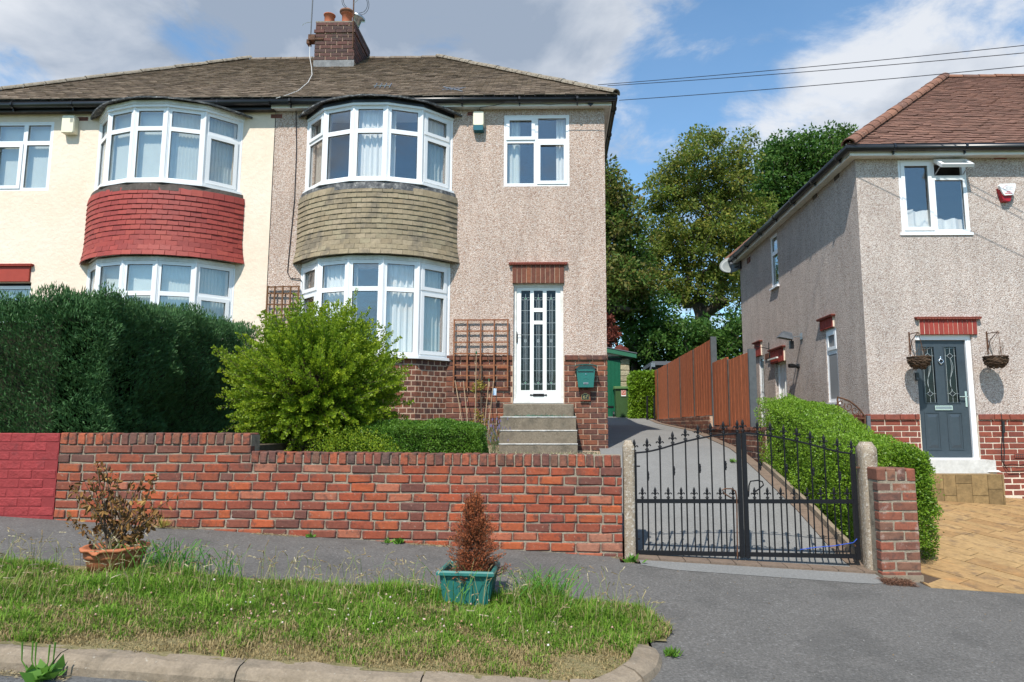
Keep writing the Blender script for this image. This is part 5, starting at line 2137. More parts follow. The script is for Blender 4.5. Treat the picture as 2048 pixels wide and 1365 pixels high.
    m = MB(); q = P(2000, 315, RFY); m.box(q.x - .1, q.x + .1, RFY - .006, RFY - .001, q.z - .03, q.z + .03); m.build('air_brick', 'red_creasing', h)
    # front door lintel, door
    z0_, z1_ = dz1 + .0, P(1890, 640, RFY).z
    door_lintel(h, P(1837, 655, RFY).x, P(1952, 655, RFY).x, z0_, z1_, RFY, 'brick_lintel_red', 12)
    grey_door(h, d0, d1, dz0, dz1)
    # eaves
    fy = RFY - .17
    fz0, fz1 = P(1800, 311, fy).z, P(1800, 299, fy).z
    fx = RX - .15
    m = MB(); m.box(fx, XR, fy, fy + .025, fz0, fz1 + .05); m.box(fx, fx + .025, fy + .025, BY + .3, fz0, fz1 + .05)
    m.build('fascia_board', 'white_paint', h)
    m = MB(); m.box(fx, XR, fy + .026, RFY - .002, fz0 + .012, fz0 + .026); m.box(fx + .026, RX - .002, RFY, BY + .3, fz0 + .012, fz0 + .026)
    m.build('soffit', 'white_dirty', h)
    gy = fy - .056
    gz = P(1850, 295, gy).z
    gutter(h, [(XR, gy, gz), (fx - .056, gy, gz), (fx - .056, BY + .35, gz)])
    # roof
    D = 3.78
    Xe, Ye = fx - .03, fy - .03
    z0 = gz + .045
    zr = P(1960, 156, Ye + D).z
    Sv = Vector((0, D, zr - z0)); sl = Sv.length; Sv.normalize()
    Nv = Vector((0, -Sv.z, Sv.y))
    k = D / sl
    A, B = Vector((Xe, Ye, z0)), Vector((XR, Ye, z0))
    C, Dd = Vector((XR, Ye + D, zr)), Vector((Xe + D, Ye + D, zr))
    E_, F_ = Vector((XR, Ye + 2 * D, z0)), Vector((Xe, Ye + 2 * D, z0))
    m = MB()
    for q in ([A, B, C, Dd], [F_, A, Dd], [F_, E_, C, Dd], [A, B, E_, F_]):
        m.add(q, [tuple(range(len(q)))])
    m.build('roof', 'slate_grey', h)
    slate_roof(h, A, X3, Sv, Nv, lambda s: s * k, lambda s: 7.6, sl, .098, .170, 'roof_red')
    Sv2 = Vector((D, 0, zr - z0)).normalized()
    slate_roof(h, F_, -Y3, Sv2, Vector((-Sv2.z, 0, Sv2.x)), lambda s: s * k, lambda s: 2 * D - s * k, sl, .12, .26, 'roof_red')
    for (p, q) in ((A, Dd), (Dd, C), (F_, Dd)):
        d = (q - p)
        n = int(d.length / .32)
        for i in range(n):
            a_, b_ = p + d * (i / n), p + d * ((i + .97) / n)
            m = MB()
            lift = Vector((0, 0, (.020 if abs(d.z) > .1 else -.03) + R.uniform(-.005, .005)))
            half_round(m, a_ + lift, b_ + lift, .115)
            m.build('ridge_tile', 'ridge_orange', h)
    # white painted step and imprinted plinth
    sx0, sx1 = P(1852, 930, RFY - .3).x, P(1992, 930, RFY - .3).x
    m = MB()
    zt_, zb_ = P(1900, 921, RFY - .3).z, P(1900, 950, RFY - .3).z
    m.prism([(sx0, RFY - .005), (sx1, RFY - .005), (sx1 + .0, RFY - .30), (sx0, RFY - .30)], (0, 0, zb_ - .02), X3, Y3, (0, 0, zt_ - zb_ + .02))
    m.build('door_step', 'step_paint', h)
    p0, p1 = P(1862, 965, RFY - .55).x, P(2009, 965, RFY - .55).x
    zt2 = P(1940, 950, RFY - .55).z
    m = MB(); m.box(p0, p1 - .012, RFY - .538, RFY - .006, .3, zt2 - .004)
    pl = m.build('stone_plinth', 'paver_joint', h)
    x = p0
    zb2 = .42
    i = 0
    for w_ in (.17, .17, .22, .22, .20, .22):
        x2 = min(x + w_, p1)
        sp = zb2 + (zt2 - zb2) * (.42 if i % 2 else .60)
        for (za, zb3) in ((zb2, sp), (sp, zt2)) if i != 2 else ((zb2, zt2 - .12), (zt2 - .12, zt2)):
            m = MB(); m.box(x + .003, x2 - .003, RFY - .55, RFY - .537, za + .003, zb3 - .003)
            m.build('facing_tile', 'plinth_ochre', pl)
        x = x2
        i += 1
    m = MB(); m.box(p0, p1, RFY - .55, RFY - .31, zt2 - .003, zt2 + .002); m.build('plinth_top', 'plinth_ochre', pl)
    # whitish patch of old paint low on the wall
    m = MB(); m.box(p1 + .004, 7.4, RFY - .0012, RFY + .003, .4, P(2020, 951, RFY).z); m.build('painted_footing', 'mortar_light', h)
    return h


def grey_door(h, x0, x1, z0, z1):
    Y = RFY + .03
    m = MB()
    m.box(x0, x0 + .02, Y + .02, Y + .08, z0, z1); m.box(x1 - .075, x1, Y, Y + .08, z0, z1); m.box(x0, x1, Y - .002, Y + .08, z1 - .075, z1); m.box(x0, x1, Y - .02, Y + .08, z0, z0 + .02)
    m.build('door_frame', 'upvc', h)
    Yd = Y + .035

    def px(v, row=700):
        return P(1800 + v / 3.69, 630 + row / 3.69, Yd).x

    def pz(v):
        return P(1890, 630 + v / 3.69, Yd).z
    a, b = x0 + .021, x1 - .077
    zb, zt = z0 + .022, z1 - .077
    cxm = (a + b) / 2
    W = b - a
    gs = [(a + W * .135, a + W * .375), (a + W * .585, a + W * .825)]
    gt, gb = pz(238), pz(648)
    m = MB()
    wall_sheet(m, Vector((a, Yd, 0)), X3, W, zb, zt, [(g[0] - a, g[1] - a, gb, gt, .02) for g in gs])
    d = m.build('door', 'door_grey', h)
    for (g0, g1) in gs:
        m = MB(); m.box(g0, g1, Yd + .014, Yd + .02, gb, gt); m.build('glass_panel', 'glass_door', d)
        m = MB(); m.box(g0, g1, Yd + .022, Yd + .03, gb, gt); m.build('panel_backing', 'slate_grey', d)
        # mouldings
        m = MB()
        t = .012
        for (p, q, r, s) in ((g0 - t, g1 + t, gt, gt + t), (g0 - t, g1 + t, gb - t, gb), (g0 - t, g0, gb, gt), (g1, g1 + t, gb, gt)):
            m.box(p, q, Yd - .010, Yd + .004, r, s)
        m.build('moulding', 'door_grey', d)
        m = MB()
        yy = Yd + .010
        w = g1 - g0
        xm = (g0 + g1) / 2

        def seg(p, q):
            m.bar((p[0], yy, p[1]), (q[0], yy, q[1]), .004, .006, up=(0, -1, 0))
        hh = gt - gb
        seg((g0 + w * .12, gb), (g0 + w * .12, gt)); seg((g1 - w * .12, gb), (g1 - w * .12, gt))
        seg((g0, gt - hh * .16), (g1, gt - hh * .16)); seg((g0, gb + hh * .16), (g1, gb + hh * .16))
        seg((g0, gt - hh * .02), (g1, gt - hh * .02))
        seg((xm, gt), (xm, gt - hh * .12)); seg((xm, gb), (xm, gb + hh * .09))
        for sg, zc in ((1, gt - hh * .16), (-1, gb + hh * .16)):
            r = w * .26
            pts = [(xm - r, zc), (xm, zc + .04), (xm + r, zc), (xm, zc - .04)]
            for i in range(4):
                seg(pts[i], pts[(i + 1) % 4])
        for q in (-1, 1):
            pr = None
            for t_ in lin(0, 1, 12):
                z = gt - hh * .20 - (hh * .60) * t_
                x = xm + q * .004 + .030 * math.sin(t_ * 2 * math.pi) * (1 if q > 0 else .55)
                if pr:
                    seg(pr, (x, z))
                pr = (x, z)
        m.build('leading', 'lead_came', d)
        dm = MB()
        for zc in (gt - hh * .16, gb + hh * .16):
            r = w * .2
            dm.prism([(xm - r, 0), (xm, .033), (xm + r, 0), (xm, -.033)], (0, yy - .001, zc), X3, Z3, (0, -.003, 0))
        dm.build('bevelled_glass', 'black_plastic', d)
    # lower raised panels
    for (g0, g1) in gs:
        p0, p1, q0, q1 = g0 - .01, g1 + .01, pz(992), pz(725)
        m = MB()
        t = .012
        for (p, q, r, s) in ((p0 - t, p1 + t, q1, q1 + t), (p0 - t, p1 + t, q0 - t, q0), (p0 - t, p0, q0, q1), (p1, p1 + t, q0, q1)):
            m.box(p, q, Yd - .008, Yd + .002, r, s)
        vs = [(p0 + .02, Yd - .001, q0 + .02), (p1 - .02, Yd - .001, q0 + .02), (p1 - .02, Yd - .001, q1 - .02), (p0 + .02, Yd - .001, q1 - .02),
              (p0 + .05, Yd - .014, q0 + .06), (p1 - .05, Yd - .014, q0 + .06), (p1 - .05, Yd - .014, q1 - .06), (p0 + .05, Yd - .014, q1 - .06)]
        m.add(vs, [(0, 1, 5, 4), (1, 2, 6, 5), (2, 3, 7, 6), (3, 0, 4, 7), (4, 5, 6, 7)])
        m.build('raised_panel', 'door_grey', d)
    zc = pz(687)
    m = MB(); m.box(cxm - .135, cxm + .125, Yd - .016, Yd - .001, zc - .034, zc + .034)
    lp = m.build('letter_plate', 'chrome', d)
    m = MB(); m.box(cxm - .12, cxm + .11, Yd - .021, Yd - .0165, zc - .018, zc + .020); m.build('letter_flap', 'steel', lp)
    # knocker
    zc = pz(345)
    m = MB()
    m.lathe([(.004, .075), (.012, .065), (.006, .055), (.016, .04), (.022, .03)], (cxm, Yd - .012, zc), 10, sy=.5)
    m.tube([(cxm + .034 * math.sin(t), Yd - .018, zc + .03 * math.cos(t) + .002) for t in lin(0, 2 * math.pi, 16)], .008, 6)
    m.lathe([(.012, -.028), (.018, -.036), (.004, -.052)], (cxm, Yd - .014, zc), 10, sy=.5)
    m.build('knocker', 'chrome', d, smooth=True)
    xh = b - .035
    m = MB()
    m.box(xh - .014, xh + .014, Yd - .012, Yd - .001, pz(680), pz(565))
    m.tube([(xh, Yd - .012, pz(605)), (xh, Yd - .05, pz(605)), (xh - .12, Yd - .05, pz(605))], .009, 6)
    m.build('handle', 'chrome', d)


# ------------------------------------------------------------------ things on and around the houses
def build_steps():
    g = thing('front_steps', 'four concrete steps with worn white nosings up to the white door', 'steps', (-.3, 10.4, 1.2))
    # (left px, right px, top px, bottom px, depth of front face)
    data = [(1007, 1147, 808, 833, 10.72), (1001, 1152, 834, 861, 10.45), (999, 1154, 861, 889, 10.18), (998, 1155, 888, 905, 9.92)]
    for i, (l, r, t, b, Y) in enumerate(data):
        x0, x1 = P(l, t, Y).x, P(r, t, Y).x
        z1, z0 = P(1070, t, Y).z, 1.1
        m = MB()
        n = 24
        vs = []
        for k in range(n + 1):
            x = x0 + (x1 - x0) * k / n
            w = .004 * noise.noise(Vector((x * 9, i, 0)))
            for (y, z) in ((Y, z0), (Y + w, z1 - .014), (Y + .012, z1 + w), (FY - .012, z1)):
                vs.append((x, y, z))
        fs = [(k * 4 + j, (k + 1) * 4 + j, (k + 1) * 4 + j + 1, k * 4 + j + 1) for k in range(n) for j in range(3)]
        fs += [(0, 1, 2, 3), (n * 4, n * 4 + 3, n * 4 + 2, n * 4 + 1)]
        m.add(vs, fs)
        s = m.build('step', 'concrete_step', g)
        if i:
            m = MB()
            vs = []
            for k in range(n + 1):
                x = x0 - .004 + (x1 - x0 + .008) * k / n
                w = .006 * noise.noise(Vector((x * 12, i * 3, 0)))
                for (y, z) in ((Y - .006, z1 - .013 + w), (Y - .008, z1 - .004), (Y + .004, z1 + .004), (Y + .035 + w, z1 + .004)):
                    vs.append((x, y, z))
            m.add(vs, [(k * 4 + j, (k + 1) * 4 + j, (k + 1) * 4 + j + 1, k * 4 + j + 1) for k in range(n) for j in range(3)])
            m.build('nosing', 'nosing_paint', s)
    # faded green mat fibres on the second tread
    q = P(1075, 832, 10.52)
    n = 700
    pos = np.stack([NR.normal(q.x, .22, n), NR.uniform(10.47, 10.70, n), np.full(n, P(1070, 834, 10.45).z + .004)], 1)
    d = NR.normal(size=(n, 3)); d[:, 2] = np.abs(d[:, 2]) * .35
    c = np.array([(.10, .23, .17)]) * NR.uniform(.6, 1.3, (n, 1))
    tag(fast_mesh('netting', leaf_quads(pos, d, NR.uniform(.03, .07, n), .006), 4, 'straw', col=c), 'scrap of faded green netting lying on the top tread below the white door', 'netting')


def build_mailbox():
    Y = FY - .02
    x0, x1 = P(1152, 745, 10.85).x, P(1191, 745, 10.85).x
    b0, b1 = P(1156.5, 775, 10.85).x, P(1187, 775, 10.85).x
    zb, zt = P(1170, 775, 10.85).z, P(1170, 737, 10.85).z
    g = thing('mailbox', 'dark teal green wall mailbox with arched scalloped lid', 'mailbox', ((x0 + x1) / 2, 10.9, zb))
    m = MB()
    m.prism([(b0, zb), (b1, zb), (x1 - .005, zt), (x0 + .005, zt)], (0, 10.85, 0), X3, Z3, (0, .115, 0))
    m.build('body', 'mailbox_green', g)
    m = MB()
    xm = (x0 + x1) / 2
    zc = P(1170, 731, 10.85).z
    n = 16
    pts = [(xm + (x1 - x0 + .05) / 2 * math.cos(math.pi - math.pi * t), zt + .006 + (zc - zt - .0) * math.sin(math.pi * t) ** .7) for t in lin(0, 1, n)]
    vs, fs = [], []
    for (x, z) in pts:
        for (y, dz) in ((10.80, 0), (10.80, .012), (10.97, .012), (10.97, 0)):
            vs.append((x, y, z + dz))
    fs = [(i * 4 + j, (i + 1) * 4 + j, (i + 1) * 4 + (j + 1) % 4, i * 4 + (j + 1) % 4) for i in range(n) for j in range(4)]
    m.add(vs, fs)
    for i in range(n):
        p = ((pts[i][0] + pts[i + 1][0]) / 2, (pts[i][1] + pts[i + 1][1]) / 2)
        m.lathe([(.013, -.004), (.013, .004)], (p[0], 10.80, p[1] - .0), 8, axis=(0, 1, 0))
    m.build('lid', 'mailbox_green', g)
    m = MB()
    m.prism([(x0 + .012, zt), (x1 - .012, zt), (xm + .10, zc - .01), (xm, zc + .002), (xm - .10, zc - .01)], (0, 10.852, 0), X3, Z3, (0, .1, 0))
    m.build('lid_front', 'mailbox_green', g)
    z = P(1170, 742, 10.85).z
    m = MB(); m.box(x0 + .035, x1 - .035, 10.832, 10.849, z - .004, z + .016); m.build('letter_flap', 'mailbox_green', g)
    m = MB(); m.box(x0 + .022, x1 - .022, 10.8455, 10.8495, z - .024, z - .018)
    m.build('seam', 'black_plastic', g)
    m = MB(); m.lathe([(.009, 0), (.009, .008), (.003, .009)], (xm, 10.849, P(1171, 749, 10.85).z), 10, axis=(0, -1, 0)); m.build('lock', 'chrome', g)
    q = P(1171, 767, 10.85).z
    m = MB(); m.box(xm - .038, xm + .038, 10.843, 10.849, q - .014, q + .014); w = m.build('name_window', 'steel', g)
    m = MB(); m.box(xm - .030, xm + .030, 10.841, 10.8428, q - .008, q + .008); m.build('name_card', 'slate_grey', w)
    # embossed post horn
    m = MB()
    zc2 = P(1171, 760, 10.85).z
    m.tube([(xm + .032 * math.cos(t), 10.849, zc2 + .022 * math.sin(t)) for t in lin(.2, math.pi - .2, 10)], .0022, 5); m.build('emboss', 'mailbox_green', g)


def build_plaque():
    Y = FY - .045
    a, b = P(1160.5, 785, Y), P(1181, 802.5, Y)
    g = thing('house_number_plaque', 'small wooden plaque with number 67 under the green mailbox', 'plaque', ((a.x + b.x) / 2, Y, b.z))
    m = MB(); m.box(a.x, b.x, Y, FY - .012, b.z, a.z + .03); m.build('board', 'plaque_wood', g)
    x0, x1 = P(1162.8, 790, Y).x, P(1178.6, 790, Y).x
    z0, z1 = P(1170, 799.5, Y).z, P(1170, 790.5, Y).z
    xm = (x0 + x1) / 2
    zt = P(1170, 787, Y).z

    def shape(s):
        return [(x0 + s, z0 + s), (x1 - s, z0 + s), (x1 - s, z1 - s), (xm + .035, z1 + .008 - s), (xm + .02, zt - s), (xm - .02, zt - s), (xm - .035, z1 + .008 - s), (x0 + s, z1 - s)]
    m = MB(); m.prism(shape(0), (0, Y - .001, 0), X3, Z3, (0, -.006, 0)); m.build('rim', 'brass', g)
    m = MB(); m.prism(shape(.006), (0, Y - .0075, 0), X3, Z3, (0, -.003, 0)); m.build('plate', 'black_plastic', g)
    text_mesh('67', .078, (xm, Y - .012, (z0 + z1) / 2 + .004), X3, Z3, (0, -1, 0), 'brass', g, 'number')
    m = MB()
    for q in (x0 + .012, x1 - .012):
        m.lathe([(.004, 0), (.001, .003)], (q, Y - .0106, (z0 + z1) / 2), 8, axis=(0, -1, 0))
    m.build('screw', 'brass', g)


def rounded_box(mb, x0, x1, y0, y1, z0, z1, r, n=4, bulge=0.0):
    pts = []
    for (cx, cz, a0) in ((x1 - r, z1 - r, 0), (x0 + r, z1 - r, 90), (x0 + r, z0 + r, 180), (x1 - r, z0 + r, 270)):
        for k in range(n + 1):
            a = rad(a0 + 90 * k / n)
            pts.append((cx + r * math.cos(a), cz + r * math.sin(a)))
    m = len(pts)
    xm, zm = (x0 + x1) / 2, (z0 + z1) / 2
    vs = [(x, y1, z) for x, z in pts] + [(x, y0 + .02, z) for x, z in pts] + [(xm + (x - xm) * .9, y0, zm + (z - zm) * .94) for x, z in pts]
    fs = [(i, (i + 1) % m, (i + 1) % m + m, i + m) for i in range(m)] + [(i + m, (i + 1) % m + m, (i + 1) % m + 2 * m, i + 2 * m) for i in range(m)]
    fs += [tuple(range(2 * m, 3 * m)), tuple(range(m))[::-1]]
    mb.add(vs, fs)


def build_alarms():
    q0, q1 = P(124.5, 231, FY - .11), P(147, 266, FY - .11)
    g = thing('alarm_box', 'yellowed cream alarm box under the eaves of the cream house', 'alarm box', (q0.x, FY, q1.z))
    m = MB(); rounded_box(m, q0.x, q1.x, FY - .12, FY - .002, q1.z, q0.z, .025); m.build('casing', 'alarm_cream', g)
    m = MB()
    for i in range(4):
        m.box(q1.x - .07, q1.x - .02, FY - .1235, FY - .1195, q0.z - .06 - i * .022, q0.z - .052 - i * .022)
    m.build('louvre', 'slate_grey', g)
    q0, q1 = P(946, 223, FY - .11), P(967.5, 261, FY - .11)
    zm = P(957, 251.5, FY - .11).z
    g = thing('alarm_box', 'cream alarm box with dark teal base, right of the beige bay', 'alarm box', (q0.x, FY, q1.z))
    m = MB(); rounded_box(m, q0.x, q1.x, FY - .12, FY - .002, zm + .001, q0.z, .022); m.build('casing', 'alarm_cream', g)
    m = MB(); rounded_box(m, q0.x + .004, q1.x - .004, FY - .118, FY - .002, q1.z, zm + .006, .018); m.build('strobe_lens', 'alarm_teal', g)
    # thin lead looping along the fascia
    m = MB(); m.tube([P(959, 221, 10.97), P(960, 215, 10.87), P(990, 211, 10.84), P(1015, 204, 10.73), P(1060, 206, 10.73), P(1100, 210, 10.74), P(1135, 206, 10.74), P(1180, 204, 10.73), P(1232, 201, 10.7)], .005, 5)
    tag(m.build('drooping_lead', 'wire'), 'thin dark lead drooping across the white fascia above the right window', 'cable')
    # white and red box on the right house
    Yf = RFY - .11
    g = thing('alarm_box', 'white and dark red wedge shaped alarm box on the grey pebbledash', 'alarm box', (P(2012, 380, RFY).x, RFY, P(2012, 400, RFY).z))

    def pp(a, b, Y=Yf):
        q = P(1970 + a / 19.5, 350 + b / 19.5, Y)
        return (q.x, q.z)
    poly = [pp(600, 350), pp(1180, 335), pp(1200, 400), pp(1180, 560), pp(1110, 780), pp(780, 800), pp(715, 735), pp(560, 420)]
    back = [pp(500, 470, RFY - .004), pp(1150, 440, RFY - .004), pp(1150, 560, RFY - .004), pp(1000, 1000, RFY - .004), pp(760, 1010, RFY - .004)]
    m = MB(); m.prism(poly, (0, Yf, 0), X3, Z3, (0, .05, 0)); m.build('cover', 'alarm_white', g)
    m = MB()
    lens = [pp(600, 480), pp(1150, 480), pp(1110, 790), pp(1040, 1000), pp(775, 1000)]
    m.prism(lens, (0, Yf + .03, 0), X3, Z3, (0, .077, 0)); m.build('strobe_lens', 'alarm_red', g)
    # print: red arc and lines
    m = MB()
    pr = None
    for a, b in ((700, 530), (740, 470), (800, 420), (850, 398), (910, 395)):
        c = pp(a, b)
        if pr:
            m.bar((pr[0], Yf - .001, pr[1]), (c[0], Yf - .001, c[1]), .002, .006, up=(0, -1, 0))
        pr = c
    m.build('logo_arc', 'print_red', g)
    c = pp(955, 522); text_mesh('SECURITY', .026, (c[0], Yf - .001, c[1]), X3, Z3, (0, -1, 0), 'print_grey', g, thick=.001)
    m = MB()
    for (a0, a1, b, hgt) in ((800, 1080, 470, .0035), (730, 1090, 585, .004)):
        p, q = pp(a0, b), pp(a1, b)
        n = 9
        for i in range(n):
            x = p[0] + (q[0] - p[0]) * i / n
            m.box(x, x + (q[0] - p[0]) / n * .7, Yf - .002, Yf - .0005, p[1] - hgt, p[1] + hgt)
    m.build('print_line', 'print_grey', g)
    m = MB()
    for (a0, a1, b, n) in ((850, 1000, 660, 5), (785, 1070, 722, 9)):
        p, q = pp(a0, b), pp(a1, b)
        for i in range(n):
            x = p[0] + (q[0] - p[0]) * i / n
            m.box(x, x + (q[0] - p[0]) / n * .72, Yf - .002, Yf - .0005, p[1] - .008, p[1] + .008)
    m.build('print_number', 'print_red', g)


def build_trellises():
    def trellis(label, verts, horis, x0, x1, z0, z1, Y, mat, sag=True):
        g = thing('trellis', label, 'trellis', (x0, Y, z0))
        for i, x in enumerate(verts):
            m = MB(); zb_ = z0 if i in (0, 1, len(verts) - 1) or not sag else z0
            m.bar((x, Y, z0), (x + R.uniform(-.004, .004), Y, z1), .022, .02, up=(0, -1, 0)); m.build('upright', mat, g)
        for z in horis:
            m = MB(); m.bar((x0, Y + .019, z + R.uniform(-.005, .005)), (x1, Y + .019, z + R.uniform(-.005, .005)), .016, .020); m.build('crossbar', mat, g)
        return g
    Y = 10.93

    def X(v): return P(880 + v / 4.55, 700, Y).x
    def Z(v): return P(960, 600 + v / 4.55, Y).z
    trellis('reddish square wooden trellis between the beige bay and the white door', [X(v) for v in (127, 249, 370, 492, 617)], [Z(v) for v in (182, 283, 384, 490, 595, 690, 797)],
            X(120), X(624), Z(800), Z(178), Y, 'trellis_wood')

    def X2(v): return P(400 + v / 3.034, 600, Y).x
    def Z2(v): return P(560, 480 + v / 3.034, Y).z
    trellis('dark brown wooden trellis behind the bright shrub, left of the beige bay', [X2(v) for v in (406, 452, 499, 546, 594)], [Z2(v) for v in (283, 325, 391, 455, 515, 580, 640)],
            X2(402), X2(598), Z2(760), Z2(280), Y, 'trellis_brown')
    # canes leaning on the wall
    def C(a, b, Yc): return P(880 + a / 4.55, 600 + b / 4.55, Yc)
    canes = [((137, 735), (200, 1110), 10.90, 10.55, 'leftmost of the thin canes leaning below the trellis'), ((213, 740), (250, 1110), 10.90, 10.55, 'second cane from the left, its foot near the air brick'),
             ((330, 480), (320, 1140), 10.89, 10.6, 'tallest cane, green tipped, standing up in front of the trellis'), ((445, 730), (402, 1180), 10.90, 10.5, 'green tipped cane leaning left, beside the yellow-leaved climber'),
             ((487, 740), (437, 1205), 10.90, 10.5, 'rightmost cane, passing behind the small blue plant tag')]
    for i, (a, b, ya, yb, lab) in enumerate(canes):
        g = thing('garden_cane', lab, 'cane', C(*b, yb), 'canes under the trellis')
        p, q = C(*a, ya), C(*b, yb)
        e = q + (q - p).normalized() * .25
        m = MB(); m.tube([p, e], .0062, 6); m.build('shaft', 'cane', g)
        if i in (2, 3):
            m = MB(); m.lathe([(.012, -.03), (.014, 0), (.008, .02), (.002, .03)], p, 8); m.build('tip', 'garage_green', g)
    q = C(497, 838, 10.86)
    m = MB(); m.box(q.x - .028, q.x + .028, q.y - .002, q.y + .002, q.z - .055, q.z + .055)
    tag(m.build('plant_tag', 'tag_blue'), 'small blue and white plant tag hanging below the reddish trellis', 'tag')
    # climber with few yellowing leaves
    g = thing('climbing_plant', 'spindly climber with yellowing leaves tied to a cane', 'plant', C(320, 1140, 10.6))
    m = MB()
    m.tube([C(315, 1130, 10.7), C(322, 1000, 10.8), C(335, 900, 10.84), C(330, 800, 10.86), C(372, 640, 10.88), C(368, 600, 10.88)], .006, 5)
    m.tube([C(375, 1050, 10.8), C(372, 900, 10.84), C(373, 760, 10.88), C(380, 600, 10.88)], .008, 5)
    m.build('stem', 'twig', g)
    pos = []
    for (a, b, r, n) in ((350, 775, 38, 90), (320, 820, 25, 40), (385, 795, 20, 25), (330, 1010, 18, 25), (345, 1060, 30, 40), (385, 1090, 35, 40), (300, 1110, 20, 20), (425, 1110, 15, 10)):
        for _ in range(n):
            q = C(a + R.gauss(0, r * .6), b + R.gauss(0, r * .6), 10.83 + R.uniform(-.05, .04))
            pos.append(q[:])
    pos = np.array(pos)
    d = NR.normal(size=pos.shape); d[:, 1] -= .5
    fast_mesh('foliage', leaf_quads(pos, d, NR.uniform(.025, .05, len(pos)), .022), 4, 'leaf_yellow', g, rnd=NR.random(len(pos)))


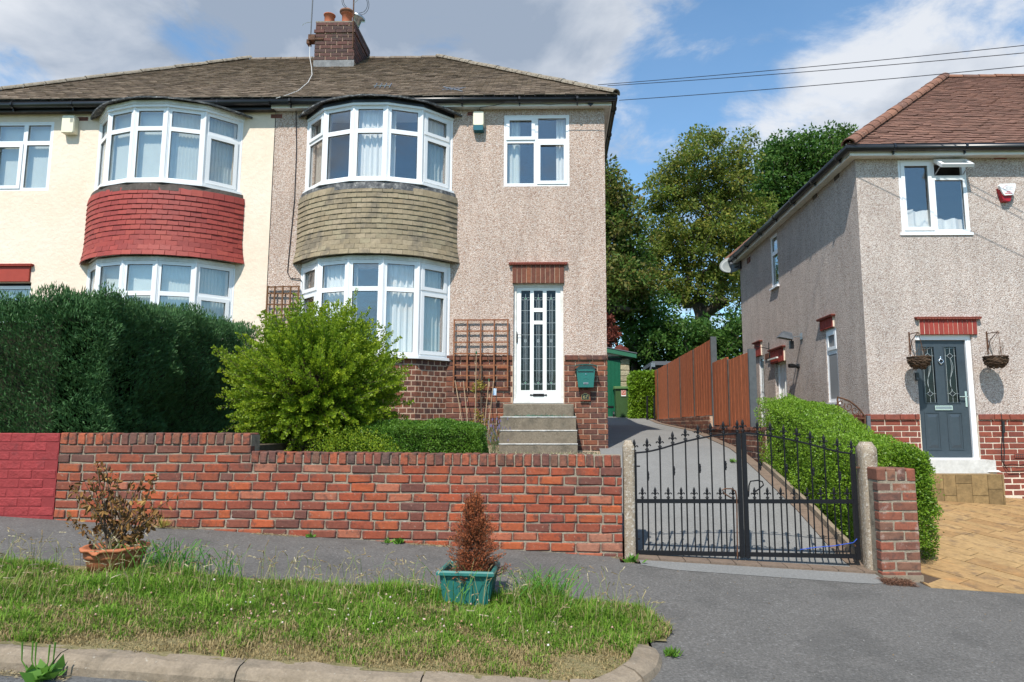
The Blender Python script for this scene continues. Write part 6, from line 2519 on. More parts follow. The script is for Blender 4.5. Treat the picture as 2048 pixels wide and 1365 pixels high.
def build_side_fittings():
    # flood lamp and camera on the side wall of the right house
    q = PX(1604, 673, RX)
    y = q.y
    g = thing('flood_lamp', 'grey flood lamp with sensor on the side wall of the grey house', 'lamp', (RX, y, q.z))
    m = MB(); m.box(RX - .02, RX - .001, y - .05, y + .05, q.z - .06, q.z + .06); m.bar((RX - .02, y, q.z), (RX - .22, y, q.z - .01), .03, .03); m.build('bracket', 'steel', g)
    m = MB()
    c = Vector((RX - .30, y, q.z + .0))
    m.add([c + Vector(v) for v in ((-.16, -.10, -.02), (.10, -.10, -.07), (.10, .10, -.07), (-.16, .10, -.02), (-.06, -.08, .09), (.09, -.08, .06), (.09, .08, .06), (-.06, .08, .09))],
          [(0, 1, 2, 3), (4, 5, 6, 7), (0, 1, 5, 4), (1, 2, 6, 5), (2, 3, 7, 6), (3, 0, 4, 7)])
    m.build('lamp_head', 'slate_grey', g)
    m = MB(); m.tube([(RX - .2, y, q.z - .02), (RX - .2, y, q.z - .10)], .012, 6); m.box(RX - .24, RX - .17, y - .035, y + .035, q.z - .24, q.z - .09); m.build('sensor', 'black_plastic', g)
    q = PX(1598, 733, RX)
    g = thing('security_camera', 'small black camera on the side wall below the flood lamp', 'camera', (RX, q.y, q.z))
    m = MB(); m.lathe([(.05, 0), (.05, .03), (.02, .06)], (RX - .001, q.y, q.z), 12, axis=(-1, 0, 0)); m.build('base', 'black_plastic', g)
    m = MB(); m.tube([(RX - .05, q.y, q.z), (RX - .14, q.y - .02, q.z + .01), (RX - .2, q.y - .04, q.z + .005)], [.03, .045, .04], 10); m.build('camera_body', 'black_plastic', g)
    # wall bracket near the side door
    q = PX(1539, 700, RX)
    g = thing('wall_bracket', 'thin dark bracket on the side wall between the two small lintels', 'bracket', (RX, q.y, q.z))
    m = MB(); m.tube([(RX - .012, q.y, q.z + .16), (RX - .012, q.y, q.z - .16)], .01, 5); m.tube([(RX - .012, q.y, q.z + .02), (RX - .3, q.y + .1, q.z + .1)], .008, 5); m.build('arm', 'black_iron', g)
    q = PX(1552, 718, RX)
    m = MB(); m.bar((RX - .07, q.y - .3, q.z), (RX - .07, q.y + .3, q.z), .04, .03)
    tag(m.build('bulkhead_light', 'white_dirty'), 'slim white strip lamp under the lintel of the side door', 'lamp')
    # satellite dish
    c = Vector((P(1462, 534, 17.25).x, 17.25, P(1462, 534, 17.25).z))
    g = thing('satellite_dish', 'pale grey satellite dish on the far corner of the grey house', 'satellite dish', c)
    m = MB()
    ax = Vector((-.25, -1, .42)).normalized()
    m.lathe([(.002, .0), (.12, .012), (.22, .042), (.29, .078), (.29, .086), (.2, .046), (.002, .008)], c, 28, axis=ax, sx=1.0, sy=.80)
    m.build('reflector', 'dish_grey', g, smooth=True)
    f = c + ax * .36 + Vector((0, 0, -.12))
    m = MB(); m.tube([c + Vector((0, 0, -.24)) + ax * .08, f], .012, 6); m.tube([f, f + (c - f).normalized() * .08], .03, 10); m.build('feed_arm', 'slate_grey', g)
    m = MB(); m.tube([c - ax * .02, c - ax * .10, (RX - .01, 17.0, c.z - .02)], .02, 6); m.box(RX - .04, RX - .001, 16.92, 17.08, c.z - .12, c.z + .12); m.build('mount', 'black_plastic', g)
    # doorbell
    q0, q1 = P(1831, 746, RFY - .02), P(1838.5, 762, RFY - .02)
    g = thing('doorbell', 'black video doorbell left of the dark grey door', 'doorbell', (q0.x, RFY, q1.z))
    m = MB(); m.box(q0.x, q1.x, RFY - .03, RFY - .001, q1.z, q0.z); m.build('casing', 'black_plastic', g)
    m = MB(); m.lathe([(.018, 0), (.014, .004), (.002, .005)], ((q0.x + q1.x) / 2, RFY - .0305, q1.z + .03), 12, axis=(0, -1, 0)); m.build('button', 'slate_grey', g)
    # baskets
    for (bx, by, br, lab) in ((1838.5, 722, (1819, 680), 'empty wicker hanging basket left of the dark grey door'), (1991.5, 721, (1974.5, 679), 'empty wicker hanging basket right of the dark grey door')):
        Yb = RFY - .27
        c = P(bx, by, Yb)
        g = thing('hanging_basket', lab, 'hanging basket', c, 'hanging baskets by the grey door')
        m = MB()
        for k in range(260):
            a = R.uniform(0, 2 * math.pi)
            t = R.random() ** .7
            r = .155 * math.sqrt(max(.05, 1 - (t * .95) ** 2.2)) + R.uniform(-.006, .006)
            z = c.z + .045 - t * .155
            da = R.uniform(.35, .7)
            m.tube([(c.x + r * math.cos(a), c.y + r * math.sin(a), z), (c.x + r * 1.02 * math.cos(a + da / 2), c.y + r * 1.02 * math.sin(a + da / 2), z + R.uniform(-.02, .02)), (c.x + r * math.cos(a + da), c.y + r * math.sin(a + da), z + R.uniform(-.03, .03))], .006, 4, r=R.random())
        for rr in (.158, .150):
            m.tube([(c.x + rr * math.cos(t), c.y + rr * math.sin(t), c.z + .05 + R.uniform(-.004, .004)) for t in lin(0, 2 * math.pi, 24)], .010, 5)
        m.lathe([(.002, -.10), (.06, -.095), (.11, -.06), (.14, .0), (.145, .04)], c, 16)
        m.build('wicker_bowl', 'basket', g)
        # bracket
        b = P(br[0], br[1], RFY - .012)
        top = Vector((c.x, Yb, b.z + .02))
        m = MB()
        m.box(b.x - .008, b.x + .008, RFY - .016, RFY - .001, b.z - .22, b.z + .12)
        m.tube([(b.x, RFY - .016, b.z + .08), (b.x + .0, RFY - .10, b.z + .085), (b.x, RFY - .28, b.z + .075), (b.x, RFY - .30, b.z + .055)], .007, 6)
        m.tube([(b.x, RFY - .016, b.z - .15), (b.x, RFY - .08, b.z - .02), (b.x, RFY - .2, b.z + .05), (b.x, RFY - .27, b.z + .075)], .006, 6)
        m.build('bracket', 'rusty_iron', g)
        m = MB()
        for k in range(3):
            a = 2 * math.pi * k / 3 + .5
            m.tube([(b.x, RFY - .28, b.z + .06), (c.x + .15 * math.cos(a), c.y + .15 * math.sin(a), c.z + .05)], .0025, 4)
        m.build('chain', 'rusty_iron', g)
        m = MB()
        for k in range(12):
            a = R.uniform(0, 6.28)
            p = c + Vector((.08 * math.cos(a), .06 * math.sin(a), .04))
            m.tube([p, p + Vector((R.uniform(-.03, .06), 0, R.uniform(.05, .12))), p + Vector((R.uniform(-.02, .12), R.uniform(-.03, .03), R.uniform(.1, .24)))], .0022, 4)
        m.build('dry_stalk', 'twig', g)
    # ornate little gate beside the house corner
    g = thing('garden_gate', 'small rusty scrollwork side gate beside the corner of the grey house', 'gate', (4.3, 9.85, .9))
    Yg = 9.85

    def G(a, b):
        return P(1480 + a / 4.875, 600 + b / 4.875, Yg)
    m = MB(); m.tube([G(950, 960), G(965, 1240), G(965, 1500)], .014, 6); m.tube([G(1218, 1140), G(1228, 1500)], .014, 6); m.build('stile', 'rusty_iron', g)
    m = MB(); m.tube([G(948, 950), G(1000, 962), G(1070, 990), G(1130, 1035), G(1180, 1085), G(1220, 1140)], .013, 6); m.build('arched_rail', 'rusty_iron', g)
    m = MB(); m.tube([G(965, 1140), G(1220, 1160)], .01, 6); m.tube([G(965, 1290), G(1220, 1300)], .01, 6); m.build('rail', 'rusty_iron', g)
    for (ax_, ay_, s, fl) in ((985, 1010, 40, 1), (1060, 1040, 42, -1), (1120, 1080, 40, 1), (1180, 1110, 26, -1), (1010, 1080, 36, -1), (1000, 1190, 34, 1), (1160, 1200, 40, -1)):
        m = MB()
        m.tube([G(ax_ + fl * s * (1 - t * .8) * math.cos(t * 7), ay_ + s * (1 - t * .8) * math.sin(t * 7) * 1.2) for t in lin(0, 1, 18)], .007, 5)
        m.build('scroll', 'rusty_iron', g)
    for v in range(1000, 1220, 28):
        m = MB(); m.tube([G(v, 1225 if v % 3 else 1245), G(v + 3, 1450)], .006, 5); m.build('bar', 'rusty_iron', g)
    m = MB(); m.box(P(1733, 850, Yg).x, P(1740, 850, Yg).x, Yg - .03, Yg + .04, .4, P(1736, 832, Yg).z)
    tag(m.build('gate_post', 'slate_grey'), 'slim dark post of the scrollwork gate at the house corner', 'gate post')
    # cable on the right house dado
    m = MB()
    m.tube([P(a, b, RFY - .03) for a, b in ((2002, 826), (2004, 842), (2005.5, 862), (2003, 900), (2005, 925), (2011, 931), (2024, 929), (2040, 931), (2052, 929))], .006, 5)
    m.tube([P(a, b, RFY - .035) for a, b in ((2006, 865), (2009, 900), (2008, 930), (2018, 944), (2052, 942))], .006, 5)
    m.tube([P(2006, 843, RFY - .03), P(2007, 866, RFY - .03)], .022, 8)
    tag(m.build('power_lead', 'black_plastic'), 'black power lead with inline plug on the brick dado right of the grey door', 'cable')
    q = P(1983, 944, RFY - .25)
    m = MB(); m.lathe([(.002, -.018), (.10, -.012), (.13, .004), (.09, .022), (.002, .028)], q, 14, sy=.6)
    tag(m.build('flat_stone', 'white_dirty'), 'flat pale stone on the right end of the white door step', 'stone')


def build_garage():
    Y = 22.5
    g = thing('garage', 'green-doored stone block garage at the top of the driveway', 'garage', (1.6, 23, 1.8))

    def X(px_): return P(px_, 800, Y).x
    def Z(py_): return P(1240, py_, Y).z
    x0, xd, x1 = -1.6, X(1241.5), X(1260)
    z0 = 1.75
    m = MB(); m.box(x0, x1 - .03, Y + .03, Y + 5, z0, Z(718)); m.build('wall', 'mortar_light', g)
    sb = block_meshes('stone_block', .40, .05, .17, 'stone_block', 5, .008, .012)
    z = Z(719) - .09
    r = 0
    while z > z0:
        inst('stone_block', R.choice(sb), g, ((xd + x1) / 2, Y + .02, z), (0, 0, 0), ((x1 - xd - .01) / .40, 1, 1))
        z -= .185
        r += 1
    # door boards
    zt = Z(713)
    x = X(1199)
    k = 0
    while x < xd - .03:
        m = MB(); m.box(x, min(x + .125, xd), Y - .02, Y + .02, z0 + .1, zt); m.build('door_board', 'garage_green', g)
        x += .129
    for py_ in (718.5, 814):
        m = MB(); m.box(X(1214), X(1245 if py_ < 800 else 1227), Y - .035, Y - .021, Z(py_) - .03, Z(py_) + .03); m.build('strap_hinge', 'black_iron', g)
    # roof with green barge board
    zr0, zr1 = P(1213, 696, Y - .2).z, P(1273, 708, Y - .2).z
    xa, xb = X(1213), X(1273)
    sl = (zr1 - zr0) / (xb - xa)
    zl = zr0 + sl * (-1.9 - xa) * .0
    xl = x0 - .2
    zl = zr0 - sl * (xa - (x0 + x1) / 2)
    xm = (x0 + x1) / 2
    m = MB()
    m.prism([(xm, zl), (xb, zr1), (xb, zr1 - .14), (xm, zl - .16)], (0, Y - .2, 0), X3, Z3, (0, .03, 0))
    m.prism([(xm, zl), (xl, zr1), (xl, zr1 - .14), (xm, zl - .16)], (0, Y - .201, 0), X3, Z3, (0, .03, 0))
    m.build('barge_board', 'barge_green', g)
    m = MB()
    m.prism([(xm, zl + .03), (xb + .02, zr1 + .03), (xb + .02, zr1 + .002), (xm, zl + .002)], (0, Y - .22, 0), X3, Z3, (0, 5.4, 0))
    m.prism([(xm, zl + .03), (xl - .02, zr1 + .03), (xl - .02, zr1 + .002), (xm, zl + .002)], (0, Y - .22, 0), X3, Z3, (0, 5.4, 0))
    m.build('roof', 'slate_grey', g)
    m = MB()
    m.prism([(xm, zl - .1), (x1 + .05, zr1 - .03), (x1 + .05, zt + .0), (x0, zt), (x0, zr1 - .05)], (0, Y - .01, 0), X3, Z3, (0, .03, 0))
    m.build('gable_board', 'white_paint', g)
    m = MB()
    for (a, b, r_) in ((1240, 698, .14), (1249, 700, .10)):
        m.lathe([(.01, r_), (r_ * .9, r_ * .4), (r_, -.05), (r_ * .4, -.12)], P(a, b, Y + .4), 9, sx=1.5)
    m.build('moss', 'leaf_maroon', g)


def build_bin():
    Y = 21.9
    x0, x1 = P(1231, 800, Y).x, P(1260.5, 800, Y).x
    z0, z1 = zdrive(2.0, Y) + .005, P(1245, 778, Y).z
    g = thing('wheelie_bin', 'green wheelie bin with red sticker in front of the garage', 'wheelie bin', ((x0 + x1) / 2, Y, z0))
    m = MB()
    xm = (x0 + x1) / 2
    hw, t = (x1 - x0) / 2, .03
    vs = [(xm - hw + t, Y, z0), (xm + hw - t, Y, z0), (xm + hw - t, Y + .5, z0), (xm - hw + t, Y + .5, z0), (xm - hw, Y - .05, z1), (xm + hw, Y - .05, z1), (xm + hw, Y + .66, z1), (xm - hw, Y + .66, z1)]
    m.add(vs, [(0, 3, 2, 1), (4, 5, 6, 7), (0, 1, 5, 4), (1, 2, 6, 5), (2, 3, 7, 6), (3, 0, 4, 7)])
    # raised arched panel on the front and corner ribs
    h = z1 - z0

    def fy(z): return Y - .05 * (z - z0) / h
    pts = [(-.13, .02), (.13, .02), (.13, .42), (.08, .49), (-.08, .49), (-.13, .42)]
    m.prism([(xm + .02 + a, b) for a, b in pts], (0, Y - .030, z0), X3, Vector((0, -.05 / h, 1)), (0, .03, 0))
    m.build('body', 'bin_green', g)
    m = MB()
    m.add([(xm - hw - .035, Y - .10, z1), (xm + hw + .035, Y - .10, z1), (xm + hw + .035, Y + .70, z1), (xm - hw - .035, Y + .70, z1),
           (xm - hw - .035, Y - .10, z1 + .055), (xm + hw + .035, Y - .10, z1 + .055), (xm + hw + .02, Y + .66, z1 + .12), (xm - hw - .02, Y + .66, z1 + .12)],
          [(0, 3, 2, 1), (4, 5, 6, 7), (0, 1, 5, 4), (1, 2, 6, 5), (2, 3, 7, 6), (3, 0, 4, 7)])
    m.build('lid', 'bin_lid', g)
    for q in (-1, 1):
        m = MB(); m.lathe([(.02, -.025), (.10, -.025), (.10, .025), (.02, .025)], (xm + q * (hw + .03), Y + .45, z0 + .10), 18, axis=(1, 0, 0)); m.build('wheel', 'black_plastic', g)
    a, b = P(1242, 781, Y), P(1251.8, 793, Y)
    m = MB(); m.box(a.x, b.x, Y - .062, Y - .050, b.z, a.z); s = m.build('sticker', 'sticker_white', g)
    zc = (a.z + b.z) / 2
    m = MB(); m.box(a.x + .008, b.x - .008, Y - .0645, Y - .0625, b.z + .04, a.z - .006); m.build('sticker_print', 'sticker_red', s)
    m = MB()
    c = ((a.x + b.x) / 2, zc + .03)
    m.tube([(c[0] + .045 * math.cos(t), Y - .066, c[1] + .045 * math.sin(t)) for t in lin(0, 2 * math.pi, 14)], .006, 4)
    m.bar((c[0] - .03, Y - .066, c[1] + .03), (c[0] + .03, Y - .066, c[1] - .03), .003, .012, up=(0, -1, 0))
    m.build('sticker_symbol', 'sticker_white', s)


def build_fence():
    X = 3.05
    ypx = [1300, 1318, 1339, 1363.8, 1391.6, 1428.6, 1461.7, 1504.8]
    ys = [PX(p, 800, X).y for p in ypx]
    w = thing('low_brick_wall', 'low dark brick retaining wall under the wooden fence beside the drive', 'wall', (X, 14, 1.5))
    ms = block_meshes('brick', .225, .03, .0715, 'brick_dark', 6, .003, .004)
    tops = [3.27] * 5 + [2.76] * 2
    base = [PX(p, b, X).z for p, b in ((1309, 841), (1328, 838), (1351, 836), (1377, 834), (1409, 832), (1445, 851.5), (1483, 856.5))]
    m = MB()
    ya = ys[-1] - .95
    zt0 = base[-1] - .02
    m.box(X - .10, X + .12, ya, ys[-3], .6, zt0)
    m.box(X - .10, X + .12, ys[-3], ys[0], .9, base[3] - .02)
    m.build('mortar_core', 'mortar_pink', w)
    O = Vector((X - .10, ys[0], 0))
    L1 = ys[0] - ys[-3]
    brick_rows(w, ms, .225, .075, O, -Y3, L1, zdrive(2.8, 15) - .05, base[3] - .02, proud=-.0125, pitch=.30)
    brick_rows(w, ms, .225, .075, Vector((X - .10, ys[-3], 0)), -Y3, ys[-3] - ya, zdrive(2.8, 10.5) - .1, zt0, proud=-.0125, pitch=.235)
    cs = block_meshes('coping_brick', .08, .23, .05, 'brick_dark', 4, .003, .004)
    y = ya
    while y < ys[-3]:
        inst('coping_brick', R.choice(cs), w, (X - .01, y + .05, zt0 + .012), (0, 0, rad(90)), (1, 1, 1)); y += .10
    f = thing('wooden_fence', 'reddish brown close-board fence stepping up along the driveway', 'fence', (X, 15, 1.6))
    for i in range(7):
        y0, y1 = ys[i + 1], ys[i]
        zb, zt = base[i] + .0, tops[i] + (.0 if i < 5 else (.04 if i == 5 else -.02))
        n = int((y1 - y0 - .06) / .115)
        bw = (y1 - y0 - .06) / n
        bms = block_meshes('fence_board', .018, bw * 1.04, zt - zb, 'fence_board', 2, .002, .003)
        for k in range(n):
            inst('fence_board', R.choice(bms), f, (X - .02 + (.004 if k % 2 else 0), y0 + .03 + bw * (k + .5), (zt + zb) / 2 + R.uniform(-.006, .006)), (R.uniform(-.003, .003), 0, 0))
        m = MB(); m.box(X - .005, X + .035, y0 + .03, y1 - .03, zb + .2, zb + .25); m.box(X - .005, X + .035, y0 + .03, y1 - .03, zt - .25, zt - .2); m.build('fence_rail', 'fence_board', f)
    for i, y in enumerate(ys):
        zt = (tops[min(i, 6)] + .02) if i not in (5,) else tops[4] + .06
        wd = .055
        zt = tops[min(i, 6)] if i != 5 else tops[4] + .03
        zt -= .03 if i not in (5, 7) else 0
        m = MB(); m.box(X - .042, X + .07, y - .028, y + .028, base[min(i, 6)] - .3, zt + (.02 if i < 7 else .03)); m.build('post', 'fence_post' if i in (5, 7) else 'dark_band', f)
    # grey roofed shed behind the fence
    g = thing('shed', 'flat dark grey shed roof peeping over the far fence panels', 'shed', (4, 23, 1.6))
    Ys = 23.6
    a, b, c = P(1304, 723, Ys), P(1345, 723, Ys), P(1298, 742, Ys)
    m = MB(); m.box(a.x + .1, a.x + 2.6, Ys + .1, Ys + 2.4, 1.6, a.z - .1); m.build('wall', 'dark_band', g)
    m = MB(); m.box(a.x, a.x + 2.8, Ys, Ys + 2.6, a.z - .13, a.z + .0); m.bar((a.x + .02, Ys - .02, a.z - .02), (c.x, Ys - .02, c.z - .1), .05, .05); m.build('roof', 'slate_grey', g)
    m = MB(); m.box(a.x - .04, a.x + .1, Ys - .05, Ys - .001, a.z - .2, a.z - .06); m.build('downpipe_hopper', 'steel', g)
    # black rail frame near the far hedge
    Yr = 20.6
    m = MB()
    p, q = P(1294.5, 793, Yr), P(1294.5, 831, Yr)
    m.tube([(q.x, Yr, zdrive(2.7, Yr)), p, (p.x + .22, Yr + .1, p.z), (p.x + .22, Yr + .1, zdrive(2.7, Yr) - .1)], .03, 6)
    tag(m.build('black_rail', 'black_iron'), 'short black handrail frame between the far hedge and the fence', 'rail')


def build_wires():
    specs = [((1196, 170, 11.3), (2048, 86, 9.0), 'upper of the two close overhead wires running right from the hip of the brown roof'),
             ((1215, 172, 11.2), (2048, 101, 9.0), 'lower of the two close overhead wires running right from the hip of the brown roof'),
             ((1238, 201, 10.7), (2048, 127, 8.8), 'lowest overhead wire, running right from the gutter corner')]
    for i, (a, b, lab) in enumerate(specs):
        p, q = P(*a), P(*b)
        q2 = p + (q - p) * 1.35
        pts = []
        for t in lin(0, 1, 24):
            c = p + (q2 - p) * t
            c.z -= .05 * 4 * t * (1 - t)
            pts.append(c)
        m = MB(); m.tube(pts, .0055, 5)
        tag(m.build('overhead_wire', 'wire'), lab, 'wire', 'overhead wires')


def build_roof_aerials():
    # two fallen aerial elements lying on the tiles
    D = 3.66
    nrm = Vector((0, -(RIDGE_Z - P(1000, 199.5, 10.80).z), D)).normalized()

    def onroof(px_, py_):
        d = ray(px_, py_)
        # plane through eave line
        p0 = Vector((0, 10.76, P(1000, 199.5, 10.80).z + .08))
        t = (p0 - Vector((0, 0, CZ))).dot(nrm) / d.dot(nrm)
        return Vector((0, 0, CZ)) + d * t
    g = thing('fallen_aerial', 'four-pronged aerial strip lying on the roof above the beige bay', 'aerial', onroof(765, 172))
    m = MB(); m.tube([onroof(747, 172), onroof(780, 172)], .009, 5); m.build('boom', 'steel', g)
    for x in (749, 759, 768.5, 778):
        m = MB(); m.tube([onroof(x, 176), onroof(x + 5, 167)], .008, 5); m.build('element', 'steel', g)
    g = thing('fallen_aerial', 'criss-crossed aerial lying on the roof right of the beige bay', 'aerial', onroof(910, 178))
    m = MB(); m.tube([onroof(887, 174), onroof(925, 183)], .009, 5); m.build('boom', 'steel', g)
    for x in (893, 901, 909, 917, 922):
        m = MB(); m.tube([onroof(x - 9, 181), onroof(x + 9, 175)], .007, 5); m.build('element', 'steel', g)
    g = onroof(885, 183)


# ------------------------------------------------------------------ plants
def hedge_leaves(n, sampler, out_bias, length, width, up=0.0, jitter=.5):
    pos, nrm = sampler(n)
    d = nrm * out_bias + NR.normal(size=pos.shape) * jitter
    d[:, 2] += up
    L = NR.uniform(length * .6, length * 1.4, len(pos))
    return leaf_quads(pos, d, L, L * width)


def box_surface(x0, x1, y0, y1, zb, ztop, faces, wob=.05, fr=3.0, depth=.10, slope=None, rnd=.12):
    """sampler over the faces of a clipped hedge; ztop is a function (x,y)"""
    def s(n):
        zt = ztop((x0 + x1) / 2, (y0 + y1) / 2)
        ar = {'f': (x1 - x0) * (zt - zb), 'b': (x1 - x0) * (zt - zb), 'l': (y1 - y0) * (zt - zb), 'r': (y1 - y0) * (zt - zb), 't': (x1 - x0) * (y1 - y0)}
        tot = sum(ar[f] for f in faces)
        P_, N_ = [], []
        for f in faces:
            k = int(n * ar[f] / tot) + 1
            a, b = NR.random(k), NR.random(k)
            if f == 't':
                x, y = x0 + (x1 - x0) * a, y0 + (y1 - y0) * b
                nn = np.tile((0, 0, 1.0), (k, 1))
            elif f in 'fb':
                x = x0 + (x1 - x0) * a
                y = np.full(k, y0 if f == 'f' else y1)
                nn = np.tile((0, -1.0 if f == 'f' else 1.0, 0), (k, 1))
            else:
                y = y0 + (y1 - y0) * a
                x = np.full(k, x0 if f == 'l' else x1)
                nn = np.tile((-1.0 if f == 'l' else 1.0, 0, 0), (k, 1))
            ztv = np.array([ztop(p, q) for p, q in zip(x, y)])
            z = ztv.copy() if f == 't' else zb + (ztv - zb) * b
            # round the top edges
            if f != 't':
                e = np.clip((z - (ztv - rnd)) / rnd, 0, 1)
                x = x - nn[:, 0] * e ** 2 * rnd * .7
                y = y - nn[:, 1] * e ** 2 * rnd * .7
            pts = np.stack([x, y, z], 1)
            w = np.array([noise.noise(Vector(p) * fr) + .5 * noise.noise(Vector(p) * fr * 2.7) for p in pts])
            pts += nn * (w * wob)[:, None]
            pts -= nn * (NR.random(k) ** 1.5 * depth)[:, None]
            P_.append(pts); N_.append(nn)
        return np.concatenate(P_), np.concatenate(N_)
    return s


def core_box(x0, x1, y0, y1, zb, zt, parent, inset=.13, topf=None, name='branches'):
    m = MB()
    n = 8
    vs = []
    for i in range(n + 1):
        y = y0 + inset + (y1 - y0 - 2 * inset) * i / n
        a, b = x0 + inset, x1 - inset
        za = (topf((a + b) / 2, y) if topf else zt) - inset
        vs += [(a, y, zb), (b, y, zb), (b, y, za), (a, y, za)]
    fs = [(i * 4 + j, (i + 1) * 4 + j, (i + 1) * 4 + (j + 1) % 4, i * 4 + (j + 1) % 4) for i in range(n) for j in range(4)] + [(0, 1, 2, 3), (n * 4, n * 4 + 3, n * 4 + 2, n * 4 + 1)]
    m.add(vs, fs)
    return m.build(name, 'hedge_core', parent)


def build_conifer_hedge():
    g = thing('conifer_hedge', 'tall dark green clipped conifer hedge behind the painted wall', 'hedge', (-5, 8, 1.4))

    def zt(x, y):
        return 2.93 + .045 * (y - 7.0) + .03 * math.sin(x * 2.1) + .04 * math.sin(y * 3)

    def samp(n):
        p1, n1 = box_surface(-9.0, -4.72, 7.02, 8.1, 1.38, zt, 'ft', .17, 2.9, .22, rnd=.25)(int(n * .52))
        p2, n2 = box_surface(-5.6, -4.72, 7.02, 10.75, 1.38, zt, 'rt', .17, 2.9, .22, rnd=.25)(int(n * .48))
        return np.concatenate([p1, p2]), np.concatenate([n1, n2])
    q = hedge_leaves(160000, samp, .75, .044, .23, up=.75, jitter=.42)
    c = q[:, 0]
    r = np.array([.5 + .5 * noise.noise(Vector(p) * 2.2) for p in c[::1]]) * .6 + NR.random(len(c)) * .4
    fast_mesh('foliage', q, 4, 'leaf_conifer', g, rnd=r)
    # leading shoots along the top
    n = 9000
    x = np.concatenate([NR.uniform(-9, -4.8, n // 2), NR.uniform(-5.5, -4.75, n // 2)])
    y = np.concatenate([NR.uniform(7.1, 8.0, n // 2), NR.uniform(7.1, 10.6, n // 2)])
    z = np.array([zt(a, b) + .05 * noise.noise(Vector((a * 3, b * 3, 1))) for a, b in zip(x, y)])
    cl = np.array([noise.noise(Vector((a * 9, b * 9, 5))) for a, b in zip(x, y)])
    keep = cl > -.1
    pos = np.stack([x, y, z + NR.uniform(-.03, .06, n)], 1)[keep]
    d = NR.normal(size=pos.shape) * .22; d[:, 2] = 1
    L = NR.uniform(.03, .085, len(pos))
    fast_mesh('leading_shoot', leaf_quads(pos, d, L, L * .16), 4, 'leaf_conifer', g, kind='stuff', rnd=NR.uniform(.4, 1, len(pos)))
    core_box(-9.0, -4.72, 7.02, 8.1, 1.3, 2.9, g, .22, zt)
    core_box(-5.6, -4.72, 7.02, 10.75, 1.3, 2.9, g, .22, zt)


def build_shrub():
    g = thing('berberis_shrub', 'big bright yellow-green shrub with long arching shoots behind the brick wall', 'shrub', (-2.80, 7.9, 1.15))
    base = Vector((-2.78, 7.9, 1.10))
    cen = Vector((-2.77, 7.86, 2.02))
    pos, dr, rn = [], [], []
    tw = MB()
    n = 1500
    for i in range(n):
        el = math.asin(R.uniform(-.80, 1.0))
        az = R.uniform(0, 2 * math.pi)
        d = Vector((math.cos(el) * math.cos(az), math.cos(el) * math.sin(az) * .98, math.sin(el)))
        lump = noise.noise(d * 2.3 + Vector((4, 1, 2)))
        sp = R.random() < .17
        rr_ = (.95 + .10 * lump + R.uniform(-.10, .05) + (R.uniform(.05, .20) if sp else 0)) * (1.02 if d.z > 0 else .98)
        inner = R.random() < .28
        if inner:
            rr_ *= R.uniform(.70, .92)
        end = cen + d * rr_
        p0 = base + Vector((R.gauss(0, .10), R.gauss(0, .10), R.uniform(0, .2)))
        mid = cen + d * rr_ * .45
        dd_ = (end - mid).normalized() + Vector((0, 0, R.uniform(.0, .35))) + Vector((R.gauss(0, .10), R.gauss(0, .10), R.gauss(0, .10)))
        q3 = end
        q2 = end - dd_.normalized() * (rr_ * .30)
        pts = [p0, p0.lerp(mid, .6), mid.lerp(q2, .35), q2.lerp(mid, .3), q2, q2.lerp(q3, .5) , q3]
        if i % 4 == 0 or sp:
            tw.tube(pts, [.007, .006, .005, .004, .003, .002, .0015], 3, cap=False)
        col = R.random() * .6 + .4 * (.5 + lump)
        for k in range(122):
            t = 1 - .52 * R.random() ** 1.25
            j = min(5, int(t * 6))
            c = pts[j].lerp(pts[j + 1], t * 6 - j)
            tang = (pts[j + 1] - pts[j]).normalized()
            w = .044 * (1.15 - .98 * max(0, (t - .62) / .38) ** 1.1)
            o = Vector((R.gauss(0, 1), R.gauss(0, 1), R.gauss(0, 1)))
            o = (o - tang * o.dot(tang)).normalized()
            pos.append((c + o * (w * R.random() ** .7))[:])
            dr.append((o * .7 + tang * .6 + Vector((0, 0, .2)))[:])
            rn.append(min(1, max(0, .10 + .45 * col + .9 * max(0, t - .72) + R.uniform(-.22, .28))))
    pos, dr, rn = np.array(pos), np.array(dr), np.array(rn)
    keep = (pos[:, 2] > 1.16) & ((pos[:, 1] > 6.74) | (pos[:, 2] > 1.38))
    keep &= ~((pos[:, 2] < 1.42) & (pos[:, 1] < 6.95) & (NR.random(len(pos)) < .35))
    pos, dr, rn = pos[keep], dr[keep], rn[keep]
    L = NR.uniform(.016, .034, len(pos))
    fast_mesh('foliage', leaf_quads(pos, dr, L, L * .66), 4, 'leaf_berberis', g, rnd=rn)
    tw.build('twigs', 'twig', g, kind='stuff')


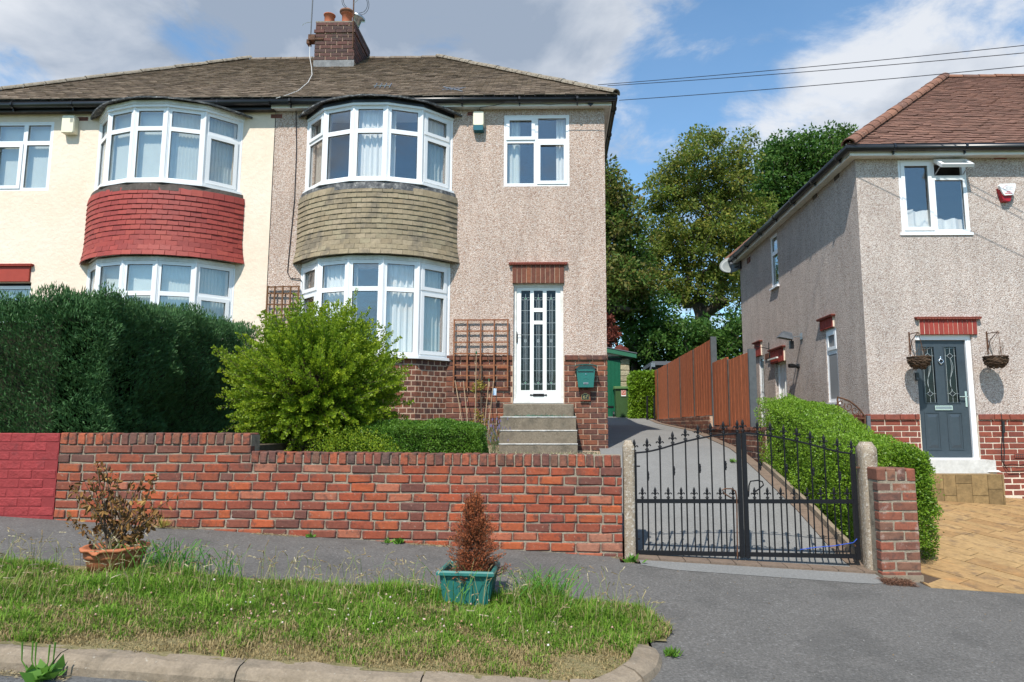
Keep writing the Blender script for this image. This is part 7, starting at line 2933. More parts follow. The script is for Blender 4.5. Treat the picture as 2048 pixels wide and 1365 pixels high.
def build_low_hedges():
    # clipped box in front of the bay
    g = thing('box_hedge', 'low rounded mid green box hedge between the big shrub and the steps', 'hedge', (-1.5, 7.8, 1.17))

    def zt(x, y):
        return 1.635 - .10 * max(0, (x + 1.25)) ** 2 * 2 - .06 * ((y - 7.75) / .4) ** 2
    q = hedge_leaves(60000, box_surface(-2.30, -.83, 7.35, 8.15, 1.15, zt, 'frt', .05, 4, .10, rnd=.18), .6, .017, .62, up=.2, jitter=.7)
    fast_mesh('foliage', q, 4, 'leaf_box', g, rnd=np.clip(np.array([.45 + .45 * noise.noise(Vector(p) * 7) for p in q[:, 0]]) + NR.uniform(-.2, .2, len(q)), 0, 1))
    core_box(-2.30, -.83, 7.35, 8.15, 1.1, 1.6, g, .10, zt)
    # loose golden bush between it and the shrub
    g = thing('golden_bush', 'loose yellowish low bush between the big shrub and the box hedge', 'shrub', (-2.1, 7.2, 1.2))
    n = 9000
    p = NR.normal(size=(n, 3)); p /= np.linalg.norm(p, axis=1, keepdims=True)
    r = NR.uniform(.6, 1.05, (n, 1))
    pos = p * r * np.array([(.50, .30, .34)]) + np.array([(-2.12, 7.12, 1.24)])
    pos = pos[(pos[:, 2] > 1.2) & (pos[:, 1] > 6.75)]
    d = NR.normal(size=pos.shape); d[:, 2] += .4
    fast_mesh('foliage', leaf_quads(pos, d, .018, .010), 4, 'leaf_berberis', g, rnd=NR.random(len(pos)))
    # lavender beside the steps
    g = thing('lavender', 'wispy lavender plant against the brick dado beside the steps', 'plant', (-1.05, 10.4, 1.2))
    m = MB()
    n = 0
    for i in range(80):
        a = P(1000 + R.gauss(-8, 14), 905, 10.3); b = P(1000 + R.gauss(-8, 18), R.uniform(840, 885), 10.3 + R.uniform(-.2, .3))
        m.tube([(a.x, a.y, 1.17), b], .0022, 3, cap=False, r=.6)
        m.tube([b, b + Vector((0, 0, .035))], .006, 4, r=.05)
    m.build('stems', 'leaf_lavender', g)
    # clipped hedge along the right side of the drive
    g = thing('privet_hedge', 'bright clipped privet hedge sloping down behind the right gate', 'hedge', (3.3, 8.5, .5))

    def zt2(x, y):
        return 1.43 + (2.06 - 1.43) * max(0, min(1, (y - 7.0) / 3.1)) + (.04 * math.sin(y * 2.3)) - .10 * max(0, (7.15 - y)) - .10 * ((x - 3.28) / .4) ** 2
    parts = []
    q = hedge_leaves(105000, box_surface(2.93, 3.68, 6.88, 10.15, .25, zt2, 'lftr', .06, 3, .10, rnd=.16), .6, .023, .58, up=.25, jitter=.7)
    zd = q[:, 0, 2]
    yy = q[:, 0, 1]
    ok = zd > np.array([zdrive(2.9, a) for a in yy]) - .02
    q = q[ok]
    fast_mesh('foliage', q, 4, 'leaf_privet', g, rnd=np.clip(np.array([.45 + .45 * noise.noise(Vector(p) * 5) for p in q[:, 0]]) + NR.uniform(-.2, .2, len(q)), 0, 1))
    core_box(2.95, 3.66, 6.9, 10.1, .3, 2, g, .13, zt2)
    # the part wrapping behind the brick pier
    g = thing('privet_bush', 'bushy end of the hedge behind the brick pier, hanging over the ochre paving', 'hedge', (3.4, 6.8, .4))

    def zt3(x, y):
        return 1.30 + .05 * math.sin(x * 6) - .10 * ((x - 3.3) / .4) ** 2
    q = hedge_leaves(26000, box_surface(2.98, 3.56, 6.64, 7.25, .75, zt3, 'ftr', .09, 4, .10, rnd=.14), .6, .022, .6, up=.2, jitter=.75)
    ex = []
    # ragged sprays low on the right flank
    n = 5200
    z = NR.uniform(.45, 1.1, n)
    x = 3.50 + .06 * NR.normal(size=n) - .10 * (1.1 - z)
    y = NR.uniform(6.62, 7.0, n)
    pos = np.stack([x, y, z], 1)
    d = NR.normal(size=(n, 3)); d[:, 0] += .8
    ex = leaf_quads(pos, d, .022, .013)
    q = np.concatenate([q, ex])
    fast_mesh('foliage', q, 4, 'leaf_privet', g, rnd=np.clip(NR.normal(.4, .25, len(q)), 0, 1))
    m = MB(); m.box(3.06, 3.44, 6.74, 7.2, .2, 1.14)
    for i in range(14):
        a = Vector((3.40, R.uniform(6.66, 6.95), R.uniform(.5, 1.0)))
        m.tube([a, a + Vector((.08, -.02, -.03)), a + Vector((R.uniform(.12, .2), -.03, R.uniform(-.1, .03)))], .003, 3)
    m.build('branches', 'hedge_core', g)
    # far hedge beside the bin
    g = thing('far_hedge', 'small clipped hedge between the wheelie bin and the fence end', 'hedge', (3.0, 22, 1.8))
    q = hedge_leaves(22000, box_surface(P(1262, 800, 21.4).x, P(1302, 800, 21.4).x + .3, 21.2, 23.2, 1.8, lambda x, y: 3.22 + .05 * math.sin(x * 5), 'flt', .12, 1.5, .2, rnd=.25), .6, .065, .6, up=.2, jitter=.7)
    fast_mesh('foliage', q, 4, 'leaf_privet', g, rnd=np.clip(np.array([.3 + .45 * noise.noise(Vector(p) * 2) for p in q[:, 0]]) + NR.uniform(-.2, .2, len(q)), 0, 1))
    m = MB(); m.box(P(1262, 800, 21.4).x + .15, P(1302, 800, 21.4).x + .3, 21.4, 23.1, 1.6, 3.05); m.build('branches', 'hedge_core', g)


def tree(name, label, cat, base, trunk_top, blobs, ncl, leaf, per, mat, seed, trunk_r=.28, leafw=.55, clr=.55, group=None):
    """blobs: list of (centre, radii). Trunk, limbs grown toward leaf clusters, leaves in clumps."""
    rr = random.Random(seed)
    g = thing(name, label, cat, base, group)
    base, trunk_top = Vector(base), Vector(trunk_top)
    vol = [b[1][0] * b[1][1] * b[1][2] for b in blobs]
    tot = sum(vol)
    cl = []
    for (c, r), v in zip(blobs, vol):
        k = int(ncl * v / tot) + 1
        for _ in range(k):
            d = Vector((rr.gauss(0, 1), rr.gauss(0, 1), rr.gauss(0, 1))).normalized()
            q = rr.random() ** .42
            w = 1 + .22 * noise.noise(d * 2.2 + Vector((seed, 0, 0)))
            cl.append(Vector(c) + Vector((d.x * r[0], d.y * r[1], d.z * r[2])) * q * w)
    nodes = [base]
    parent = [-1]
    n0 = 9
    for i in range(1, n0 + 1):
        t = i / n0
        nodes.append(base.lerp(trunk_top, t) + Vector((math.sin(t * 5 + seed) * .12, 0, 0)))
        parent.append(i - 1)
    cl.sort(key=lambda p: (p - base).length)
    ends = []
    arr = [n[:] for n in nodes]
    for p in cl:
        A = np.array(arr)
        dv = A - np.array(p[:])
        dist = np.sqrt((dv ** 2).sum(1))
        pen = dist + np.maximum(0, A[:, 2] - p.z + .1) * 1.2
        pen[:5] += 100
        j = int(pen.argmin())
        a = nodes[j]
        steps = max(1, int((p - a).length / .8))
        pj = j
        for s in range(1, steps + 1):
            t = s / steps
            q = a.lerp(p, t) + Vector((rr.gauss(0, .05), rr.gauss(0, .05), -.10 * math.sin(t * math.pi) * (p - a).length * .5))
            nodes.append(q); arr.append(q[:]); parent.append(pj)
            pj = len(nodes) - 1
        ends.append(pj)
    cnt = [0] * len(nodes)
    for e in ends:
        k = e
        while k >= 0:
            cnt[k] += 1
            k = parent[k]
    m = MB()
    tm = max(cnt)
    for i in range(1, len(nodes)):
        a, b = nodes[parent[i]], nodes[i]
        ra, rb = trunk_r * (cnt[parent[i]] / tm) ** .62, trunk_r * (max(cnt[i], 1) / tm) ** .62
        ra, rb = max(ra, .012), max(rb, .010)
        if (b - a).length > 1e-4:
            m.tube([a, b], [min(ra, rb * 1.5), rb], 5 if cnt[i] < 6 else 8, cap=False)
    m.build('trunk', 'bark', g, smooth=True)
    K = len(cl)
    C = np.array([c[:] for c in cl])
    cc = np.mean(C, 0)
    rng = np.random.default_rng(seed)
    rad_ = rng.uniform(.6, 1.25, K) * clr
    idx = np.repeat(np.arange(K), per)
    off_ = rng.normal(size=(len(idx), 3))
    off_ /= np.linalg.norm(off_, axis=1, keepdims=True)
    off_ *= (rng.random((len(idx), 1)) ** .5) * rad_[idx][:, None]
    off_[:, 2] *= .62
    pos = C[idx] + off_
    d = off_ / (np.linalg.norm(off_, axis=1, keepdims=True) + 1e-6) * .6 + rng.normal(size=off_.shape) * .6
    d[:, 2] -= .15
    tone = rng.random(K)
    r = np.clip(tone[idx] * .6 + rng.random(len(idx)) * .45, 0, 1)
    L = rng.uniform(leaf * .6, leaf * 1.35, len(idx))
    fast_mesh('crown', leaf_quads(pos, d, L, L * leafw), 4, mat, g, rnd=r)
    return g


def build_trees():
    def B(px_, py_, Y, rx, ry, rz):
        return (P(px_, py_, Y), (rx, ry, rz))
    Y = 27
    b = P(1208, 800, Y)
    tree('tree', 'green tree touched with brown, just right of the pebbledashed house', 'tree', (b.x, Y, 1.9), P(1225, 520, Y),
         [B(1218, 440, Y, 1.25, 2.0, 1.75), B(1220, 570, Y, 1.7, 2.2, 1.7), B(1255, 510, Y, 1.0, 1.5, 1.5), B(1180, 400, Y, 1.4, 1.8, 1.6)], 300, .16, 100, 'leaf_mid', 3, .2, clr=.56)
    Y = 31
    tree('tree', 'tall pale olive tree in the middle of the gap between the houses', 'tree', (P(1400, 800, Y).x, Y, 1.9), P(1398, 470, Y),
         [B(1400, 345, Y, 2.0, 2.4, 1.9), B(1335, 395, Y, 1.4, 2.0, 1.7), B(1465, 400, Y, 1.7, 2.0, 2.4), B(1395, 480, Y, 2.5, 2.6, 2.0), B(1320, 500, Y, 1.2, 1.8, 1.5), B(1440, 575, Y, 1.9, 2.2, 1.3), B(1340, 575, Y, 1.7, 1.8, 1.1), B(1480, 300, Y, .8, 1.2, .9), B(1500, 500, Y, 1.6, 2, 2)],
         600, .15, 88, 'leaf_olive', 5, .34, clr=.53)
    Y = 36
    tree('tree', 'dark green tree behind the olive tree, above the side roof of the grey house', 'tree', (P(1620, 800, Y).x, Y, 1.9), P(1600, 450, Y),
         [B(1600, 330, Y, 2.4, 2.4, 1.7), B(1655, 300, Y, 1.3, 2, 1.2), B(1545, 370, Y, 1.4, 2, 1.8), B(1590, 430, Y, 2.4, 2.4, 2.2), B(1560, 300, Y, .9, 1.2, .7)],
         300, .19, 105, 'leaf_green', 8, .34, clr=.72)
    # understorey behind the garage and fence
    Y = 28
    specs = [('dark bushy tree behind the green garage', 1262, 630, 1.7, 1.7, 11), ('broad dark bush right behind the garage roof', 1300, 700, 1.5, 1.3, 12), ('dark understorey tree behind the taller fence panels', 1365, 685, 1.6, 1.05, 13),
             ('dark understorey tree behind the lower fence panels', 1458, 680, 1.5, 1.2, 14)]
    for (lab, px_, py_, rx, rz, sd_) in specs:
        c = P(px_, py_, Y)
        tree('small_tree', lab, 'tree', (c.x, Y, 1.8), (c.x, Y, c.z - .2), [((c.x, Y, c.z), (rx, 1.6, rz)), ((c.x + .3, Y + .5, 2.7), (rx * 1.1, 1.4, 1.1))], 120, .15, 110, 'leaf_green', sd_, .12, clr=.5)
    c = P(1222, 672, 25.5)
    tree('maroon_shrub', 'dark red leaved shrub peeping out between the house corner and the garage roof', 'shrub', (c.x - .1, 25.5, 2.0), (c.x - .1, 25.5, c.z - .2), [((c.x - .1, 25.5, c.z), (.42, .5, .75))], 50, .10, 60, 'leaf_maroon', 21, .06, clr=.22)


def build_pots():
    # terracotta pot with the withered shrub
    c = Vector(P(231, 1100, 5.02)); c.z = zp(c.x, 5.02)
    top = P(231, 1090, 5.02).z
    g = thing('terracotta_pot', 'terracotta pot with scalloped chipped rim standing in the verge grass', 'plant pot', (c.x, c.y, c.z))
    r = .205
    h = top - c.z
    m = MB()
    prof = [(.001, 0), (r * .76, 0), (r * .88, h * .55), (r * .89, h * .58), (r * .94, h * .60), (r * .96, h * .78), (r * .93, h * .80), (r * .94, h * .87), (r * 1.05, h * .89), (r * 1.07, h * .97), (r * 1.03, h), (r * .90, h * .99), (r * .86, h * .8), (.001, h * .8)]
    n = 48
    vs, fs = [], []
    for (q, z) in prof:
        for k in range(n):
            a = 2 * math.pi * k / n
            s = 1 + (.018 * abs(math.sin(a * 5)) if q > r * 1.0 - .001 else 0)
            dz = (-.008 * abs(math.sin(a * 5)) ** 3 if q > r * .99 else 0)
            if q > r * .99 and 4.55 < a < 4.75:
                dz -= .02
                s *= .97
            vs.append((c.x + q * s * math.cos(a), c.y + q * s * math.sin(a), c.z + z + dz))
    for i in range(len(prof) - 1):
        for k in range(n):
            fs.append((i * n + k, i * n + (k + 1) % n, (i + 1) * n + (k + 1) % n, (i + 1) * n + k))
    m.add(vs, fs)
    m.build('pot', 'terracotta', g, smooth=True)
    m = MB(); m.lathe([(.001, 0), (r * .84, -.005)], (c.x, c.y, c.z + h * .84), 20); m.build('earth', 'soil', g)
    d = thing('withered_shrub', 'withered shrub with curled brown leaves growing in the terracotta pot', 'shrub', (c.x, c.y, c.z + h * .84))
    tw = MB()
    lp, ld, lr = [], [], []
    tips = [(150, 1042), (135, 1030), (146, 975), (160, 985), (185, 960), (195, 940), (200, 930), (212, 935), (225, 945), (235, 962), (240, 1000), (270, 985), (285, 960), (262, 960), (310, 950), (300, 985), (325, 1010), (345, 995), (305, 1020), (275, 1030), (180, 1010), (205, 985), (232, 985), (250, 1030), (215, 1040), (190, 1055), (290, 1005), (170, 965), (258, 1065), (295, 1055), (318, 1030)]
    for (tx, ty) in tips:
        Yt = 5.02 + R.uniform(-.22, .22)
        t = P(tx, ty, Yt)
        b = Vector((c.x + R.uniform(-.06, .06), c.y + R.uniform(-.06, .06), c.z + h * .82))
        mid = b.lerp(t, .5) + Vector((R.gauss(0, .02), R.gauss(0, .02), -.02))
        pts = [b, b.lerp(mid, .5) + Vector((R.gauss(0, .01), 0, 0)), mid, mid.lerp(t, .5) + Vector((R.gauss(0, .015), 0, .01)), t]
        tw.tube(pts, [.007, .006, .005, .004, .002], 5, cap=False)
        for k in range(22 if ty > 950 else 28):
            u = .45 + .6 * R.random()
            j = min(3, int(u * 4)); f = min(1, u * 4 - j)
            p = pts[j].lerp(pts[j + 1], f) + Vector((R.gauss(0, .018), R.gauss(0, .02), R.gauss(0, .018)))
            lp.append(p[:]); ld.append((R.gauss(0, .6), R.gauss(0, .6), R.gauss(-.7, .5))); lr.append(R.random())
    tw.build('stems', 'twig', d)
    # curled leaves: folded strips
    lp, ld = np.array(lp), np.array(ld)
    N = len(lp)
    dd = ld / np.linalg.norm(ld, axis=1, keepdims=True)
    s = np.cross(dd, NR.normal(size=(N, 3))); s /= np.linalg.norm(s, axis=1, keepdims=True)
    nn = np.cross(dd, s)
    L = NR.uniform(.026, .058, (N, 1)); W = L * NR.uniform(.16, .30, (N, 1)); F = W * NR.uniform(.3, 1.0, (N, 1))
    a = lp; b1 = lp + dd * L * .35 + s * W + nn * F; b0 = lp + dd * L * .4; b2 = lp + dd * L * .35 - s * W + nn * F
    c1 = lp + dd * L * .75 + s * W * .7 + nn * F * 1.5; c0 = lp + dd * L * .78 + nn * F * .8; c2 = lp + dd * L * .75 - s * W * .7 + nn * F * 1.5
    e = lp + dd * L + nn * F * 1.8
    qs = np.concatenate([np.stack([a, b1, c1, b0], 1), np.stack([a, b0, c2, b2], 1), np.stack([b0, c1, e, c0], 1), np.stack([b0, c0, e, c2], 1)])
    fast_mesh('leaves', qs, 4, 'leaf_dead', d, rnd=np.tile(np.array(lr), 4))
    # square green planter with the rust-brown conifer
    Yc = 4.93
    z0 = zp(-.6, Yc) - .005
    fl, fr_ = P(872, 1146, 4.74), P(988, 1148, 4.70)
    br_, bl_ = P(1001, 1116, 5.08), P(897, 1113, 5.12)
    zt = (fl.z + fr_.z) / 2
    cor = [Vector((v.x, v.y, zt)) for v in (fl, fr_, br_, bl_)]
    cen = sum(cor, Vector()) / 4
    g = thing('green_planter', 'square dark green plastic planter standing in the verge grass', 'planter', (cen.x, cen.y, z0))
    m = MB()
    t = .035
    inn = [cen + (v - cen) * .84 for v in cor]
    vs = []
    for k in range(4):
        o, i_ = cor[k], inn[k]
        vs += [o + Vector((0, 0, -.018)), o + Vector((0, 0, .0)), o.lerp(i_, .3) + Vector((0, 0, .010)), o.lerp(i_, .7) + Vector((0, 0, .010)), i_, i_ + Vector((0, 0, -.018))]
    fs = [(k * 6 + j, ((k + 1) % 4) * 6 + j, ((k + 1) % 4) * 6 + (j + 1) % 6, k * 6 + (j + 1) % 6) for k in range(4) for j in range(6)]
    m.add(vs, fs)
    m.build('rim', 'planter_green', g)
    m = MB()
    outT = [cen + (v - cen) * .88 + Vector((0, 0, -.012)) for v in cor]
    outB = [cen + (v - cen) * .74 for v in cor]
    for v in outB:
        v.z = z0
    inT = [cen + (v - cen) * .835 + Vector((0, 0, -.012)) for v in cor]
    inB = [cen + (v - cen) * .72 for v in cor]
    for v in inB:
        v.z = z0 + .02
    vs = outB + outT + inT + inB
    fs = []
    for k in range(4):
        q = (k + 1) % 4
        fs += [(k, q, 4 + q, 4 + k), (4 + k, 4 + q, 8 + q, 8 + k), (8 + k, 8 + q, 12 + q, 12 + k)]
    fs += [(12, 13, 14, 15), (0, 3, 2, 1)]
    m.add(vs, fs)
    m.build('tub', 'planter_green', g)
    # front and side ribs
    for k in range(4):
        q = (k + 1) % 4
        nrm = (outT[q] - outT[k]).cross(Z3).normalized()
        for u in (.08, .38, .62, .92):
            a_, b_ = outB[k].lerp(outB[q], u), outT[k].lerp(outT[q], u)
            m = MB(); m.bar(a_ + nrm * .004, b_ + nrm * .004, .020, .012, up=nrm[:]); m.build('rib', 'planter_green', g)
    m = MB()
    m.add([v.lerp(w, .45) for v, w in zip(inT, inB)], [(0, 1, 2, 3)]); m.build('earth', 'soil', g)
    d = thing('dead_conifer', 'small dead rust-brown conifer standing in the green planter', 'conifer', (cen.x, cen.y, z0 + .1))
    base = Vector((cen.x + .03, cen.y, z0 + .10))
    zt_ = P(945, 985, Yc).z
    tw = MB()
    tw.tube([base, Vector((base.x + .01, base.y, (base.z + zt_) / 2)), Vector((P(948, 985, Yc).x, Yc, zt_))], [.009, .006, .002], 6)
    tw.tube([base, Vector((base.x - .04, base.y, base.z + .2)), P(930, 990, Yc)], [.007, .005, .0015], 6)
    lp, ld, lr = [], [], []
    H = (zt_ - base.z) * .93
    for i in range(420):
        t = R.random() ** 1.15
        z = base.z + .02 + H * .95 * t
        a_ = R.uniform(0, 6.28)
        rr = .20 * (1 - t) ** .60 * (1 if t > .12 else .75 + t * 2) * (1 + .25 * math.sin(a_ * 3 + t * 9))
        if R.random() < .5:
            rr *= R.uniform(.4, 1)
        a = a_
        cx_ = base.x + (-.02 if R.random() < .5 else .02)
        p0 = Vector((cx_, base.y, z - .05))
        p1 = Vector((cx_ + rr * math.cos(a), base.y + rr * math.sin(a), z + .05))
        tw.tube([p0, p0.lerp(p1, .5) + Vector((0, 0, -.01)), p1], .0018, 3, cap=False)
        for k in range(46):
            u = .25 + .8 * R.random()
            p = p0.lerp(p1, u) + Vector((R.gauss(0, .008), R.gauss(0, .008), R.gauss(0, .008)))
            lp.append(p[:]); q = (p1 - p0).normalized()
            ld.append((q.x + R.gauss(0, .6), q.y + R.gauss(0, .6), q.z + R.gauss(.1, .6))); lr.append(min(1, max(0, R.gauss(.4, .3))))
    tw.build('stems', 'twig', d)
    L = NR.uniform(.010, .022, len(lp))
    fast_mesh('foliage', leaf_quads(np.array(lp), np.array(ld), L, L * .35), 4, 'leaf_rust', d, rnd=np.array(lr))


def build_grass():
    n = 215000
    X = NR.uniform(-5.6, .74, n); Y = NR.uniform(3.63, 5.12, n)
    ok = np.array([in_verge(a, b + .05 * noise.noise(Vector((a * 4, 7, 0))) + .03 * noise.noise(Vector((a * 15, 3, 0)))) for a, b in zip(X, Y)])
    X, Y = X[ok], Y[ok]
    n = len(X)
    t = (Y - 3.66) / 1.35
    nz = np.array([noise.noise(Vector((a * 1.6, b * 2.2, 0))) for a, b in zip(X, Y)])
    nf = np.array([noise.noise(Vector((a * 6, b * 7, 3))) for a, b in zip(X, Y)])
    dry = np.clip(1.12 - t * 3.0 - nz * 1.5 + nf * .9, 0, 1)           # parched beside the kerb
    dry = np.maximum(dry, np.clip((X - .45) * 2.2, 0, .5))
    dry = np.maximum(dry, np.clip(nz * 1.6 - .75, 0, .5))
    ng = np.array([noise.noise(Vector((a * 3.1, b * 3.6, 11))) for a, b in zip(X, Y)])
    h = .024 + .040 * np.clip(t * 1.1 + nz * .9, 0, 1) + .045 * np.clip(ng * 1.6, 0, 1) + .02 * np.clip(nf, 0, 1)
    h *= 1.10 - .40 * np.clip((t - .85) / .15, 0, 1)
    h *= 1 - .45 * dry
    # longer tufts round the pots and at the back
    for (cx, cy, r, k) in ((-2.78, 5.00, .26, 1.1), (-.14, 4.82, .26, 1.3), (.35, 4.6, .25, .5)):
        g = np.exp(-(((X - cx) ** 2 + (Y - cy) ** 2) / (r * r)) * 2)
        h *= 1 + k * g
        dry *= 1 - .9 * g
    for (cx, cy, rx, ry) in ((-3.27, 4.86, .26, .20), (-.60, 4.66, .30, .16)):
        h *= 1 - .72 * np.exp(-(((X - cx) / rx) ** 2 + ((Y - cy) / ry) ** 2) ** 2)
    h *= NR.uniform(.5, 1.3, n) * np.where(NR.random(n) < .05, 1.7, 1.0)
    dry = np.clip(dry + .45 * np.clip(-ng * 2.2 - .25, 0, 1), 0, 1)
    bare = (dry > .8) & (NR.random(n) < .45)
    keep = ~bare
    X, Y, h, dry, nz = X[keep], Y[keep], h[keep], dry[keep], nz[keep]
    n = len(X)
    z = np.array([zp(a, b) for a, b in zip(X, Y)]) + .008
    az = NR.uniform(0, 2 * np.pi, n)
    lean = NR.uniform(.1, .9, n)
    dx, dy = np.cos(az), np.sin(az)
    w = NR.uniform(.0018, .0038, n)
    sx, sy = -dy * w, dx * w
    b = np.stack([X, Y, z], 1)
    m1 = b + np.stack([dx * h * lean * .35, dy * h * lean * .35, h * .62], 1)
    tp = b + np.stack([dx * h * lean, dy * h * lean, h * (1 - .35 * lean)], 1)
    s = np.stack([sx, sy, np.zeros(n)], 1)
    q1 = np.stack([b - s, b + s, m1 + s * .8, m1 - s * .8], 1)
    q2 = np.stack([m1 - s * .8, m1 + s * .8, tp + s * .1, tp - s * .1], 1)
    r = NR.random((n, 1))
    green = np.array([(.095, .215, .020)]) * (1 - r) + np.array([(.23, .37, .042)]) * r
    ol = np.array([(.22, .27, .055)])
    green = green * (1 - .5 * np.clip(nz[:, None], 0, 1)) + ol * .5 * np.clip(nz[:, None], 0, 1)
    tan = np.array([(.40, .31, .15)]) * NR.uniform(.7, 1.2, (n, 1))
    pick = (NR.random(n) < dry * .86 + .13)[:, None]
    green *= (1 + .30 * np.clip(ng[keep], -.6, .6))[:, None]
    col = np.where(pick, tan, green)
    tag(fast_mesh('grass', np.concatenate([q1, q2]), 4, 'grass', col=np.concatenate([col, col])),
        'uncut verge grass, green at the back and parched straw beside the kerb', 'grass', kind='stuff')
    # flowering stalks
    vs, cs = [], []
    places = []
    for i in range(620):
        x = R.uniform(-5.3, .6)
        y = R.uniform(4.55, 5.0) if R.random() < .85 else R.uniform(4.0, 4.6)
        if in_verge(x, y):
            places.append((x, y, R.uniform(.13, .34), 0))
    for (cx, cy, k) in ((-2.78, 5.0, 120), (-.12, 4.88, 140), (-.80, 4.72, 18), (-2.4, 4.98, 30)):
        for i in range(k):
            places.append((R.gauss(cx, .12), min(5.0, R.gauss(cy, .10)), R.uniform(.14, .32), 1))
    m = MB()
    quads, cols = [], []
    for (x, y, hh, kind) in places:
        z = zp(x, y)
        a = R.uniform(0, 6.28)
        ln_ = R.uniform(.15, .65) if kind == 0 else R.uniform(.45, 1.15)
        d = Vector((math.cos(a), math.sin(a) * .6, 0)) * ln_ * hh
        pts = [Vector((x, y, z)), Vector((x, y, z + hh * .5)) + d * .22, Vector((x, y, z + hh * .85)) + d * .6, Vector((x, y, z + hh * (1 - ln_ * .25))) + d]
        w = .0016 if kind == 0 else .0034
        c = (.33, .30, .14) if kind == 0 else (.06 + R.random() * .05, .19 + R.random() * .08, .03)
        if kind == 0 and R.random() < .4:
            c = (.22, .30, .08)
        side = Vector((-math.sin(a + 1), math.cos(a + 1), 0))
        ws = [w, w, w * .8, w * .2 if kind else w * .6]
        for k in range(3):
            quads.append([(pts[k] - side * ws[k])[:], (pts[k] + side * ws[k])[:], (pts[k + 1] + side * ws[k + 1])[:], (pts[k + 1] - side * ws[k + 1])[:]])
            cols.append(c)
        if kind == 0:
            tip = pts[3]
            dd = (pts[3] - pts[2]).normalized()
            hc = (.40, .33, .18) if R.random() < .6 else (.34, .24, .13)
            if R.random() < .18:
                hc = (.50, .43, .28)
            for k in range(9):
                o = Vector((R.gauss(0, 1), R.gauss(0, 1), R.gauss(0, 1))).normalized()
                p = tip - dd * (.045 * R.random())
                e = p + (dd + o * .35) * .014
                s_ = o.cross(dd).normalized() * .0022
                quads.append([(p - s_)[:], (p + s_)[:], (e + s_)[:], (e - s_)[:]])
                cols.append(hc)
    tag(fast_mesh('grass_stalks', np.array(quads), 4, 'straw', col=np.array(cols)), 'dry flowering grass stalks rising over the back of the verge', 'grass stalks', kind='stuff')
    # clover heads
    m = MB()
    k = 0
    while k < 150:
        x, y = R.gauss(-1.3, .7), R.uniform(3.95, 4.75)
        if R.random() < .3:
            x = R.uniform(-4, .3)
        if in_verge(x, y):
            r = R.uniform(.004, .0075)
            z = zp(x, y) + R.uniform(.05, .085)
            m.lathe([(.001, -r), (r, -.3 * r), (r * .8, r * .5), (.001, r)], (x, y, z), 6, r=R.random())
            k += 1
    m.build('clover_heads', 'clover')
    tag(bpy.data.objects['clover_heads'], 'scattered brownish clover flower heads in the verge grass', 'clover', kind='stuff')


def weed(name, label, px_, py_, Y, r, n, mat='weed', up=.5, L=.05, W=.5, z=None):
    c = P(px_, py_, Y)
    if z is not None:
        c.z = z
    g = thing(name, label, 'weed', c)
    pos = np.stack([NR.normal(c.x, r * .25, n), NR.normal(c.y, r * .2, n), np.full(n, c.z)], 1)
    d = NR.normal(size=(n, 3)) * .9
    d[:, 2] = np.abs(d[:, 2]) * .5 + up
    Ls = NR.uniform(L * .5, L * 1.3, n)
    fast_mesh('leaves', leaf_quads(pos, d, Ls, Ls * W), 4, mat, g, rnd=NR.random(n))
    return g


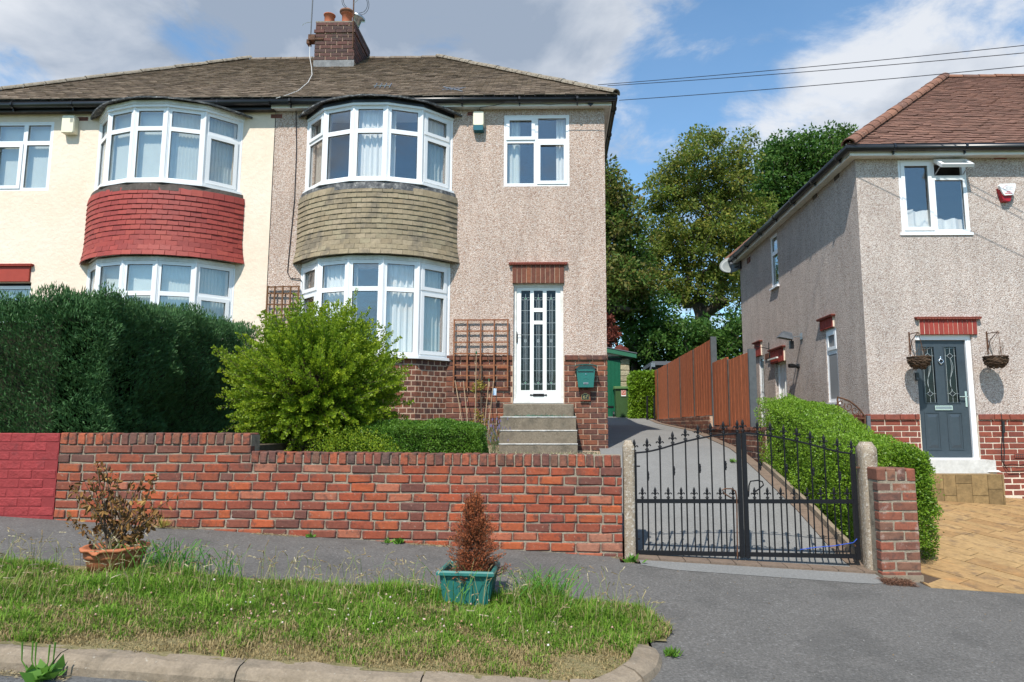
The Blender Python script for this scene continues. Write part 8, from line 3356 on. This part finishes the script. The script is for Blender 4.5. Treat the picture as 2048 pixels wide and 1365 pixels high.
def build_weeds():
    weed('weed', 'rosette weed with upright spikes in the gutter below the kerb', 83, 1318, 3.42, .12, 46, L=.085, W=.55, up=.25, z=zp(-2.6, 3.4) - .06)
    m = MB()
    c = P(83, 1318, 3.42)
    for (a, b) in ((45, 1285), (66, 1283), (73, 1285), (100, 1290), (111, 1285)):
        q = P(a, b, 3.42)
        base = Vector((c.x + (q.x - c.x) * .3, 3.42, zp(-2.6, 3.4) - .06))
        m.tube([base, base.lerp(q, .5) + Vector(((q.x - c.x) * .3, 0, 0)), q], [.003, .003, .0045], 5)
    o = m.build('flower_spike', 'weed', [x for x in bpy.data.objects if x.name == 'weed'][0])
    weed('weed', 'small leafy weed at the foot of the brick wall, left of the pair', 621, 1072, 6.47, .07, 20, L=.05, z=zp(-2.35, 6.47))
    weed('weed', 'feathery weed at the foot of the brick wall, middle of the wall', 772, 1082, 6.46, .09, 34, L=.055, W=.4, z=zp(-1.6, 6.46))
    weed('weed', 'round-leaved weed at the foot of the brick wall beside the feathery one', 797, 1084, 6.46, .07, 22, L=.055, W=.8, z=zp(-1.5, 6.46))
    weed('weed', 'dandelion-like weed growing at the foot of the thin gate post', 1265, 1124, 6.35, .09, 26, L=.07, W=.4, z=zp(.72, 6.35))
    weed('weed', 'tuft of dry grass at the foot of the wall behind the terracotta pot', 325, 1042, 6.44, .08, 60, mat='leaf_yellow', L=.12, W=.06, up=1.2, z=zp(-3.75, 6.44))
    weed('weed', 'ragged weed at the curved end of the kerb', 1342, 1300, 4.15, .09, 110, mat='leaf_box', L=.045, W=.22, z=zp(.64, 4.15))
    weed('weed', 'tuft of weed on the drive edge below the low brick wall', 1466, 908, 10.0, .10, 30, L=.08, W=.3, z=zdrive(2.7, 10.0) + .005)
    c = P(373, 800, 3)
    # pine litter at the foot of the pier
    n = 1500
    x = NR.uniform(P(1775, 1160, 6.1).x, P(1835, 1160, 6.1).x, n); y = NR.uniform(6.12, 6.27, n)
    z = np.array([zp(a, b) for a, b in zip(x, y)]) + NR.uniform(.0, .03, n)
    d = NR.normal(size=(n, 3)); d[:, 2] *= .3
    c = np.array([(.16, .08, .05)]) * NR.uniform(.5, 1.6, (n, 1))
    tag(fast_mesh('leaf_litter', leaf_quads(np.stack([x, y, z], 1), d, NR.uniform(.02, .05, n), .004), 4, 'straw', col=c), 'brown needle litter swept against the foot of the brick pier', 'litter', kind='stuff')
    # straw in the gutter and against the wall foot
    n = 5200
    x = NR.uniform(-3.2, .1, n); y = 3.49 - np.abs(NR.normal(0, .022, n))
    cl = np.array([noise.noise(Vector((a * 2.5, 0, 9))) for a in x])
    k = cl > .0
    x, y = x[k], y[k]
    n1 = len(x)
    z = np.array([zp(a, b) for a, b in zip(x, y)]) - .063
    x2 = NR.uniform(-5.3, .6, 5200); y2 = 6.485 - np.abs(NR.normal(0, .022, 5200))
    cl = np.array([noise.noise(Vector((a * 2.1, 0, 4))) for a in x2])
    k = cl > .08
    x2, y2 = x2[k], y2[k]
    z2 = np.array([zp(a, b) for a, b in zip(x2, y2)]) + .003
    pos = np.stack([np.concatenate([x, x2]), np.concatenate([y, y2]), np.concatenate([z, z2])], 1)
    d = NR.normal(size=pos.shape); d[:, 2] = np.abs(d[:, 2]) * .15; d[:, 1] *= .3
    c = np.array([(.42, .34, .20)]) * NR.uniform(.4, 1.2, (len(pos), 1))
    n = 900
    xx = NR.uniform(-5.2, 3.8, n); yy2 = NR.uniform(3.9, 6.45, n)
    okk = np.array([(not in_verge(a, b)) and (a > .75 or b > 5.02) for a, b in zip(xx, yy2)])
    xx, yy2 = xx[okk], yy2[okk]
    pz = np.array([zp(a, b) for a, b in zip(xx, yy2)]) + .002
    dd = NR.normal(size=(len(xx), 3)); dd[:, 2] = np.abs(dd[:, 2]) * .1
    cc = np.where((NR.random(len(xx)) < .6)[:, None], np.array([(.30, .29, .27)]), np.array([(.24, .16, .08)])) * NR.uniform(.5, 1.3, (len(xx), 1))
    Lg = NR.uniform(.004, .014, len(xx))
    tag(fast_mesh('pavement_grit', leaf_quads(np.stack([xx, yy2, pz], 1), dd, Lg, Lg * .6), 4, 'straw', col=cc), 'scattered grit and leaf crumbs on the grey pavement', 'grit', kind='stuff')
    tag(fast_mesh('dry_straw', leaf_quads(pos, d, NR.uniform(.012, .045, len(pos)), .003), 4, 'straw', col=c), 'bits of dry straw along the gutter and the foot of the garden wall', 'straw', kind='stuff')


# ------------------------------------------------------------------ build everything
build_ground()
build_kerb()
build_drive()
build_forecourt()
build_gardens()
build_garden_wall()
build_pier()
build_gates()
build_pebble_house()
build_cream_house()
build_right_house()
build_steps()
build_mailbox()
build_plaque()
build_alarms()
build_trellises()
build_side_fittings()
build_garage()
build_bin()
build_fence()
build_wires()
build_roof_aerials()
build_conifer_hedge()
build_shrub()
build_low_hedges()
build_trees()
build_pots()
build_grass()
build_weeds()
